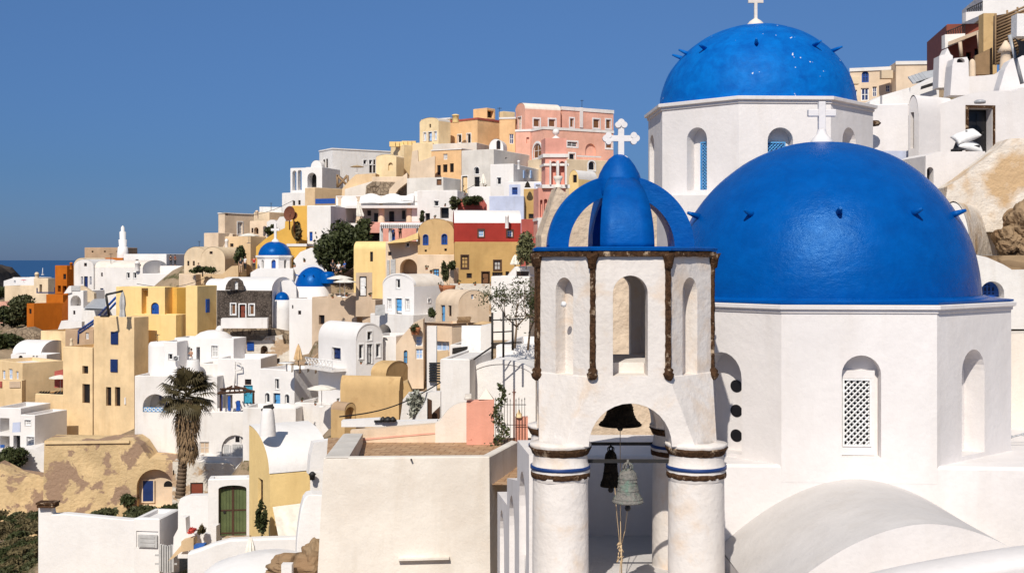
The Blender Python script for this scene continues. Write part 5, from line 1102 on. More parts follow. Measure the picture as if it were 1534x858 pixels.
# ---- the yellow and tan house
H('tall tan house tower with a column of two blue shuttered windows, left of the palm', 'tan', 128, 22, 158, 394, 478, 295, 1000, ext=3, feats=[('Ls', 260, 377, 302, 450, 'navy'), ('Ls', 258, 538, 299, 612, 'navy'), ('Lw', 229, 700, 260, 810, DK, dict(d=.3)), ('Lw', 281, 700, 313, 812, DK, dict(d=.3)), ('Lb', 340, 760, 348, 800)], dep=6)
tw_ = H.last['fL']
def tD(px): return tw_.o.y + tw_.u.y * tw_.a_of(px)
region('A1')
H('tan wing of the tall tan tower with a small dark window over a large one', 'tan', tD(gx(425)), 22, 290, 425, None, 555, 890, dep=5, feats=[('Lw', 378, 637, 405, 673, DK, dict(d=.3)), ('Lw', 378, 720, 413, 808, DK, dict(d=.3))])
H('low tan terrace wall at the foot of the tan wing, a parasol standing on it', 'tan', tD(gx(291)), 22, 162, 291, None, 772, 1010, dep=5)
H('bright yellow upper house with a blue arched door and a white-edged stair recess', 'butter', 133, 14, 533, 757, 812, 277, 430, ground=False, dep=7, feats=[('LD', 693, 346, 730, 404, 'blue', dict(t=.04, fr='blue')), ('Ln', 650, 278, 680, 400, None, dict(d=1.0))])
H('yellow middle block below the blue arched door', 'butter', 131, 20, 612, 808, 855, 404, 540, dep=7)
H('yellow block with a dark recessed drain between two lit corners', 'gold', 134, 40, 756, 812, 858, 280, 540, dep=4)
H('yellow right-hand block with a shaded side wall and one blue shutter', 'butter', 131.5, 18, 853, 906, 996, 272, 520, feats=[('Rs', 944, 330, 960, 392, 'blue')], dep=6)
region('A4')
H('white house with two brown-shuttered windows, a dark doorway and a roof dome', 'bright', 121, 12, 304, 634, None, 178, 395, dep=3, feats=[('Lw', 362, 222, 392, 272, GR, sw(s=.05)), ('Lo', 426, 222, 446, 322, DK, dict(d=.7)), ('Lw', 511, 214, 546, 279, GR, sw(s=.05))])
H('white round-ended annexe with a small window and an air conditioner', 'bright', 119.2, 6, 240, 318, None, 196, 395, dep=5, feats=[('Lw', 270, 260, 292, 292, DK, sw(s=.05))], bev=.3)
mb = MB(); p = Q(238, 196, 120.6); r_ = PXM(78, 119.6); mb.lathe(p, [(r_, -8), (r_, -.35), (r_ * .96, -.1), (r_ * .85, .05), (.01, .16)], 36); mb.build('round_end', 'bright', H.last['root']); mb = MB(); p = Q(520, 178, 124); mb.lathe(p, [(2.1, -.3), (1.95, .25), (1.3, .7), (.6, .9), (.001, .95)], 24); o = mb.build('roof_dome', 'bright', None, loc=p); tag(o, 'low white dome lump on the roof above the two brown-shuttered windows', 'roof')
ac = thing('air_conditioner', 'beige air conditioner hung on the white round-ended annexe', 'air conditioner', Q(312, 302, 118.6)); mb = MB(); mb.box(Q(314, 285, 118.7), (.33, 0, 0), (0, .2, 0), (0, 0, .25)); mb.build('casing', 'plastic', ac, bevel=.04)
mb = MB(); c_ = Q(311, 285, 118.47)
for r in (.06, .12, .18): mb.lathe(c_, [(r, 0)] * 1 + [(r + .03, 0)], 16)
for pnt in mb.v: dz = pnt.y - c_.y; pnt.z = c_.z + dz; pnt.y = c_.y
mb.build('fan_grille', 'iron', ac)
H('white house with a wide arched loggia and pale blue railing behind the palm', 'white', 116, 6, 82, 542, None, 390, 840, dep=6, feats=[('LO', 126, 485, 268, 587, 'greywash', dict(d=1.8))])
lg = H.last; a0, z0 = on(lg['fL'], 266, 586); a1, z1 = on(lg['fL'], 128, 560); mb = MB(); barz(mb, lg['fL'], a0, a1, z0, z1, -.2, .04); rr_ = mb.build('balustrade', 'sky_blue', lg['root'])
mb = MB()
for i in range(6):
    a = a0 + (a1 - a0) * (i + .5) / 6; k = 14; cz_ = (z0 + z1) / 2; r = (z1 - z0) * .36
    for j in range(k): mb.bar(lg['fL'].pt(a + r * math.cos(2 * math.pi * j / k), cz_ + r * math.sin(2 * math.pi * j / k), -.13), lg['fL'].pt(a + r * math.cos(2 * math.pi * (j + 1) / k), cz_ + r * math.sin(2 * math.pi * (j + 1) / k), -.13), .05, 4)
mb.build('ornament', 'cloth', rr_)
a0, z0 = on(lg['fL'], 226, 560); a1, z1 = on(lg['fL'], 182, 488); mb = MB(); barz(mb, lg['fL'], a0, a1, z0, z1, -1.7, .05); mb.build('door', 'navy', lg['root'])
H('white wall with a turquoise door and a square dark window above it, behind the pergola', 'bright', 117.5, 4, 545, 786, None, 290, 600, dep=6, feats=[('Ld', 690, 436, 741, 540, 'cyan', dict(t=.05, fr='cyan')), ('Lw', 697, 402, 733, 434, DK, dict(fr='darkwood')), ('Lo', 560, 488, 628, 580, 'white', dict(d=2)), ('Lb', 640, 300, 645, 420, 'white')])
for x0, x1, y0, y1, z_, lab in ((560, 570, 488, 580, 115.0, 'blue post panel at the left end of the dark pergola'), (602, 616, 496, 578, 115.8, 'blue open shutter under the dark pergola'), (648, 670, 522, 578, 114.5, 'blue chair with a rounded back under the dark pergola')):
    P(lab, 'blue', z_, 0, [(x0, y1), (x0, y0 + 5), (x0 + 4, y0), (x1 - 4, y0), (x1, y0 + 5), (x1, y1)], .15, name='chair' if 'chair' in lab else 'shutter', cat='chair' if 'chair' in lab else 'shutter')
pg = thing('pergola', 'dark timber pergola over the terrace with blue shutters right of the palm', 'pergola', Q(650, 580, 114)); mb = MB()
for (x, y0, y1, D) in ((745, 478, 578, 113), (562, 482, 580, 113.5)): mb.bar(Q(x, y0, D), Q(x, y1, D), .1, 4, sm=False)
mb.build('post', 'darkwood', pg); mb = MB()
for a, b in (((545, 482), (750, 470)), ((560, 458), (700, 452)), ((545, 482), (625, 442)), ((750, 472), (640, 442))): mb.bar(Q(*a, 113), Q(*b, 115), .11, 4, sm=False)
for i in range(6): mb.bar(Q(580 + i * 30, 480, 113), Q(600 + i * 20, 448, 116), .07, 4, sm=False)
mb.build('beams', 'darkwood', pg)
H('white cube terrace in front of the dark pergola', 'white', 113, 4, 440, 790, None, 590, 870, dep=3, feats=[('Lw', 443, 752, 497, 818, 'mocha', dict(fr='greywash', m=(1, 1))), ('LN', 566, 714, 722, 880, None, dict(d=.35))])
ft = H.last
for kd, x0, y0, x1, y1, col in (('w', 640, 724, 664, 756, DK), ('d', 624, 768, 680, 860, GR), ('w', 575, 772, 607, 846, GR), ('w', 697, 768, 716, 826, GR)):
    a0, z0 = on(ft['fL'], x1, y1); a1, z1 = on(ft['fL'], x0, y0); mb = MB(); barz(mb, ft['fL'], a0, a1, z0, z1, -.3, .04); o = mb.build('door' if kd == 'd' else 'window', col, ft['root'])
    mb = MB(); l = [(a0, z0), (a1, z0), (a1, z1), (a0, z1)]; lo = inset(l, -.1); strip(mb, ft['fL'], l, -.22, lo, -.22); mb.build('frame', 'bright', o)
H('white block at the foot of the wall between the annexe and the loggia', 'white', 118, 8, 444, 590, None, 320, 420, dep=3)
mb = MB(); mb.lathe(Q(408, 390, 117), [(.75, -1), (.72, .6), (.6, 1.6), (.55, 1.7)], 20); o = mb.build('pedestal', 'bright', None, loc=Q(408, 390, 117)); tag(o, 'round white pedestal the man in white stands behind', 'pedestal')
P('ruined half-plastered wall with a jagged hole', 'ruinwall', 126, 4, [(640, 300), (640, 185), (790, 190), (815, 165), (905, 156), (915, 205), (945, 215), (948, 350), (800, 350)], 1.5, feats=[('Rs', 650, 186, 672, 274, 'blue'), ('Rs', 710, 194, 748, 242, 'blue'), ('RO', 785, 215, 825, 290, 'rubble', dict(d=.7)), ('Rw', 876, 286, 892, 316, DK, {})], ground=True, name='ruined_wall', cat='wall')
P('brown earthen bank with a dark ledge behind the sun lounger terrace', 'tufa', 129, 2, [(905, 350), (910, 190), (960, 165), (1120, 180), (1120, 350)], 3, ground=True, name='earth_bank')
P('rubble bank sloping across below the dark stone chapel', 'rubble', 127, 3, [(500, 230), (520, 180), (560, 108), (700, 105), (860, 120), (1000, 150), (1125, 180), (1120, 260), (640, 260)], 3, ground=True, name='rubble_bank')
mb = MB(); mb.lathe(Q(556, 128, 125.5), [(.001, -.3), (.4, -.2), (.42, .1), (.25, .4), (.001, .5)], 10); o = mb.build('boulder', 'white', None, loc=Q(556, 128, 125.5)); tag(o, 'whitewashed boulder on the rubble bank beside the yellow house', 'boulder')
for (x, y) in ((1020, 330), (1062, 338)):
    lb = thing('sun_lounger', 'tan sun lounger with a raised back on the white terrace', 'sun lounger', Q(x, y, 106), 'sun loungers on the white terrace'); p = Q(x, y, 106)
    mb = MB(); mb.box(p + Vector((-.2, 0, .35)), (.9, 0, 0), (0, .32, 0), (0, 0, .06)); mb.build('seat', 'brown', lb)
    mb = MB(); mb.box(p + Vector((.95, 0, .75)), (.45, 0, .42), (0, .32, 0), (-.04, 0, .04)); mb.build('backrest', 'brown', lb)
    mb = MB()
    for dx in (-.9, .5):
        for dy in (-.28, .28): mb.bar(p + Vector((dx, dy, -.5)), p + Vector((dx, dy, .33)), .04, 5)
    mb.build('legs', 'timber', lb)

region('C2')
# ---- the far left of the village
H('orange tower house with three dark windows against the sea', 'orange', 200, 22, 472, 574, 632, 160, 440, dep=5, feats=[('Lw', 541, 230, 566, 276, DK, {}), ('Lo', 495, 330, 521, 383, DK, dict(d=.6)), ('Lo', 536, 332, 572, 395, DK, dict(d=.6))])
H('low orange wall block between the orange tower and the cream house', 'orange', 192, 20, 396, 540, None, 410, 520, dep=4)
H('orange house with a deep rust-coloured side wall, lowest of the orange ones', 'orange', 184, 38, 230, 291, 584, 487, 730, dep=5, feats=[('Lw', 247, 528, 270, 572, DK, {})])
P('rust-red stair wall climbing to the white arched stair tower', 'rust', 181, -3, [(530, 640), (532, 500), (585, 425), (586, 640)], 1.5)
H('white barrel house with navy door and two slit windows, beside the orange tower', 'white', 190, 12, 636, 802, None, 165, 420, 'vL', ya=106, dep=8, feats=[('Lw', 720, 136, 744, 165, DK, {}), ('Ld', 720, 250, 752, 356, 'navy', {}), ('Lw', 693, 252, 710, 322, 'navy', {}), ('Lw', 768, 252, 784, 325, 'navy', {})])
H('long white house with a grey barrel roof and two dark windows side by side', 'white', 188, 16, 800, 1222, None, 176, 440, 'vR', ya=115, roofmat='warm', dep=7, feats=[('Lw', 1086, 218, 1112, 268, DK, sw(s=.08)), ('Lw', 1143, 218, 1168, 268, DK, sw(s=.08)), ('Lw', 866, 218, 880, 252, DK, {}), ('Ld', 858, 352, 886, 420, 'navy', {})])
H('cream rounded shoulder house behind the navy-doored barrel house', 'cream', 196, 14, 632, 760, None, 160, 300, 'vL', ya=94, dep=6)
H('white stair tower with an open arch and a small square window', 'bright', 178, 18, 584, 714, None, 375, 740, dep=5, feats=[('LO', 604, 414, 694, 505, 'greywash', dict(d=1.6)), ('Lw', 627, 543, 645, 577, DK, {}), ('Lb', 612, 332, 688, 374, 'grey')])
P('white peaked parapet wing on the left shoulder of the arched stair tower', 'bright', 178.5, -5, [(546, 398), (590, 335), (612, 330), (612, 392)], .8)
P('cream sloping parapet wing on the right shoulder of the arched stair tower', 'cream', 179, -5, [(690, 392), (690, 330), (722, 342), (806, 395), (806, 470), (714, 470), (712, 392)], .8)
H('white lower terrace block with a grey tent canopy, right of the arched stair tower', 'white', 176, 14, 700, 1000, None, 528, 740, dep=5)
mb = MB(); c_ = Q(815, 525, 173); p = [Q(715, 525, 172), Q(905, 530, 172), Q(905, 440, 178), Q(800, 445, 178)]; mb.add(p, [(0, 1, 2, 3)]); mb.add([x + Vector((0, 0, -.25)) for x in p], [(0, 1, 2, 3)]); 
o = mb.build('canopy', 'steel', None, loc=c_); tag(o, 'grey tent canopy stretched over the white lower terrace', 'canopy')
P('white low wall sloping down left of the arched stair tower', 'bright', 174, 4, [(452, 720), (455, 690), (525, 632), (590, 628), (700, 640), (700, 720)], 1.5, ground=True)
H('brown ruined house wall with three small holes behind the long white house', 'brown', 208, 10, 725, 1034, None, 6, 240, dep=6, feats=[('Lh', 785, 32, 800, 46), ('Lh', 890, 32, 906, 44), ('Lh', 998, 32, 1012, 44)])
mb = MB(); p = Q(1052, 70, 203); mb.lathe(p, [(1.05, -3), (.95, 0), (.8, 1.4), (.62, 1.5), (.7, 2.6), (.5, 2.7), (.55, 3.9), (.3, 4.1), (.3, 4.7), (.05, 5)], 14); o = mb.build('chimney_tower', 'bright', None, loc=p); tag(o, 'slim stepped white chimney tower beside the brown ruined house', 'chimney')
H('rust-red low roof room in front of the brown ruin', 'orange', 200, 8, 902, 1052, None, 95, 140, dep=3, ground=False)
region('A1')
H('white stepped block with a plain wall under the tall chimney tower', 'bright', 198, 14, 568, 764, None, 125, 290, dep=6, feats=[('Lw', 622, 148, 636, 160, DK, {})])
H('white plain terrace block below the people at the viewpoint', 'bright', 186, 10, 655, 850, None, 215, 300, dep=5)
H('white small block behind the people at the viewpoint', 'bright', 192, 10, 700, 845, None, 180, 240, dep=4)
H('beige plain block left of the tan curved terrace wall', 'flesh', 158, 14, 822, 900, None, 215, 300, dep=4)
region('C2')
H('cream house with a dark doorway in its tower and a brown stain, far left', 'cream', 232, 20, 290, 412, 470, 270, 470, dep=5, feats=[('Lo', 338, 320, 360, 396, DK, dict(d=.7))])
H('long cream wall with a sloping top at the far left', 'cream', 236, 12, 40, 300, None, 335, 470, dep=5)
P('blue and dark iron railing in front of the far cream house', 'navy', 228, 0, [(312, 395), (312, 350), (318, 350), (318, 385), (465, 385), (465, 345), (470, 345), (470, 395)], .3, name='railing', cat='railing')
H('distant white house with a round chimney pot, closest to the sea', 'bright', 280, 16, 110, 300, None, 262, 330, dep=6, feats=[('Lw', 118, 285, 134, 310, 'navy', {})])
mb = MB(); p = Q(316, 270, 278); mb.lathe(p, [(.55, -.6), (.5, .2), (.42, .8), (.55, .85), (.48, 1.2), (.3, 1.45), (.05, 1.5)], 14); o = mb.build('chimney', 'cream', None, loc=p); tag(o, 'round cream chimney pot of the distant white house', 'chimney')
open_parasol('pinkish red parasol by the distant white house', 203, 305, 278, 24, 272, 'pinkcloth', 10)
P('distant white terrace wall left of the distant white house', 'bright', 284, 4, [(30, 320), (32, 290), (110, 265), (110, 320)], 3, ground=True)
H('salmon pink barrel house at the left edge of the picture', 'pink', 210, 8, -60, 92, None, 500, 600, 'vL', ya=466, dep=6)
P('rough rubble garden wall below the dark trees at the far left', 'rubble', 178, 3, [(0, 800), (0, 735), (120, 700), (240, 690), (350, 740), (350, 800)], 3, ground=True)
P('brown rubble terrace wall left of the orange house', 'rubble', 196, 3, [(-20, 700), (-10, 660), (110, 690), (230, 670), (232, 720), (-20, 740)], 2, ground=True)
closed_parasol('closed white parasol under the dark trees at the far left', 42, 655, 588, 15, 190, 'canvas')
H('tan house with a navy arched door and a blue-railed stair behind its roof', 'tan', 152, 18, 350, 564, None, 724, 900, dep=5, feats=[('LW', 445, 845, 480, 905, 'navy', {})])
H('brown upper wall between the tan arched-door house and the tall tan tower', 'brown', 150, 14, 560, 800, None, 708, 880, dep=5, feats=[('Lw', 733, 732, 760, 788, GR, {})])
for a, b, c in (((680, 712), (800, 635), 0), ((685, 730), (800, 655), 0), ((850, 580), (992, 432), 1), ((895, 580), (992, 480), 1)):
    pass
st = thing('stair_railing', 'blue double stair rail running up behind the tall tan tower', 'railing', Q(680, 820, 146)); mb = MB()
for a, b in (((680, 712), (860, 590)), ((685, 735), (880, 600)), ((850, 582), (992, 432)), ((895, 582), (992, 478))): mb.bar(Q(*a, 146), Q(*b, 140), .14, 5)
mb.build('rails', 'blue', st); mb = MB(); mb.bar(Q(674, 715, 146), Q(670, 830, 146), .12, 5); mb.build('post', 'navy', st)
mb = MB(); mb.lathe(Q(612, 838, 147), [(.22, -.1), (.2, .2), (.12, .25), (.16, .5), (.2, .65), (.1, .8), (.001, .85)], 10); o = mb.build('chimney', 'cream', None, loc=Q(612, 838, 147)); tag(o, 'small cream chimney pot in front of the brown upper wall', 'chimney')
gf = thing('cantilever_parasol', 'black cantilever frame of the closed grey parasol on the tan tower roof', 'parasol', Q(938, 590, 127)); mb = MB(); mb.path([Q(935, 592, 127), Q(908, 408, 127), Q(1052, 376, 127)], .13, 6); mb.bar(Q(935, 592, 127), Q(860, 592, 127), .1, 5); mb.build('arm', 'iron', gf)
mb = MB(); p = Q(1050, 598, 127)
k = 10; rings = [[p + Vector((math.cos(2 * math.pi * i / k) * r * (1 if i % 2 else .6), math.sin(2 * math.pi * i / k) * r * (1 if i % 2 else .6), z)) for i in range(k)] for z, r in ((0, .38), (.8, .28), (1.3, .36), (2.0, .3), (2.6, .12), (2.75, .02))]
for a, b in zip(rings, rings[1:]):
    for i in range(k): j = (i + 1) % k; mb.quad(a[i], a[j], b[j], b[i])
mb.build('canopy', 'grey', gf)
region('C3')
H('white barrel roof house low at the left, a small arch window in front', 'bright', 148, 12, 80, 262, None, 130, 200, 'vR', ya=42, dep=6)
H('white low house step with round windows under the white barrel roof', 'bright', 145, 10, 70, 300, None, 135, 200, dep=3, feats=[('LW', 120, 110 + 28, 146, 165, DK, {}), ('Lw', 210, 138, 222, 160, GR, {}), ('Lw', 232, 138, 244, 160, GR, {})])
H('brown flat-roofed house with a balcony at the left edge of the picture', 'tan', 136, 42, -40, 145, 404, 190, 480, roofmat='bright', dep=6, feats=[('Lw', 14, 234, 34, 292, PB, {}), ('Lw', 55, 224, 80, 292, PB, {}), ('Lw', 101, 240, 119, 292, PB, {}), ('Lo', 0, 380, 18, 446, DK, dict(d=.4))])
P('balcony wall with a reddish panel on the brown flat-roofed house', 'tan', 132, 2, [(-20, 480), (-20, 300), (140, 300), (140, 480)], 1.2, feats=[('Rs', 62, 300 + 4, 132, 345, 'mocha'), ('Rs', 0, 304, 14, 344, 'darkrose')], ground=True, name='balcony', cat='balcony')
open_parasol('white open parasol on the low tan terrace wall', 388, 390, 262, 74, tD(gx(380)) + 2.2, 'canvas', 8)
P('dusky pink wall patch behind the white parasol on the low tan terrace', 'darkrose', 134, 0, [(350, 345), (350, 240), (404, 228), (404, 345)], .4)
for i, x in enumerate((250, 268, 286, 304, 350, 372, 392)):
    mb = MB(); p = Q(x, 388, tD(gx(x)) + .6); mb.box(p, (.32, 0, 0), (0, .3, 0), (0, 0, .13)); mb.box(p + Vector((.1, 0, .2)), (.14, 0, .1), (0, .25, 0), (0, 0, .06)); o = mb.build('cushion_seat', 'iron', None, loc=p); tag(o, 'dark cushioned seat in the row on the low tan terrace', 'seat', 'dark seats on the tan terrace')
H('white house with two grey square windows below the tan terrace, lower left', 'bright', 124, 18, 130, 224, None, 525, 760, dep=5, feats=[('Lw', 160, 552, 199, 587, GR, sw(s=.05)), ('Lw', 173, 660, 222, 713, GR, sw(s=.05))], ext=3)
H('white house with a dark doorway and balcony rail at the left edge, lower down', 'bright', 125, 14, -30, 134, None, 480, 740, dep=5, feats=[('Lo', 86, 652, 131, 738, DK, dict(d=.6)), ('Lo', 0, 540, 60, 630, 'cloth', dict(d=1.6)), ('Lo', 0, 655, 62, 738, DK, dict(d=1.6))])
P('pale blue-grey lattice balcony rail at the lower left edge', 'bluewash', 122, 0, [(78, 632), (82, 570), (130, 566), (130, 630)], .1, name='railing', cat='railing')
P('blue towel hung on the lower left terrace', 'bluecloth', 121.5, 0, [(0, 730), (0, 712), (28, 712), (28, 730)], .1, name='towel', cat='towel')
P('white rounded retaining wall bulging out at the lower left', 'bright', 121, 6, [(78, 880), (82, 820), (130, 742), (224, 738), (292, 760), (308, 870), (300, 930), (250, 940), (150, 915), (90, 910)], 4)
region('A2')
# ---- peeling retaining wall under the tan house, cave door
P('tall peeling plaster retaining wall under the tan house, brown patches showing through', 'peeling', 111.5, 5, [(195, 590), (205, 246), (420, 250), (615, 244), (650, 268), (690, 330), (830, 340), (830, 590)], 4, ground=True, ext=3, feats=[('RO', 632, 378, 800, 560, 'flesh', dict(d=1.0))], name='retaining_wall', cat='wall')
cw = P.f; cv = bpy.data.objects['retaining_wall']
def on2(f, x, y): a = f.a_of(gx(x)); return a, (PY - gy(y)) / F * (f.o.y + f.u.y * a)
a0, z0 = on2(cw, 652, 535); a1, z1 = on2(cw, 700, 438); mb = MB(); barz(mb, cw, a0, a1, z0, z1, -.9, .07); o = mb.build('door', 'navy', cv); mb = MB(); l = [(a0, z0), (a1, z0), (a1, z1), (a0, z1)]; strip(mb, cw, l, -.81, inset(l, -.12), -.81); mb.build('frame', 'flesh', o)
a0, z0 = on2(cw, 748, 468); a1, z1 = on2(cw, 788, 440); mb = MB(); fill(mb, cw, loop_of(a0, a1, z0, z1, True), -.98); mb.build('niche', 'dark', cv)
mb = MB(); a0, z0 = on2(cw, 600, 250); a1, z1 = on2(cw, 208, 250); barz(mb, cw, a0, a1, z0 - .12, z0 + .12, .08, .1); mb.build('moulding', 'tan', cv)
P('straw plaster pilaster right of the cave door arch with a small dark slot', 'ruinwall', 110.8, 5, [(795, 560), (798, 345), (960, 352), (1060, 350), (1090, 372), (1090, 520), (880, 560)], 2, feats=[('Rw', 800, 382, 806, 406, DK, {}), ('Rw', 880, 440, 940, 495, 'redbrown', dict(m=(0, 0), fr='darkwood'))], ground=True)
P('brown peeling lower wall at the far left edge', 'peeling', 113, 4, [(-30, 600), (-30, 360), (60, 405), (205, 425), (205, 600)], 3, ground=True, ext=3, name='retaining_wall', cat='wall')
mb = MB(); 
for i in range(14): mb.bar(Q(640 + i * 14, 555, 116), Q(640 + i * 14, 522, 116), .04, 4)
mb.bar(Q(635, 512, 116), Q(820, 525, 116), .06, 5); o = mb.build('railing', 'iron', None, loc=Q(700, 555, 116)); tag(o, 'low dark railing in front of the cave door', 'railing')
mb = MB()
for a, b in (((1000, 410), (1055, 360)), ((1010, 415), (1062, 375)), ((1050, 360), (1050, 410)), ((1010, 385), (1010, 415))): mb.bar(Q(*a, 112), Q(*b, 112), .08, 4)
o = mb.build('stair_rail', 'redbrown', None, loc=Q(1030, 410, 112)); tag(o, 'red-brown wooden stair rail above the gatehouse', 'railing')
P('white bulging stair wall above the gatehouse, right of the red-brown rail', 'bright', 105, 0, [(1085, 430), (1090, 370), (1120, 340), (1160, 335), (1160, 430)], 2, ground=True)
region('A2')
H('white ledge wall under the arched house front, above the straw plaster', 'white', 111.5, 4, 905, 1180, None, 325, 400, dep=3, ground=False)

region('B7')
# ---- the houses up on the right
H('cream house with an arched navy window and three navy shutters behind the pale dome', 'flesh', 105, 16, 84, 332, 380, 360, 600, dep=6, trim=.3, feats=[('LW', 146, 382, 184, 442, 'navy', dict(fr='blue')), ('Lw', 98, 482, 121, 541, 'navy', {}), ('Lw', 142, 472, 184, 540, 'navy', {}), ('Lw', 204, 464, 226, 518, 'navy', {}), ('Lw', 274, 456, 296, 492, 'navy', {})])
H('cream plain wing of the arched navy window house', 'flesh', 103, 4, 330, 600, None, 330, 560, dep=6, trim=.3)
for x, y, lab in ((98, 432, 'air conditioner left of the arched navy window'), (278, 402, 'air conditioner right of the arched navy window')):
    o = MB(); p = Q(x, y, 104); o.box(p, (.5, 0, 0), (0, .3, 0), (0, 0, .35)); o = o.build('air_conditioner', 'cream', None, loc=p, bevel=.04); tag(o, lab, 'air conditioner')
H('white plain house with a brown oval hole, right of the pale dome', 'churchwhite', 48, 12, 180, 395, None, 560, 900, dep=5, par=.1)
mb = MB(); p = Q(209, 661, 47.6); mb.lathe(p, [(.001, -.13), (.2, -.1), (.3, 0), (.2, .1), (.001, .12)], 12); o = mb.build('vent_hole', 'eroded', None, loc=p); tag(o, 'brown broken oval vent on the white plain house', 'vent')
P('white sloping wall behind the white plain house', 'bright', 52, 4, [(180, 600), (190, 545), (255, 512), (398, 470), (405, 600)], 1)
P('white flat-topped panel wall between the white plain house and the vaulted doorway', 'white', 51, 0, [(256, 560), (256, 512), (400, 470), (412, 560)], .3)
H('white roof block behind the curving front with the brown-framed doorway', 'churchwhite', 47, 6, 470, 1420, None, 625, 900, 'flat', dep=4, par=.1, ext=5)
wl = H.last
P('white house front with a brown-framed dark doorway, its top edge curving', 'churchwhite', 45.95, 6, [(455, 900), (455, 620), (470, 605), (560, 560), (650, 530), (720, 505), (800, 490), (900, 486), (960, 488), (1000, 470), (1420, 440), (1420, 900)], .85, name='house', cat='house', feats=[('Rd', 716, 580, 844, 815, 'dark', dict(s=.11, sc='eroded', fr='darkwood', d=.45, t=.02))])
H('white barrel-roofed porch with a slit brown door', 'churchwhite', 45.5, 62, 396, 452, 640, 610, 900, 'vL', ya=515, dep=3, feats=[('Lw', 407, 602, 426, 795, 'wood', dict(d=.2, fr='darkwood'))])
mb = MB(); p = Q(779, 547, 45.6); mb.lathe(p, [(.001, -.06), (.2, -.05), (.22, .03), (.14, .08), (.001, .09)], 16); o = mb.build('wall_lamp', 'steel', None, loc=p); tag(o, 'oval bulkhead lamp above the brown-framed doorway', 'lamp')
P('low white terrace wall in front of the brown-framed doorway', 'churchwhite', 43.5, 4, [(485, 900), (487, 830), (545, 815), (806, 812), (810, 900)], 2.0, ext=2)
ch_ = thing('chair', 'dark grey lounge chair on the terrace with two white pillows on it', 'chair', Q(690, 812, 43)); mb = MB(); mb.box(Q(672, 770, 43.2), (.16, 0, .42), (0, .35, 0), (-.06, 0, .03)); mb.box(Q(700, 795, 43), (.4, 0, .05), (0, .35, 0), (0, 0, .05)); mb.build('frame', 'darkcloth', ch_, bevel=.02)
for (x, y, rz, lab) in ((705, 730, -.35, 'white pillow, upper of two on the dark lounge chair'), (722, 782, .25, 'white pillow, lower of two on the dark lounge chair')):
    mb = MB(); p = Q(x, y, 42.9); n_ = 14; a = []
    for i in range(n_ + 1):
        for s2 in (1, -1):
            pass
    def pil(u, v, s2):
        e_ = max(0, 1 - abs(u) ** 2.6) * max(0, 1 - abs(v) ** 2.6); k = 1 - .12 * (1 - abs(u)) * (abs(v) > .99) - .12 * (1 - abs(v)) * (abs(u) > .99)
        q = Vector((u * .46 * k, v * .33 * k, s2 * .15 * e_ ** .5)); return p + Matrix.Rotation(rz, 3, 'Y') @ (Matrix.Rotation(.5, 3, 'X') @ q)
    for s2 in (1, -1):
        for i in range(n_):
            for j in range(n_): u0, u1, v0, v1 = -1 + 2 * i / n_, -1 + 2 * (i + 1) / n_, -1 + 2 * j / n_, -1 + 2 * (j + 1) / n_; mb.quad(pil(u0, v0, s2), pil(u1, v0, s2), pil(u1, v1, s2), pil(u0, v1, s2), 0, True)
    o = mb.build('pillow', 'cloth', None, loc=p); tag(o, lab, 'pillow')
for (x0, x1, yt_, yb_, lab, D) in ((556, 634, 330, 470, 'white chimney with a pointed cap, left of the round-headed chimney', 52), (628, 722, 318, 510, 'broad white chimney with a dark round-headed opening', 51)):
    o = thing('chimney', lab, 'chimney', Q((x0 + x1) / 2, yb_, D))
    if D == 52:
        P(None, 'churchwhite', D, 0, [(x0, yb_), (x0 + 6, 300), (590, 292), (606, 258), (622, 292), (x1, 300), (x1, yb_)], .7, root=o, part='stack')
    else:
        P(None, 'churchwhite', D, 0, [(x0 - 8, yb_), (x0 + 4, yt_ + 30), (x0 + 14, yt_ - 5), (x1 - 12, yt_ - 12), (x1 - 4, yt_ + 6), (x1, yb_)], .8, root=o, part='stack', feats=[('RO', 656, 312, 698, 336, 'dark', dict(d=.3))])
P('white low wall curving behind the chimneys', 'churchwhite', 53, 0, [(720, 560), (720, 410), (800, 405), (868, 398), (905, 375), (940, 330), (960, 315), (975, 330), (980, 560)], .6)
P('white tall pinnacle wall at the right edge, rising to a point', 'churchwhite', 47.5, 0, [(868, 560), (885, 470), (915, 370), (940, 325), (985, 300), (1420, 270), (1420, 560)], .6)
mb = MB(); p = Q(917, 345, 50); mb.lathe(p, [(.26, -.2), (.22, .2), (.18, .5), (.34, .53), (.2, .75), (.05, .98)], 12); o = mb.build('chimney', 'flesh', None, loc=p); tag(o, 'cream chimney pot with a conical hat near the slatted screen', 'chimney')
mb = MB(); p = Q(738, 400, 54); mb.lathe(p, [(.15, -.1), (.14, .5), (.12, .6), (.06, .68), (.001, .7)], 12); o = mb.build('chimney', 'flesh', None, loc=p); tag(o, 'small rounded cream chimney beside the wooden gate fence', 'chimney')
P('weathered wooden plank fence with two battens, right of the round-headed chimney', 'timber', 55, 0, [(752, 400), (752, 300), (845, 255), (848, 400)], .15, name='fence', cat='fence')
H('red-brown house at the top right with a slatted canopy roof', 'redbrown', 62, 8, 600, 798, None, 130, 420, dep=5, feats=[('Lo', 705, 280, 730, 330, DK, dict(d=.4)), ('Lo', 750, 260, 776, 300, DK, dict(d=.4))])
P('peeling pink and tan pier between the red-brown house and the slatted screen', 'straw', 58, 0, [(798, 400), (798, 72), (870, 72), (870, 400)], .6)
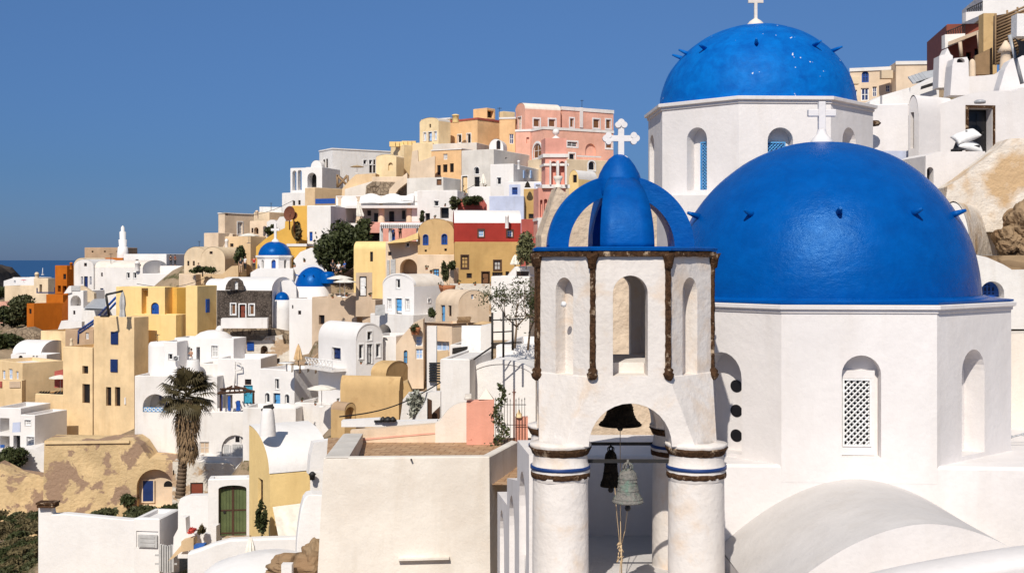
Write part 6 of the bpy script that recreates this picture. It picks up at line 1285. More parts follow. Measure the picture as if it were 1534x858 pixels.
cn_ = thing('canopy', 'sloping slatted canopy on two posts over the red-brown terrace', 'canopy', Q(690, 300, 59)); mb = MB(); a, b, c, d = Q(610, 245, 59), Q(790, 175, 59), Q(790, 165, 63), Q(610, 232, 63); mb.add([a, b, c, d] + [x + Vector((0, 0, .12)) for x in (a, b, c, d)], [(0, 1, 2, 3), (4, 5, 6, 7), (0, 1, 5, 4), (1, 2, 6, 5), (2, 3, 7, 6), (3, 0, 4, 7)]); mb.build('roof_slats', 'mocha', cn_)
mb = MB(); mb.bar(Q(672, 225, 58.8), Q(680, 305, 58.8), .09, 6); mb.bar(Q(770, 172, 58.8), Q(782, 300, 58.8), .09, 6); mb.build('post', 'mocha', cn_)
scr = P('slatted brown bamboo screen at the upper right edge', 'darkwood', 54, -8, [(852, 345), (856, 85), (1420, -10), (1420, 345)], .15, name='screen', cat='screen')
mb = MB()
for i in range(16): mb.bar(Q(858, 105 + i * 16, 53.7), Q(1060, 40 + i * 16 - 20, 53), .05, 5)
for x in (862, 925, 980): mb.bar(Q(x, 345, 53.6), Q(x, 75 - (x - 862) * .3, 53.6), .045, 5)
o = mb.build('slats', 'timber', scr)
H('white top house cut by the upper right corner', 'bright', 66, 8, 794, 1450, None, -60, 72, dep=5, ext=0, ground=False)
P('white block at the right edge in front of the bamboo screen', 'bright', 51.5, 0, [(976, 195), (978, 74), (1420, 70), (1420, 195)], .6, name='pillar')
for (x0, x1, y0, y1, lab) in ((704, 794, 62, 108, 'white balcony parapet with a wire rail, uppermost at the top right'), (592, 700, 182, 245, 'white balcony parapet with a wire rail, lower of the two at the top right')):
    o = thing('balcony', lab, 'balcony', Q(x0, y1, 63)); P(None, 'bright', 61.5, 4, [(x0, y1 + (14 if x0 < 650 else 8)), (x0, y0 + 4), (x1, y0 - 2), (x1, y1 - 30)], .4, root=o, part='parapet'); mb = MB()
    mb.bar(Q(x0 + 5, y0 - 10, 61.7), Q(x1, y0 - 52, 61.7), .03, 5)
    for i in range(9):
        x = x0 + 8 + (x1 - x0 - 10) * i / 8; yy = y0 - 10 - 42 * (i / 8); mb.bar(Q(x, y0 + 4, 61.7), Q(x, yy, 61.7), .02, 4)
        if i < 8: mb.bar(Q(x, y0 + 2, 61.7), Q(x + (x1 - x0) / 8, yy - 5, 61.7), .012, 4)
    mb.build('railing', 'iron', o)
# shade sail at the right edge
sl_ = thing('shade_sail', 'dark shade sail tied to a leaning pole at the right edge', 'shade sail', Q(1000, 450, 42)); mb = MB(); mb.bar(Q(1005, 450, 42), Q(938, 188, 42), .07, 8); mb.build('pole', 'steel', sl_)
mb = MB(); A_s, B_s, C_s = Q(950, 195, 42), Q(1090, 210, 39), Q(960, 318, 42)
for i in range(10):
    for j in range(10 - i):
        def tri(i, j): u, v_ = i / 10, j / 10; q = A_s + (B_s - A_s) * u + (C_s - A_s) * v_; k = 27 * u * v_ * (1 - u - v_); q.y += .3 * k; q.z -= .25 * u * (1 - u) * 2 - .0; q.x += .5 * v_ * (1 - u - v_) * 2; return q
        mb.add([tri(i, j), tri(i + 1, j), tri(i, j + 1)], [(0, 1, 2)], 0, True)
        if j < 9 - i: mb.add([tri(i + 1, j), tri(i + 1, j + 1), tri(i, j + 1)], [(0, 1, 2)], 0, True)
mb.build('cloth', 'darkcloth', sl_)
mb = MB(); 
for k in range(5): mb.box(Q(440 + k * 18, 425 - k * 6, 58), (.3, 0, .05), (0, .35, .2), (0, 0, .04))
o = mb.build('solar_collector', 'steel', None, loc=Q(450, 430, 58)); tag(o, 'grey solar collector panels on the roof left of the chimneys', 'solar panel')
P('white stepped roof wall with dark vents below the solar panels', 'bright', 55, 3, [(400, 530), (408, 470), (455, 455), (560, 400), (560, 530)], 1.5)
P('dark grey louvre strip on the white stepped roof wall', 'iron', 54.6, 3, [(465, 480), (468, 462), (552, 434), (554, 452)], .1, name='louvre', cat='louvre')
region('B8')
P('white lower block with an arched grille, under the pillow terrace', 'churchwhite', 40.5, 8, [(415, 330), (418, 45), (470, 25), (712, 22), (720, 330)], 2, feats=[('RO', 424, 100, 457, 190, 'iron', dict(d=.3))])
P('white sloping ramp wall stained brown, climbing to the right edge', 'stainedwall', 39, -4, [(500, 420), (525, 198), (600, 150), (700, 70), (790, 0), (830, -40), (1330, -60), (1330, 420)], 1.2)
P('pale bluish white wall behind the top of the near dome', 'bluewash', 47, 0, [(150, 160), (150, 20), (385, 20), (385, 160)], .5)
rg = MB()
for k_, (x, y, s3) in enumerate(((965, 390, (1.05, 1.1, 1.15)), (825, 465, (.5, .6, .62)), (905, 490, (.7, .7, .7)))):
    bm = bmesh.new(); bmesh.ops.create_icosphere(bm, subdivisions=5, radius=1); c_ = Q(x, y, 37.2)
    for vv in bm.verts:
        d = 1 + .28 * noise.noise(vv.co * 1.4 + Vector((k_ * 3, 0, 0))) + .12 * noise.noise(vv.co * 4) + .05 * noise.noise(vv.co * 11); vv.co = Vector((vv.co.x * s3[0] * .8, vv.co.y * s3[1], vv.co.z * s3[2] * .8)) * d
    me = bpy.data.meshes.new('rock'); bm.to_mesh(me); bm.free(); me.materials.append(M('tufa')); o = bpy.data.objects.new('rock', me); COL.objects.link(o); o.location = c_
    tag(o, ('tall brown weathered rock at the right edge beside the near dome', 'rounded brown rock left of the tall weathered rock', 'brown rock at the foot of the tall weathered rock by the right edge')[k_], 'rock')
H('rough plastered barrel vault right behind the near dome', 'vaultbase', 36, 30, 470, 640, 770, 530, 620, 'vL', ya=275, dep=4, roofmat='stainedwall', feats=[])
P('rough white wall with a small arched blue window at the foot of the near dome', 'vaultbase', 33, -3, [(600, 900), (600, 560), (650, 530), (720, 545), (800, 580), (850, 610), (1330, 600), (1330, 900)], 1.2, feats=[('RW', 688, 664, 806, 745, 'navy', dict(d=.45, fr='blue', m=(5, 2), bt=.02))])
P('brown rubble ledge on top of the rough white wall', 'tufa', 34, -3, [(700, 560), (715, 538), (1330, 530), (1330, 605), (850, 612)], 2.5, name='ledge')
region('C1')
P('plain beige wall at the right edge beside the drum of the near church', 'warm', 27.5, -2, [(910, 560), (915, 150), (935, 140), (1300, 135), (1300, 560)], 1.0)
mb = MB()
for i in range(16):
    a, b = 2 * math.pi * i / 16, 2 * math.pi * (i + 1) / 16; mb.bar(Q(950, 445, 25) + Vector((.3 * math.cos(a), .2 * math.sin(a), .05 * math.sin(a * 3))), Q(950, 445, 25) + Vector((.3 * math.cos(b), .2 * math.sin(b), .05 * math.sin(b * 3))), .018, 5)
o = mb.build('hose_coil', 'steel', None, loc=Q(950, 445, 25)); tag(o, 'coiled grey hose on the ledge at the right edge', 'hose')
# ================================================================== plants
def leaf_cloud(mb, c, rad, n, size, clumps=14, flat=.5, rnd=random, spread=.42):
    cs = []
    for _ in range(clumps):
        while True:
            p = Vector((rnd.uniform(-1, 1), rnd.uniform(-1, 1), rnd.uniform(-1, 1)))
            if .25 < p.length < 1: break
        cs.append((p, rnd.uniform(.6, 1.2)))
    for i in range(n):
        cp, k = rnd.choice(cs); p = cp + Vector((rnd.gauss(0, 1), rnd.gauss(0, 1), rnd.gauss(0, 1))) * (spread * k * .6)
        if p.length > 1.25: p *= 1.25 / p.length
        q = Vector(c) + Vector((p.x * rad[0], p.y * rad[1], p.z * rad[2])); s = size * rnd.uniform(.6, 1.3)
        a = Vector((rnd.gauss(0, 1), rnd.gauss(0, 1), rnd.gauss(0, 1))).normalized(); b = a.orthogonal().normalized()
        b = Matrix.Rotation(rnd.uniform(0, 6.28), 3, a) @ b
        mb.add([q - a * s, q + b * s * .45, q + a * s, q - b * s * .45], [(0, 1, 2, 3)])
def shrub(label, p, rad, n, size, mat='leafdark', cat='shrub', name='shrub', clumps=14, trunk=True, spread=.42, seed=1, group=None):
    rnd = random.Random(seed); o = thing(name, label, cat, p, group); mb = MB(); c = Vector(p) + Vector((0, 0, rad[2]))
    leaf_cloud(mb, c, rad, n, size, clumps, rnd=rnd, spread=spread); mb.build('foliage' if cat != 'tree' else 'crown', mat, o, weld=False)
    if trunk:
        mb = MB(); mb.bar(p - Vector((0, 0, .5)), p + Vector((0, 0, rad[2] * .9)), rad[0] * .07, 7, r2=rad[0] * .04)
        for i in range(6):
            a = rnd.uniform(0, 6.28); e_ = c + Vector((math.cos(a) * rad[0] * .7, math.sin(a) * rad[1] * .7, rnd.uniform(-.2, .6) * rad[2])); mb.bar(p + Vector((0, 0, rad[2] * rnd.uniform(.3, .8))), e_, rad[0] * .035, 5, r2=rad[0] * .012)
        mb.build('trunk' if cat == 'tree' else 'stem', 'bark', o)
    return o
region('A3')
D_ = 141
shrub('large dark evergreen tree spilling down beside the white restaurant side wall', Q(960, 470, D_), (PXM(108, D_), 3.4, PXM(122, D_)), 9000, .30, 'leafdark', 'tree', 'tree', 30, seed=3)
shrub('dark green creeper hanging right of the large evergreen tree', Q(1120, 400, 140), (PXM(60, D_), 2, PXM(95, D_)), 2600, .32, 'leafdark', 'shrub', 'creeper', 14, seed=4)
shrub('dark hedge on the terrace of the cream vaulted house', Q(170, 500, 146), (PXM(60, 146), 1, PXM(14, 146)), 900, .28, 'leafdark', seed=5, clumps=8)
shrub('small dark bush among the people on the village steps', Q(385, 445, 145), (PXM(24, 146), 1, PXM(46, 146)), 900, .28, 'leafdark', seed=6, clumps=8)
shrub('dark flowering bush on the cream terrace with the arched door', Q(580, 285, 160), (PXM(34, 160), 1.4, PXM(26, 160)), 900, .3, 'leafdark', seed=7, clumps=8)
shrub('brown dry creeper on the ochre yellow wall', Q(722, 300, 148), (PXM(22, 148), .8, PXM(42, 148)), 800, .25, 'scrub', seed=8, clumps=8)
region('A7')
D_ = 60
def thorny(label, base, h, w, seed, n=1500, mat='leafolive'):
    rnd = random.Random(seed); o = thing('tree', label, 'tree', base); br = MB(); lf = MB(); tips = []
    def grow(p, d, L, r, lv):
        q = p + d * L; br.bar(p, q, r, 5, r2=r * .6)
        if lv == 0: tips.append(q); return
        for _ in range(rnd.choice((2, 3))):
            a = Vector((rnd.gauss(0, 1) * w, rnd.gauss(0, 1), rnd.gauss(.15, .8))); nd = (d * .75 + a * .55).normalized(); grow(q, nd, L * rnd.uniform(.62, .85), r * .6, lv - 1)
        tips.append(q)
    grow(Vector(base), Vector((.1, 0, 1)), h * .25, h * .018, 5)
    for i in range(n):
        t = rnd.choice(tips) + Vector((rnd.gauss(0, 1), rnd.gauss(0, 1), rnd.gauss(0, 1))) * h * .03; s = h * .013 * rnd.uniform(.7, 1.6); a = Vector((rnd.gauss(0, 1), rnd.gauss(0, 1), rnd.gauss(0, 1))).normalized(); b = a.orthogonal().normalized()
        lf.add([t - a * s, t + b * s * .5, t + a * s, t - b * s * .5], [(0, 1, 2, 3)])
    br.build('branches', 'bark', o); lf.build('leaves', mat, o, weld=False)
thorny('sparse thorny tree with dark bare branches left of the bell tower', Q(1010, 790, 64), 4.6, 1.0, 11, 1100, 'leafdark')
thorny('second sparse thorny tree close against the bell tower strips', Q(1085, 800, 66), 4.4, .8, 12, 1000, 'leafdark')
sf = thing('scaffold_poles', 'black steel poles joined in a frame in front of the thorny tree', 'scaffold', Q(900, 790, 60)); mb = MB()
for x, y0, y1 in ((886, 590, 850), (948, 590, 840), (1000, 640, 800)): mb.bar(Q(x, y0, 60), Q(x, y1, 60), .055, 6)
for y, x0, x1 in ((632, 880, 1060), (762, 880, 1050), (700, 890, 1000)): mb.bar(Q(x0, y, 60), Q(x1, y - 6, 61), .035, 6)
mb.bar(Q(784, 850, 58), Q(886, 780, 60), .04, 6); mb.build('poles', 'iron', sf)
shrub('olive bush at the right end of the ochre house', Q(1075, 320, 118), (PXM(42, 118), 1.5, PXM(80, 118)), 1300, .22, 'leafolive', 'tree', 'tree', 14, seed=15, spread=.55)
shrub('spiky green bush on top of the tan stone planter block', Q(668, 345, 123), (PXM(24, 123), .8, PXM(17, 123)), 420, .25, 'leafdark', clumps=6, seed=16, trunk=False)
shrub('red geraniums and creeper on the beige lower storey', Q(625, 420, 126), (PXM(22, 126), .5, PXM(52, 126)), 500, .22, 'leafmid', clumps=8, seed=17, trunk=False)
shrub('potted round bush on the roof of the white barrel house side', Q(548, 610, 108), (PXM(16, 108), .8, PXM(20, 108)), 420, .2, 'leafdark', clumps=6, seed=18, trunk=False)
shrub('spiky potted agave on the tan terrace corner', Q(456, 690, 99), (PXM(14, 99), .5, PXM(20, 99)), 260, .26, 'leafmid', clumps=5, seed=19, trunk=False)
mb = MB(); mb.lathe(Q(456, 692, 99), [(.3, -.3), (.42, .1), (.45, .3), (.36, .3)], 12); o = mb.build('pot', 'terracotta', None, loc=Q(456, 692, 99)); tag(o, 'terracotta pot holding the spiky agave', 'pot')
mb = MB(); mb.lathe(Q(634, 455, 112), [(.5, -.6), (.75, 0), (.8, .3), (.6, .3)], 12); o = mb.build('pot', 'terracotta', None, loc=Q(634, 455, 112)); tag(o, 'terracotta pot at the corner below the beige lower storey', 'pot')
region('A6')
shrub('dark plants trailing on the dark red planter wall', Q(420, 690, 144), (PXM(50, 144), 1, PXM(26, 144)), 700, .25, 'leafdark', clumps=10, seed=20, trunk=False)
shrub('spiky bush left of the dark red planter wall', Q(318, 705, 144), (PXM(26, 144), 1, PXM(30, 144)), 600, .28, 'leafmid', clumps=7, seed=21)
shrub('dark climber round the restaurant entrance', Q(125, 780, 146), (PXM(14, 146), .8, PXM(26, 146)), 350, .24, 'leafdark', clumps=6, seed=22, trunk=False)
region('C2')
for (x, y, w, h, s, lab) in ((200, 640, 88, 100, 31, 'dark leafy tree left of the orange house, right half of the clump'), (95, 660, 85, 75, 32, 'dark leafy tree at the far left, left half of the clump'), (30, 880, 90, 50, 33, 'dark tree low at the left edge above the brown balcony house'), (15, 420, 40, 45, 34, 'dark small tree at the left edge under the headland')):
    shrub(lab, Q(x, y, 193 if s < 33 else (165 if s == 33 else 260)), (PXM(w, 193), 3.5, PXM(h, 193)), 3200, .4, 'leafdark' if s != 31 else 'leafmid', 'tree', 'tree', 22, seed=s)
region('A2')
for (x, y, w, h, D, s, m, lab) in ((50, 365, 52, 38, 119, 41, 'leafdark', 'dark bush below the white house at the lower left edge'), (640, 600, 56, 16, 100, 42, 'leafmid', 'green bush in front of the cave door, largest of three'), (765, 594, 36, 15, 101, 43, 'leafdark', 'dark bush right of the cave door under the palm'), (470, 603, 46, 9, 98, 44, 'leafmid', 'low green bush behind the rounded white roof hump'), (610, 540, 24, 26, 113, 45, 'leafdark', 'dark shrub at the left jamb of the cave arch')):
    shrub(lab, Q(x, y, D), (PXM(w, D), 2.2, PXM(h, D)), 1800, .26, m, clumps=14, seed=s)
for (x, y, w, h, s, m, lab) in ((930, 672, 16, 20, 51, 'scrub', 'dry brown potted plant on the white planter wall'), (890, 672, 14, 10, 52, 'flower', 'red geranium flowers on the white planter wall')):
    shrub(lab, Q(x, y, 53.3), (PXM(w, 53), .3, PXM(h, 53)), 420, .07, m, clumps=8, seed=s, trunk=False)
shrub('slender dark climber against the yellow side wall of the quarter-barrel house', Q(1208, 690, 49), (PXM(20, 49), .3, PXM(75, 49)), 420, .13, 'leafdark', clumps=12, seed=53)
# scrub covered bank, bottom left
rnd = random.Random(9)
for i in range(56):
    x, y = rnd.uniform(-20, 172), rnd.uniform(585, 900); D = 88 - (y - 585) / 275 * 26; p_ = Q(x, y + 14, D); GROUND.append(tuple(p_))
    shrub('low green-brown scrub bush on the dry bank at the bottom left', Q(x, y + 12, D), (PXM(rnd.uniform(16, 34), D), 1.2, PXM(rnd.uniform(10, 20), D)), 700, .15, rnd.choice(('leafdark', 'leafmid', 'scrub', 'scrub')), 'bush', 'bush', 9, seed=100 + i, trunk=False, group='scrub bushes on the dry bank')
region('B1')
shrub('pale flowering shrub behind the terrace back wall', Q(235, 595, 55), (PXM(50, 55), .5, PXM(68, 55)), 800, .10, 'leafpale', clumps=16, seed=61)
vn = thing('vine', 'dark leafy vine climbing the iron gate beside the coral gatepost', 'vine', Q(735, 775, 45)); mb = MB(); sm_ = MB(); rnd = random.Random(62)
for i in range(420):
    y = rnd.uniform(405, 775); x = 735 + 22 * math.sin(y * .03) + rnd.gauss(0, 16) * (.6 + (y - 400) / 500); q = Q(x, y, 45.0 + rnd.uniform(-.15, .2)); s = .06 * rnd.uniform(.6, 1.4); a = Vector((rnd.gauss(0, 1), rnd.gauss(0, .6), rnd.gauss(0, 1))).normalized(); b = a.orthogonal().normalized(); mb.add([q - a * s, q + b * s * .6, q + a * s, q - b * s * .6], [(0, 1, 2, 3)])
sm_.path([Q(735 + 22 * math.sin(y * .03), y, 45.0) for y in range(775, 405, -20)], .02, 5); mb.build('leaves', 'leafdark', vn, weld=False); sm_.build('stem', 'bark', vn)
# ---- fan palm
region('P0')
D_ = 104; base = W(270, 745, D_); top = W(281, 597, D_); pm = thing('palm_tree', 'tall fan palm with a shaggy skirt of dead fronds, the only palm', 'palm', base)
mb = MB(); rnd = random.Random(5); N_ = 26
for i in range(N_):
    t0, t1 = i / N_, (i + 1) / N_; a, b = base.lerp(top, t0), base.lerp(top, t1); r = .42 - .14 * t0; mb.bar(a, b, r * 1.1, 12, r2=r * .95)
mb.build('trunk', 'bark', pm)
def fan(mb, c, d, L, nb, blade, droop, rnd):
    d = d.normalized(); side = d.cross(Vector((0, 0, 1))); side = side.normalized() if side.length > .1 else Vector((1, 0, 0)); up = side.cross(d)
    tip = c + d * L; mb.bar(c, tip, .035, 4, r2=.02, sm=False)
    for i in range(nb):
        a = (i / (nb - 1) - .5) * R_(230); e_ = (d * math.cos(a) + side * math.sin(a)).normalized(); w = .075; tg = (side * math.cos(a) - d * math.sin(a)) * w
        l = blade * (1 - .25 * abs(a) / 2) * rnd.uniform(.85, 1.1); p1 = tip + e_ * l * .55 + up * .05; p2 = tip + e_ * l + Vector((0, 0, -droop * l))
        mb.add([tip, p1 - tg, p2, p1 + tg], [(0, 1, 2, 3)])
gm, dm = MB(), MB()
for i in range(64):
    a = rnd.uniform(0, 6.283); el = R_(rnd.uniform(-38, 78)); d = Vector((math.cos(a) * math.cos(el), math.sin(a) * math.cos(el), math.sin(el))); fan(gm, top + Vector((0, 0, .3)), d, rnd.uniform(1.0, 1.8), 20, rnd.uniform(1.15, 1.6), rnd.uniform(.15, .6), rnd)
for i in range(120):
    a = rnd.uniform(0, 6.283); z = rnd.uniform(-5.2, .2); d = Vector((math.cos(a) * .55, math.sin(a) * .55, -1)); fan(dm, top + Vector((0, 0, z)) + Vector((math.cos(a), math.sin(a), 0)) * .3, d, rnd.uniform(.7, 1.3) * (1 + z / 9), 9, rnd.uniform(.7, 1.3) * (1 + z / 10), .5, rnd)
gm.build('green_fronds', 'palmgreen', pm, weld=False); dm.build('dead_fronds', 'palmdry', pm, weld=False)

# ================================================================== people
def skin_chain(name, verts, edges, mat, parent, loc):
    me = bpy.data.meshes.new(name); me.from_pydata([Vector(v[:3]) for v in verts], edges, []); o = bpy.data.objects.new(name, me); COL.objects.link(o); o.parent = parent; o.location = loc
    o.modifiers.new('skin', 'SKIN'); s = o.modifiers.new('sub', 'SUBSURF'); s.levels = s.render_levels = 2
    bpy.context.view_layer.update()
    for i, v in enumerate(verts): me.skin_vertices[0].data[i].radius = (v[3], v[4] if len(v) > 4 else v[3])
    me.skin_vertices[0].data[0].use_root = True; me.materials.append(M(mat))
    for p in me.polygons: p.use_smooth = True
    dg = bpy.context.evaluated_depsgraph_get(); m2 = bpy.data.meshes.new_from_object(o.evaluated_get(dg)); o.modifiers.clear(); o.data = m2; bpy.data.meshes.remove(me)
    for p in m2.polygons: p.use_smooth = True
    return o
def person(label, p, facing, top_mat, leg_mat, pose='stand', group=None, bare=False):
    o = thing('person', label, 'person', p, group); sit = pose == 'sit'; h0 = .45 if sit else .92
    q = Matrix.Rotation(R_(facing), 3, 'Z')
    def T(v): w = q @ Vector(v[:3]); return (w.x, w.y, w.z) + tuple(v[3:])
    kn = lambda s: ((s * .11, -.42, .46) if sit else (s * .10, -.03 if s < 0 else .02, .49)); ft = lambda s: ((s * .11, -.44, .07) if sit else (s * .11, .02 if s > 0 else -.0, .07)); toe = lambda s: ((s * .13, -.60, .03) if sit else (s * .14, -.17, .03))
    arm = {'stand': ((.24, .0, h0 + .26), (.23, -.10, h0 + .02), (.22, -.16, h0 - .07)), 'sit': ((.23, -.10, h0 + .24), (.18, -.32, h0 + .12), (.15, -.40, h0 + .13)), 'cross': ((.25, -.06, h0 + .25), (.06, -.22, h0 + .30), (-.04, -.22, h0 + .32))}[pose]
    V = [(0, 0, h0, .125, .1), (0, .01, h0 + .22, .115, .085), (0, .02, h0 + .44, .14, .085), (0, .02, h0 + .56, .052), (0, .0, h0 + .63, .055), (0, -.015, h0 + .72, .082, .095), (0, -.005, h0 + .80, .06, .075), (0, -.10, h0 + .70, .014)]
    E = [(0, 1), (1, 2), (2, 3), (3, 4), (4, 5), (5, 6), (5, 7)]
    for s in (-1, 1):
        b = len(V); V += [(s * .10, 0, h0 - .06, .088), (*kn(s), .058), (*ft(s), .04), (*toe(s), .03)]; E += [(0, b), (b, b + 1), (b + 1, b + 2), (b + 2, b + 3)]
        b = len(V); V += [(s * .18, .02, h0 + .48, .055)] + [(s * a[0], a[1], a[2], r) for a, r in zip(arm, (.042, .032, .034))]; E += [(2, b), (b, b + 1), (b + 1, b + 2), (b + 2, b + 3)]
    skin_chain('body', [T(v) for v in V], E, 'skin', o, (0, 0, 0))
    if not bare:
        t = [V[0][:3] + (.14, .115), V[1][:3] + (.132, .10), V[2][:3] + (.155, .10), (0, .02, h0 + .52, .07)] + [(s * .185, .02, h0 + .48, .068) for s in (-1, 1)] + [((1 if s > 0 else -1) * arm[0][0] * .95, arm[0][1], arm[0][2] + .08, .058) for s in (-1, 1)]
        skin_chain('shirt', [T(v) for v in t], [(0, 1), (1, 2), (2, 3), (2, 4), (2, 5), (4, 6), (5, 7)], top_mat, o, (0, 0, 0))
    lv = [(0, 0, h0 - .0, .138, .115)]; le = []
    for s in (-1, 1):
        b = len(lv); k = kn(s); f_ = ft(s); lv += [(s * .10, 0, h0 - .07, .10), (k[0], k[1], k[2], .072), (f_[0], f_[1], f_[2] + .10, .055)]; le += [(0, b), (b, b + 1), (b + 1, b + 2)]
    skin_chain('trousers', [T(v) for v in lv], le, leg_mat, o, (0, 0, 0))
    hv = [(0, .03, h0 + .74, .085, .09), (0, .01, h0 + .82, .07, .085), (0, .06, h0 + .66, .06)]
    skin_chain('hair', [T(v) for v in hv], [(0, 1), (0, 2)], 'hair', o, (0, 0, 0)); return o
region('A4')
person('bare-chested man in white trousers standing with folded arms on the white terrace', Q(396, 330, 118.2), -25, 'cloth', 'cloth', 'cross', bare=True)
region('A3')
for (x, y, D, fc, tm, lm, ps, lab) in ((930, 492, 130, 20, 'darkcloth', 'darkcloth', 'sit', 'person in dark clothes seated at the left of the group under the big tree'), (965, 505, 129, -30, 'cloth', 'darkcloth', 'sit', 'person in a white shirt seated in the middle of the group under the big tree'), (1000, 498, 131, -60, 'bluecloth', 'darkcloth', 'sit', 'person in blue seated at the right of the group under the big tree'),
        (365, 458, 146, 160, 'darkcloth', 'darkcloth', 'stand', 'person in black walking up the village steps, leftmost on them'), (392, 500, 142, 20, 'darkcloth', 'brown', 'stand', 'person in black lower on the village steps'), (418, 490, 143, -40, 'cloth', 'darkcloth', 'stand', 'person in a white shirt standing on the village steps'), (470, 492, 140, 0, 'redcloth', 'darkcloth', 'stand', 'person in red in the shadow beside the white church wall')):
    person(lab, Q(x, y, D), fc, tm, lm, ps)
region('A1')
for (x, y, tm, fc, lab) in ((784, 178, 'darkcloth', 170, 'person in black at the white viewpoint, left of the pair'), (804, 178, 'redbrown', 140, 'person in dark red at the white viewpoint, right of the pair')): person(lab, Q(x, y, 187), fc, tm, 'darkcloth')
person('person in dark clothes sitting at the hedge of the cream vaulted house', Q(912, 212, 149), 30, 'darkcloth', 'darkcloth', 'sit')
region('A5')
person('person in blue standing under the white pergola, left of two', Q(735, 826, 143), 20, 'bluecloth', 'bluecloth', 'stand'); person('person in dark clothes standing under the white pergola, right of two', Q(778, 812, 143), -20, 'darkcloth', 'darkcloth', 'stand')

# small clutter of the roofs and terraces
def roof_chimney(label, x, y, D, w, h, mat='bright'):
    p = Q(x, y, D); k = RT[2] * D / F; w *= k / 2; h *= k; mb = MB(); mb.lathe(p, [(w, -.6), (w * .95, h * .55), (w * 1.15, h * .6), (w * 1.1, h * .8), (w * .5, h * .95), (.01, h)], 10); o = mb.build('chimney', mat, None, loc=p); tag(o, label, 'chimney')
def pot(label, x, y, D, s, mat='terracotta', plant='leafmid', seed=0):
    p = Q(x, y, D); s *= RT[2] * D / F; o = thing('potted_plant', label, 'plant', p); mb = MB(); mb.lathe(p, [(s * .35, 0), (s * .5, s * .6), (s * .55, s * .7), (s * .4, s * .7)], 10); mb.build('pot', mat, o)
    mb = MB(); leaf_cloud(mb, p + Vector((0, 0, s * 1.2)), (s * .7, s * .6, s * .7), 130, s * .22, 6, rnd=random.Random(seed)); mb.build('foliage', plant, o, weld=False)
def aerial(label, x, y, D, h):
    p = Q(x, y, D); h *= RT[2] * D / F; mb = MB(); mb.bar(p - Vector((0, 0, .5)), p + Vector((0, 0, h)), .035, 5)
    mb.bar(p + Vector((-h * .22, 0, h * .92)), p + Vector((h * .22, 0, h * .92)), .025, 4)
    for i in range(5): mb.bar(p + Vector((-h * .2 + i * h * .1, -.3, h * .92)), p + Vector((-h * .2 + i * h * .1, .3, h * .92)), .018, 4)
    o = mb.build('aerial', 'iron', None, loc=p); tag(o, label, 'aerial')
region('A6')
aerial('thin roof aerial between the two apricot roof rooms', 578, 180, 174, 58); aerial('thin roof aerial above the pink flat cornice', 1060, 118, 173, 40)
roof_chimney('small butter-coloured chimney with a round hood on the ridge', 322, 184, 170, 40, 24, 'butter'); roof_chimney('little white chimney on the low house with pipes', 690, 455, 149, 16, 26)
for i, (x, y, D, l) in enumerate(((376, 632, 154, 'potted plant beside the brown wooden door'), (498, 590, 154, 'potted plant at the foot of the closed cream parasol'), (260, 700, 147, 'potted plant on the ledge by the square dark window'), (200, 768, 147, 'potted plant at the restaurant side entrance'))): pot(l, x, y, D, 11, seed=i)
region('A3')
aerial('thin roof aerial on the cream annexe at the left edge of the hill', 150, 350, 168, 34); aerial('roof aerial above the picket railing', 570, 118, 174, 24)
roof_chimney('stubby white chimney on the stair of the stepped tan house', 310, 345, 158, 20, 44); roof_chimney('tan chimney with a flat hood on the cream house by the ochre wall', 487, 160, 164, 18, 24, 'flesh')
for i, (x, y, D, l) in enumerate(((1010, 640, 119, 'terracotta pot under the second cream parasol'), (930, 650, 119, 'terracotta pot on the brown parasol terrace, left end'), (1150, 640, 118, 'dark potted plant at the white double door'), (765, 440, 139, 'potted plant on the white curved stair wall'), (708, 468, 132, 'potted plant beside the half dome gable'))): pot(l, x, y, D, 15, seed=10 + i)
region('A7')
for i, (x, y, D, l) in enumerate(((545, 372, 128, 'hanging dark potted plant left of the pale blue door'), (520, 350, 128, 'small potted plant on the beige wall with the pale blue door'), (880, 440, 120, 'potted plant at the right end of the white terrace wall'), (790, 440, 120, 'potted plant on the white terrace wall under the ochre house'), (700, 435, 121, 'potted plant below the brown-framed window'), (592, 445, 111, 'potted plant behind the white barrel house roof'))): pot(l, x, y, D, 14, seed=20 + i)
roof_chimney('white hooded chimney beside the white barrel roof over the red wall', 968, 88, 127, 22, 50)
region('A8')
for i, (x, y, D, l) in enumerate(((270, 640, 97, 'potted plant on the white terrace box'), (345, 660, 94, 'potted plant under the large cream parasol'), (470, 640, 96, 'potted plant by the white side house'), (600, 430, 97, 'potted plant on the step of the balcony house'))): pot(l, x, y, D, 12, seed=30 + i)
tb_ = thing('table', 'small white table between the sun loungers and the jagged ruin', 'table', Q(185, 470, 104)); mb = MB(); mb.lathe(Q(185, 425, 104), [(.001, 0), (.7, 0), (.7, .06), (.001, .06)], 14); mb.build('tabletop', 'whitepaint', tb_); mb = MB(); mb.bar(Q(185, 470, 104), Q(185, 425, 104), .06, 6); mb.build('leg', 'whitepaint', tb_)
region('A4')
aerial('roof aerial on the white round-ended annexe', 210, 195, 120, 45)
mb = MB(); mb.path([Q(640, 300, 117.2), Q(676, 318, 117.2), Q(678, 350, 117.2), Q(642, 352, 117.2), Q(640, 440, 117.2)], .06, 5); o = mb.build('drain_pipe', 'white', None, loc=Q(640, 440, 117.2)); tag(o, 'white drainpipe bent across the wall above the pergola', 'pipe')
region('C2')
aerial('roof aerial on the long white grey-barrelled house', 950, 115, 190, 60); roof_chimney('rust chimney stub on the orange tower house', 610, 160, 199, 26, 30, 'orange'); roof_chimney('white block chimney on the right end of the long white house', 1176, 172, 188, 40, 50)
region('P0')
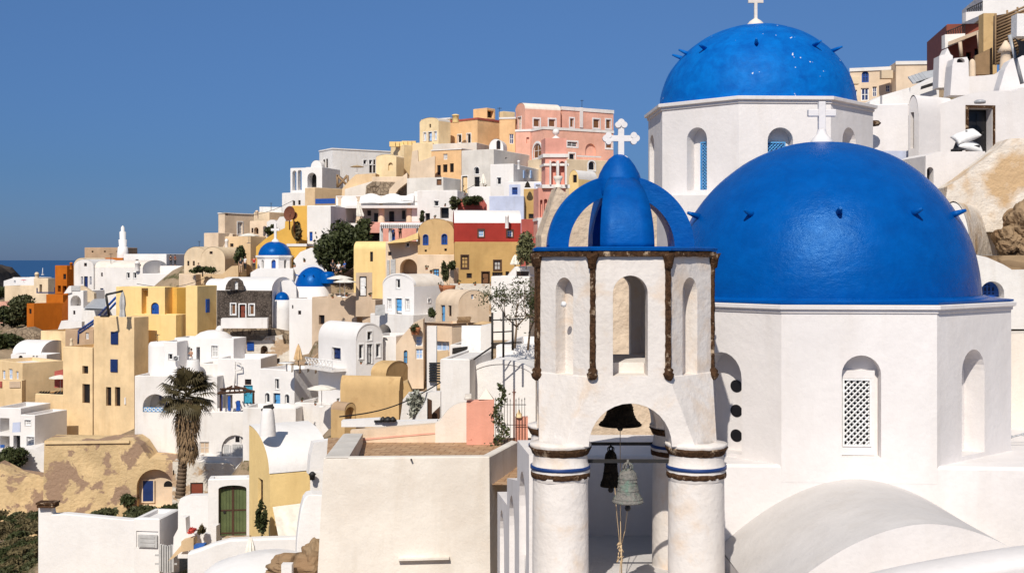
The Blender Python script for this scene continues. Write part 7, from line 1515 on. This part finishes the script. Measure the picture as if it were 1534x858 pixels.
for k, (a, b, l) in enumerate((((330, 318, 160), (440, 300, 165), 'thin cable strung between the cream houses on the left of the hill'), ((600, 300, 150), (720, 272, 150), 'thin cable strung over the restaurant roof'), ((205, 425, 140), (330, 405, 150), 'thin cable strung behind the yellow house roof'))):
    A_w, B_w = W(*a), W(*b); mb = MB(); pts = [A_w.lerp(B_w, t / 12) - Vector((0, 0, 1.1 * math.sin(math.pi * t / 12))) for t in range(13)]; mb.path(pts, .03, 4); o = mb.build('cable', 'iron', None, loc=pts[0]); tag(o, l, 'cable')

# ================================================================== ground, sea, headland
region('C2')
bm = bmesh.new(); bmesh.ops.create_grid(bm, x_segments=60, y_segments=24, size=1)
c_ = Q(20, 250, 420)
for v_ in bm.verts:
    u, w = v_.co.x, v_.co.y; x = -60 + 88 * (u * .5 + .5); xx = (x + 40) / 60
    hgt = 5.0 * max(0, min(1, (14 - x) / 4)) + 7.5 * max(0, min(1, (27 - x) / 12)); hgt *= math.exp(-(w * 1.2) ** 4); hgt += 1.6 * noise.noise(Vector((x * .12, w * 3, 0))) + .8 * noise.noise(Vector((x * .4, w * 8, 2)))
    v_.co = Vector((c_.x - 14 + x * 1.02, 430 + w * 30, -24 + hgt * 1.7 if hgt > 1 else -30 + hgt))
me = bpy.data.meshes.new('headland'); bm.to_mesh(me); bm.free(); me.materials.append(M('headrock')); o = bpy.data.objects.new('headland', me); COL.objects.link(o); o['kind'] = 'structure'
region('P0')
for px in range(60, 400, 34):
    for D in (64, 72, 80, 88, 96, 103) + (): p_ = W(px, 792, D); GROUND.append((p_.x, p_.y, p_.z - .5))
for px in range(30, 420, 34):
    for D in (38, 44, 48, 51, 53, 55): p_ = W(px, 905, D); GROUND.append((p_.x, p_.y, p_.z))
for px in range(40, 335, 17):
    for D in (106, 108.5, 110.5): p_ = W(px, 800, D); GROUND.append((p_.x, p_.y, p_.z - .8))
for px in range(400, 800, 34):
    for D in (56, 62, 68, 75): p_ = W(px, 700 if px < 560 else 690, D); GROUND.append((p_.x, p_.y, p_.z - .5))
G = np.array(GROUND + [(20, 36, 0), (24, 45, 5), (29, 55, 10), (16, 28, -4), (14, 22, -7), (34, 70, 15), (-95, 60, -45), (-95, 120, -55), (-130, 200, -70), (-140, 320, -90), (-60, 330, -30), (0, 330, 5), (60, 330, 15), (90, 200, 35), (70, 90, 18), (60, 50, 8), (30, 20, -2), (-40, 20, -24), (-70, 70, -36), (-45, 60, -24), (-55, 95, -30)])
xs = np.arange(-150, 110, 2.0); ys = np.arange(2, 345, 2.0); XX, YY = np.meshgrid(xs, ys); Z = np.zeros_like(XX)
for j in range(YY.shape[0]):
    d2 = (XX[j][:, None] - G[None, :, 0]) ** 2 + (YY[j][:, None] - G[None, :, 1]) ** 2 + .6; w_ = d2 ** -1.9; Z[j] = (w_ * G[None, :, 2]).sum(1) / w_.sum(1)
vv = []
for j in range(len(ys)):
    for i in range(len(xs)): x, y, z = XX[j, i], YY[j, i], Z[j, i]; edge = min(1, max(0, (x + 150) / 40)); vv.append((x, y, z - .4 - 1.6 * min(1, max(0, (y - 76) / 20)) + .25 * noise.noise(Vector((x * .2, y * .2, 0))) - 60 * (1 - edge) ** 2))
nx = len(xs); ff = [(j * nx + i, j * nx + i + 1, (j + 1) * nx + i + 1, (j + 1) * nx + i) for j in range(len(ys) - 1) for i in range(nx - 1)]
me = bpy.data.meshes.new('hillside'); me.from_pydata(vv, [], ff); me.polygons.foreach_set('use_smooth', [True] * len(ff)); me.materials.append(M('soil')); o = bpy.data.objects.new('hillside', me); COL.objects.link(o); o['kind'] = 'structure'
me = bpy.data.meshes.new('sea'); me.from_pydata([(-90000, -2000, -130), (90000, -2000, -130), (90000, 120000, -130), (-90000, 120000, -130)], [], [(0, 1, 2, 3)]); me.materials.append(M('water')); o = bpy.data.objects.new('sea', me); COL.objects.link(o); o['kind'] = 'structure'
mb = MB(); p = W(64, 411, 900); mb.bar(p, p + Vector((0, 0, 5)), .7, 6, r2=.1); mb.bar(p - Vector((0, 0, .5)), p, 1.2, 8); o = mb.build('sail_boat', 'bright', None, loc=p); tag(o, 'tiny white sail far out on the sea', 'boat')
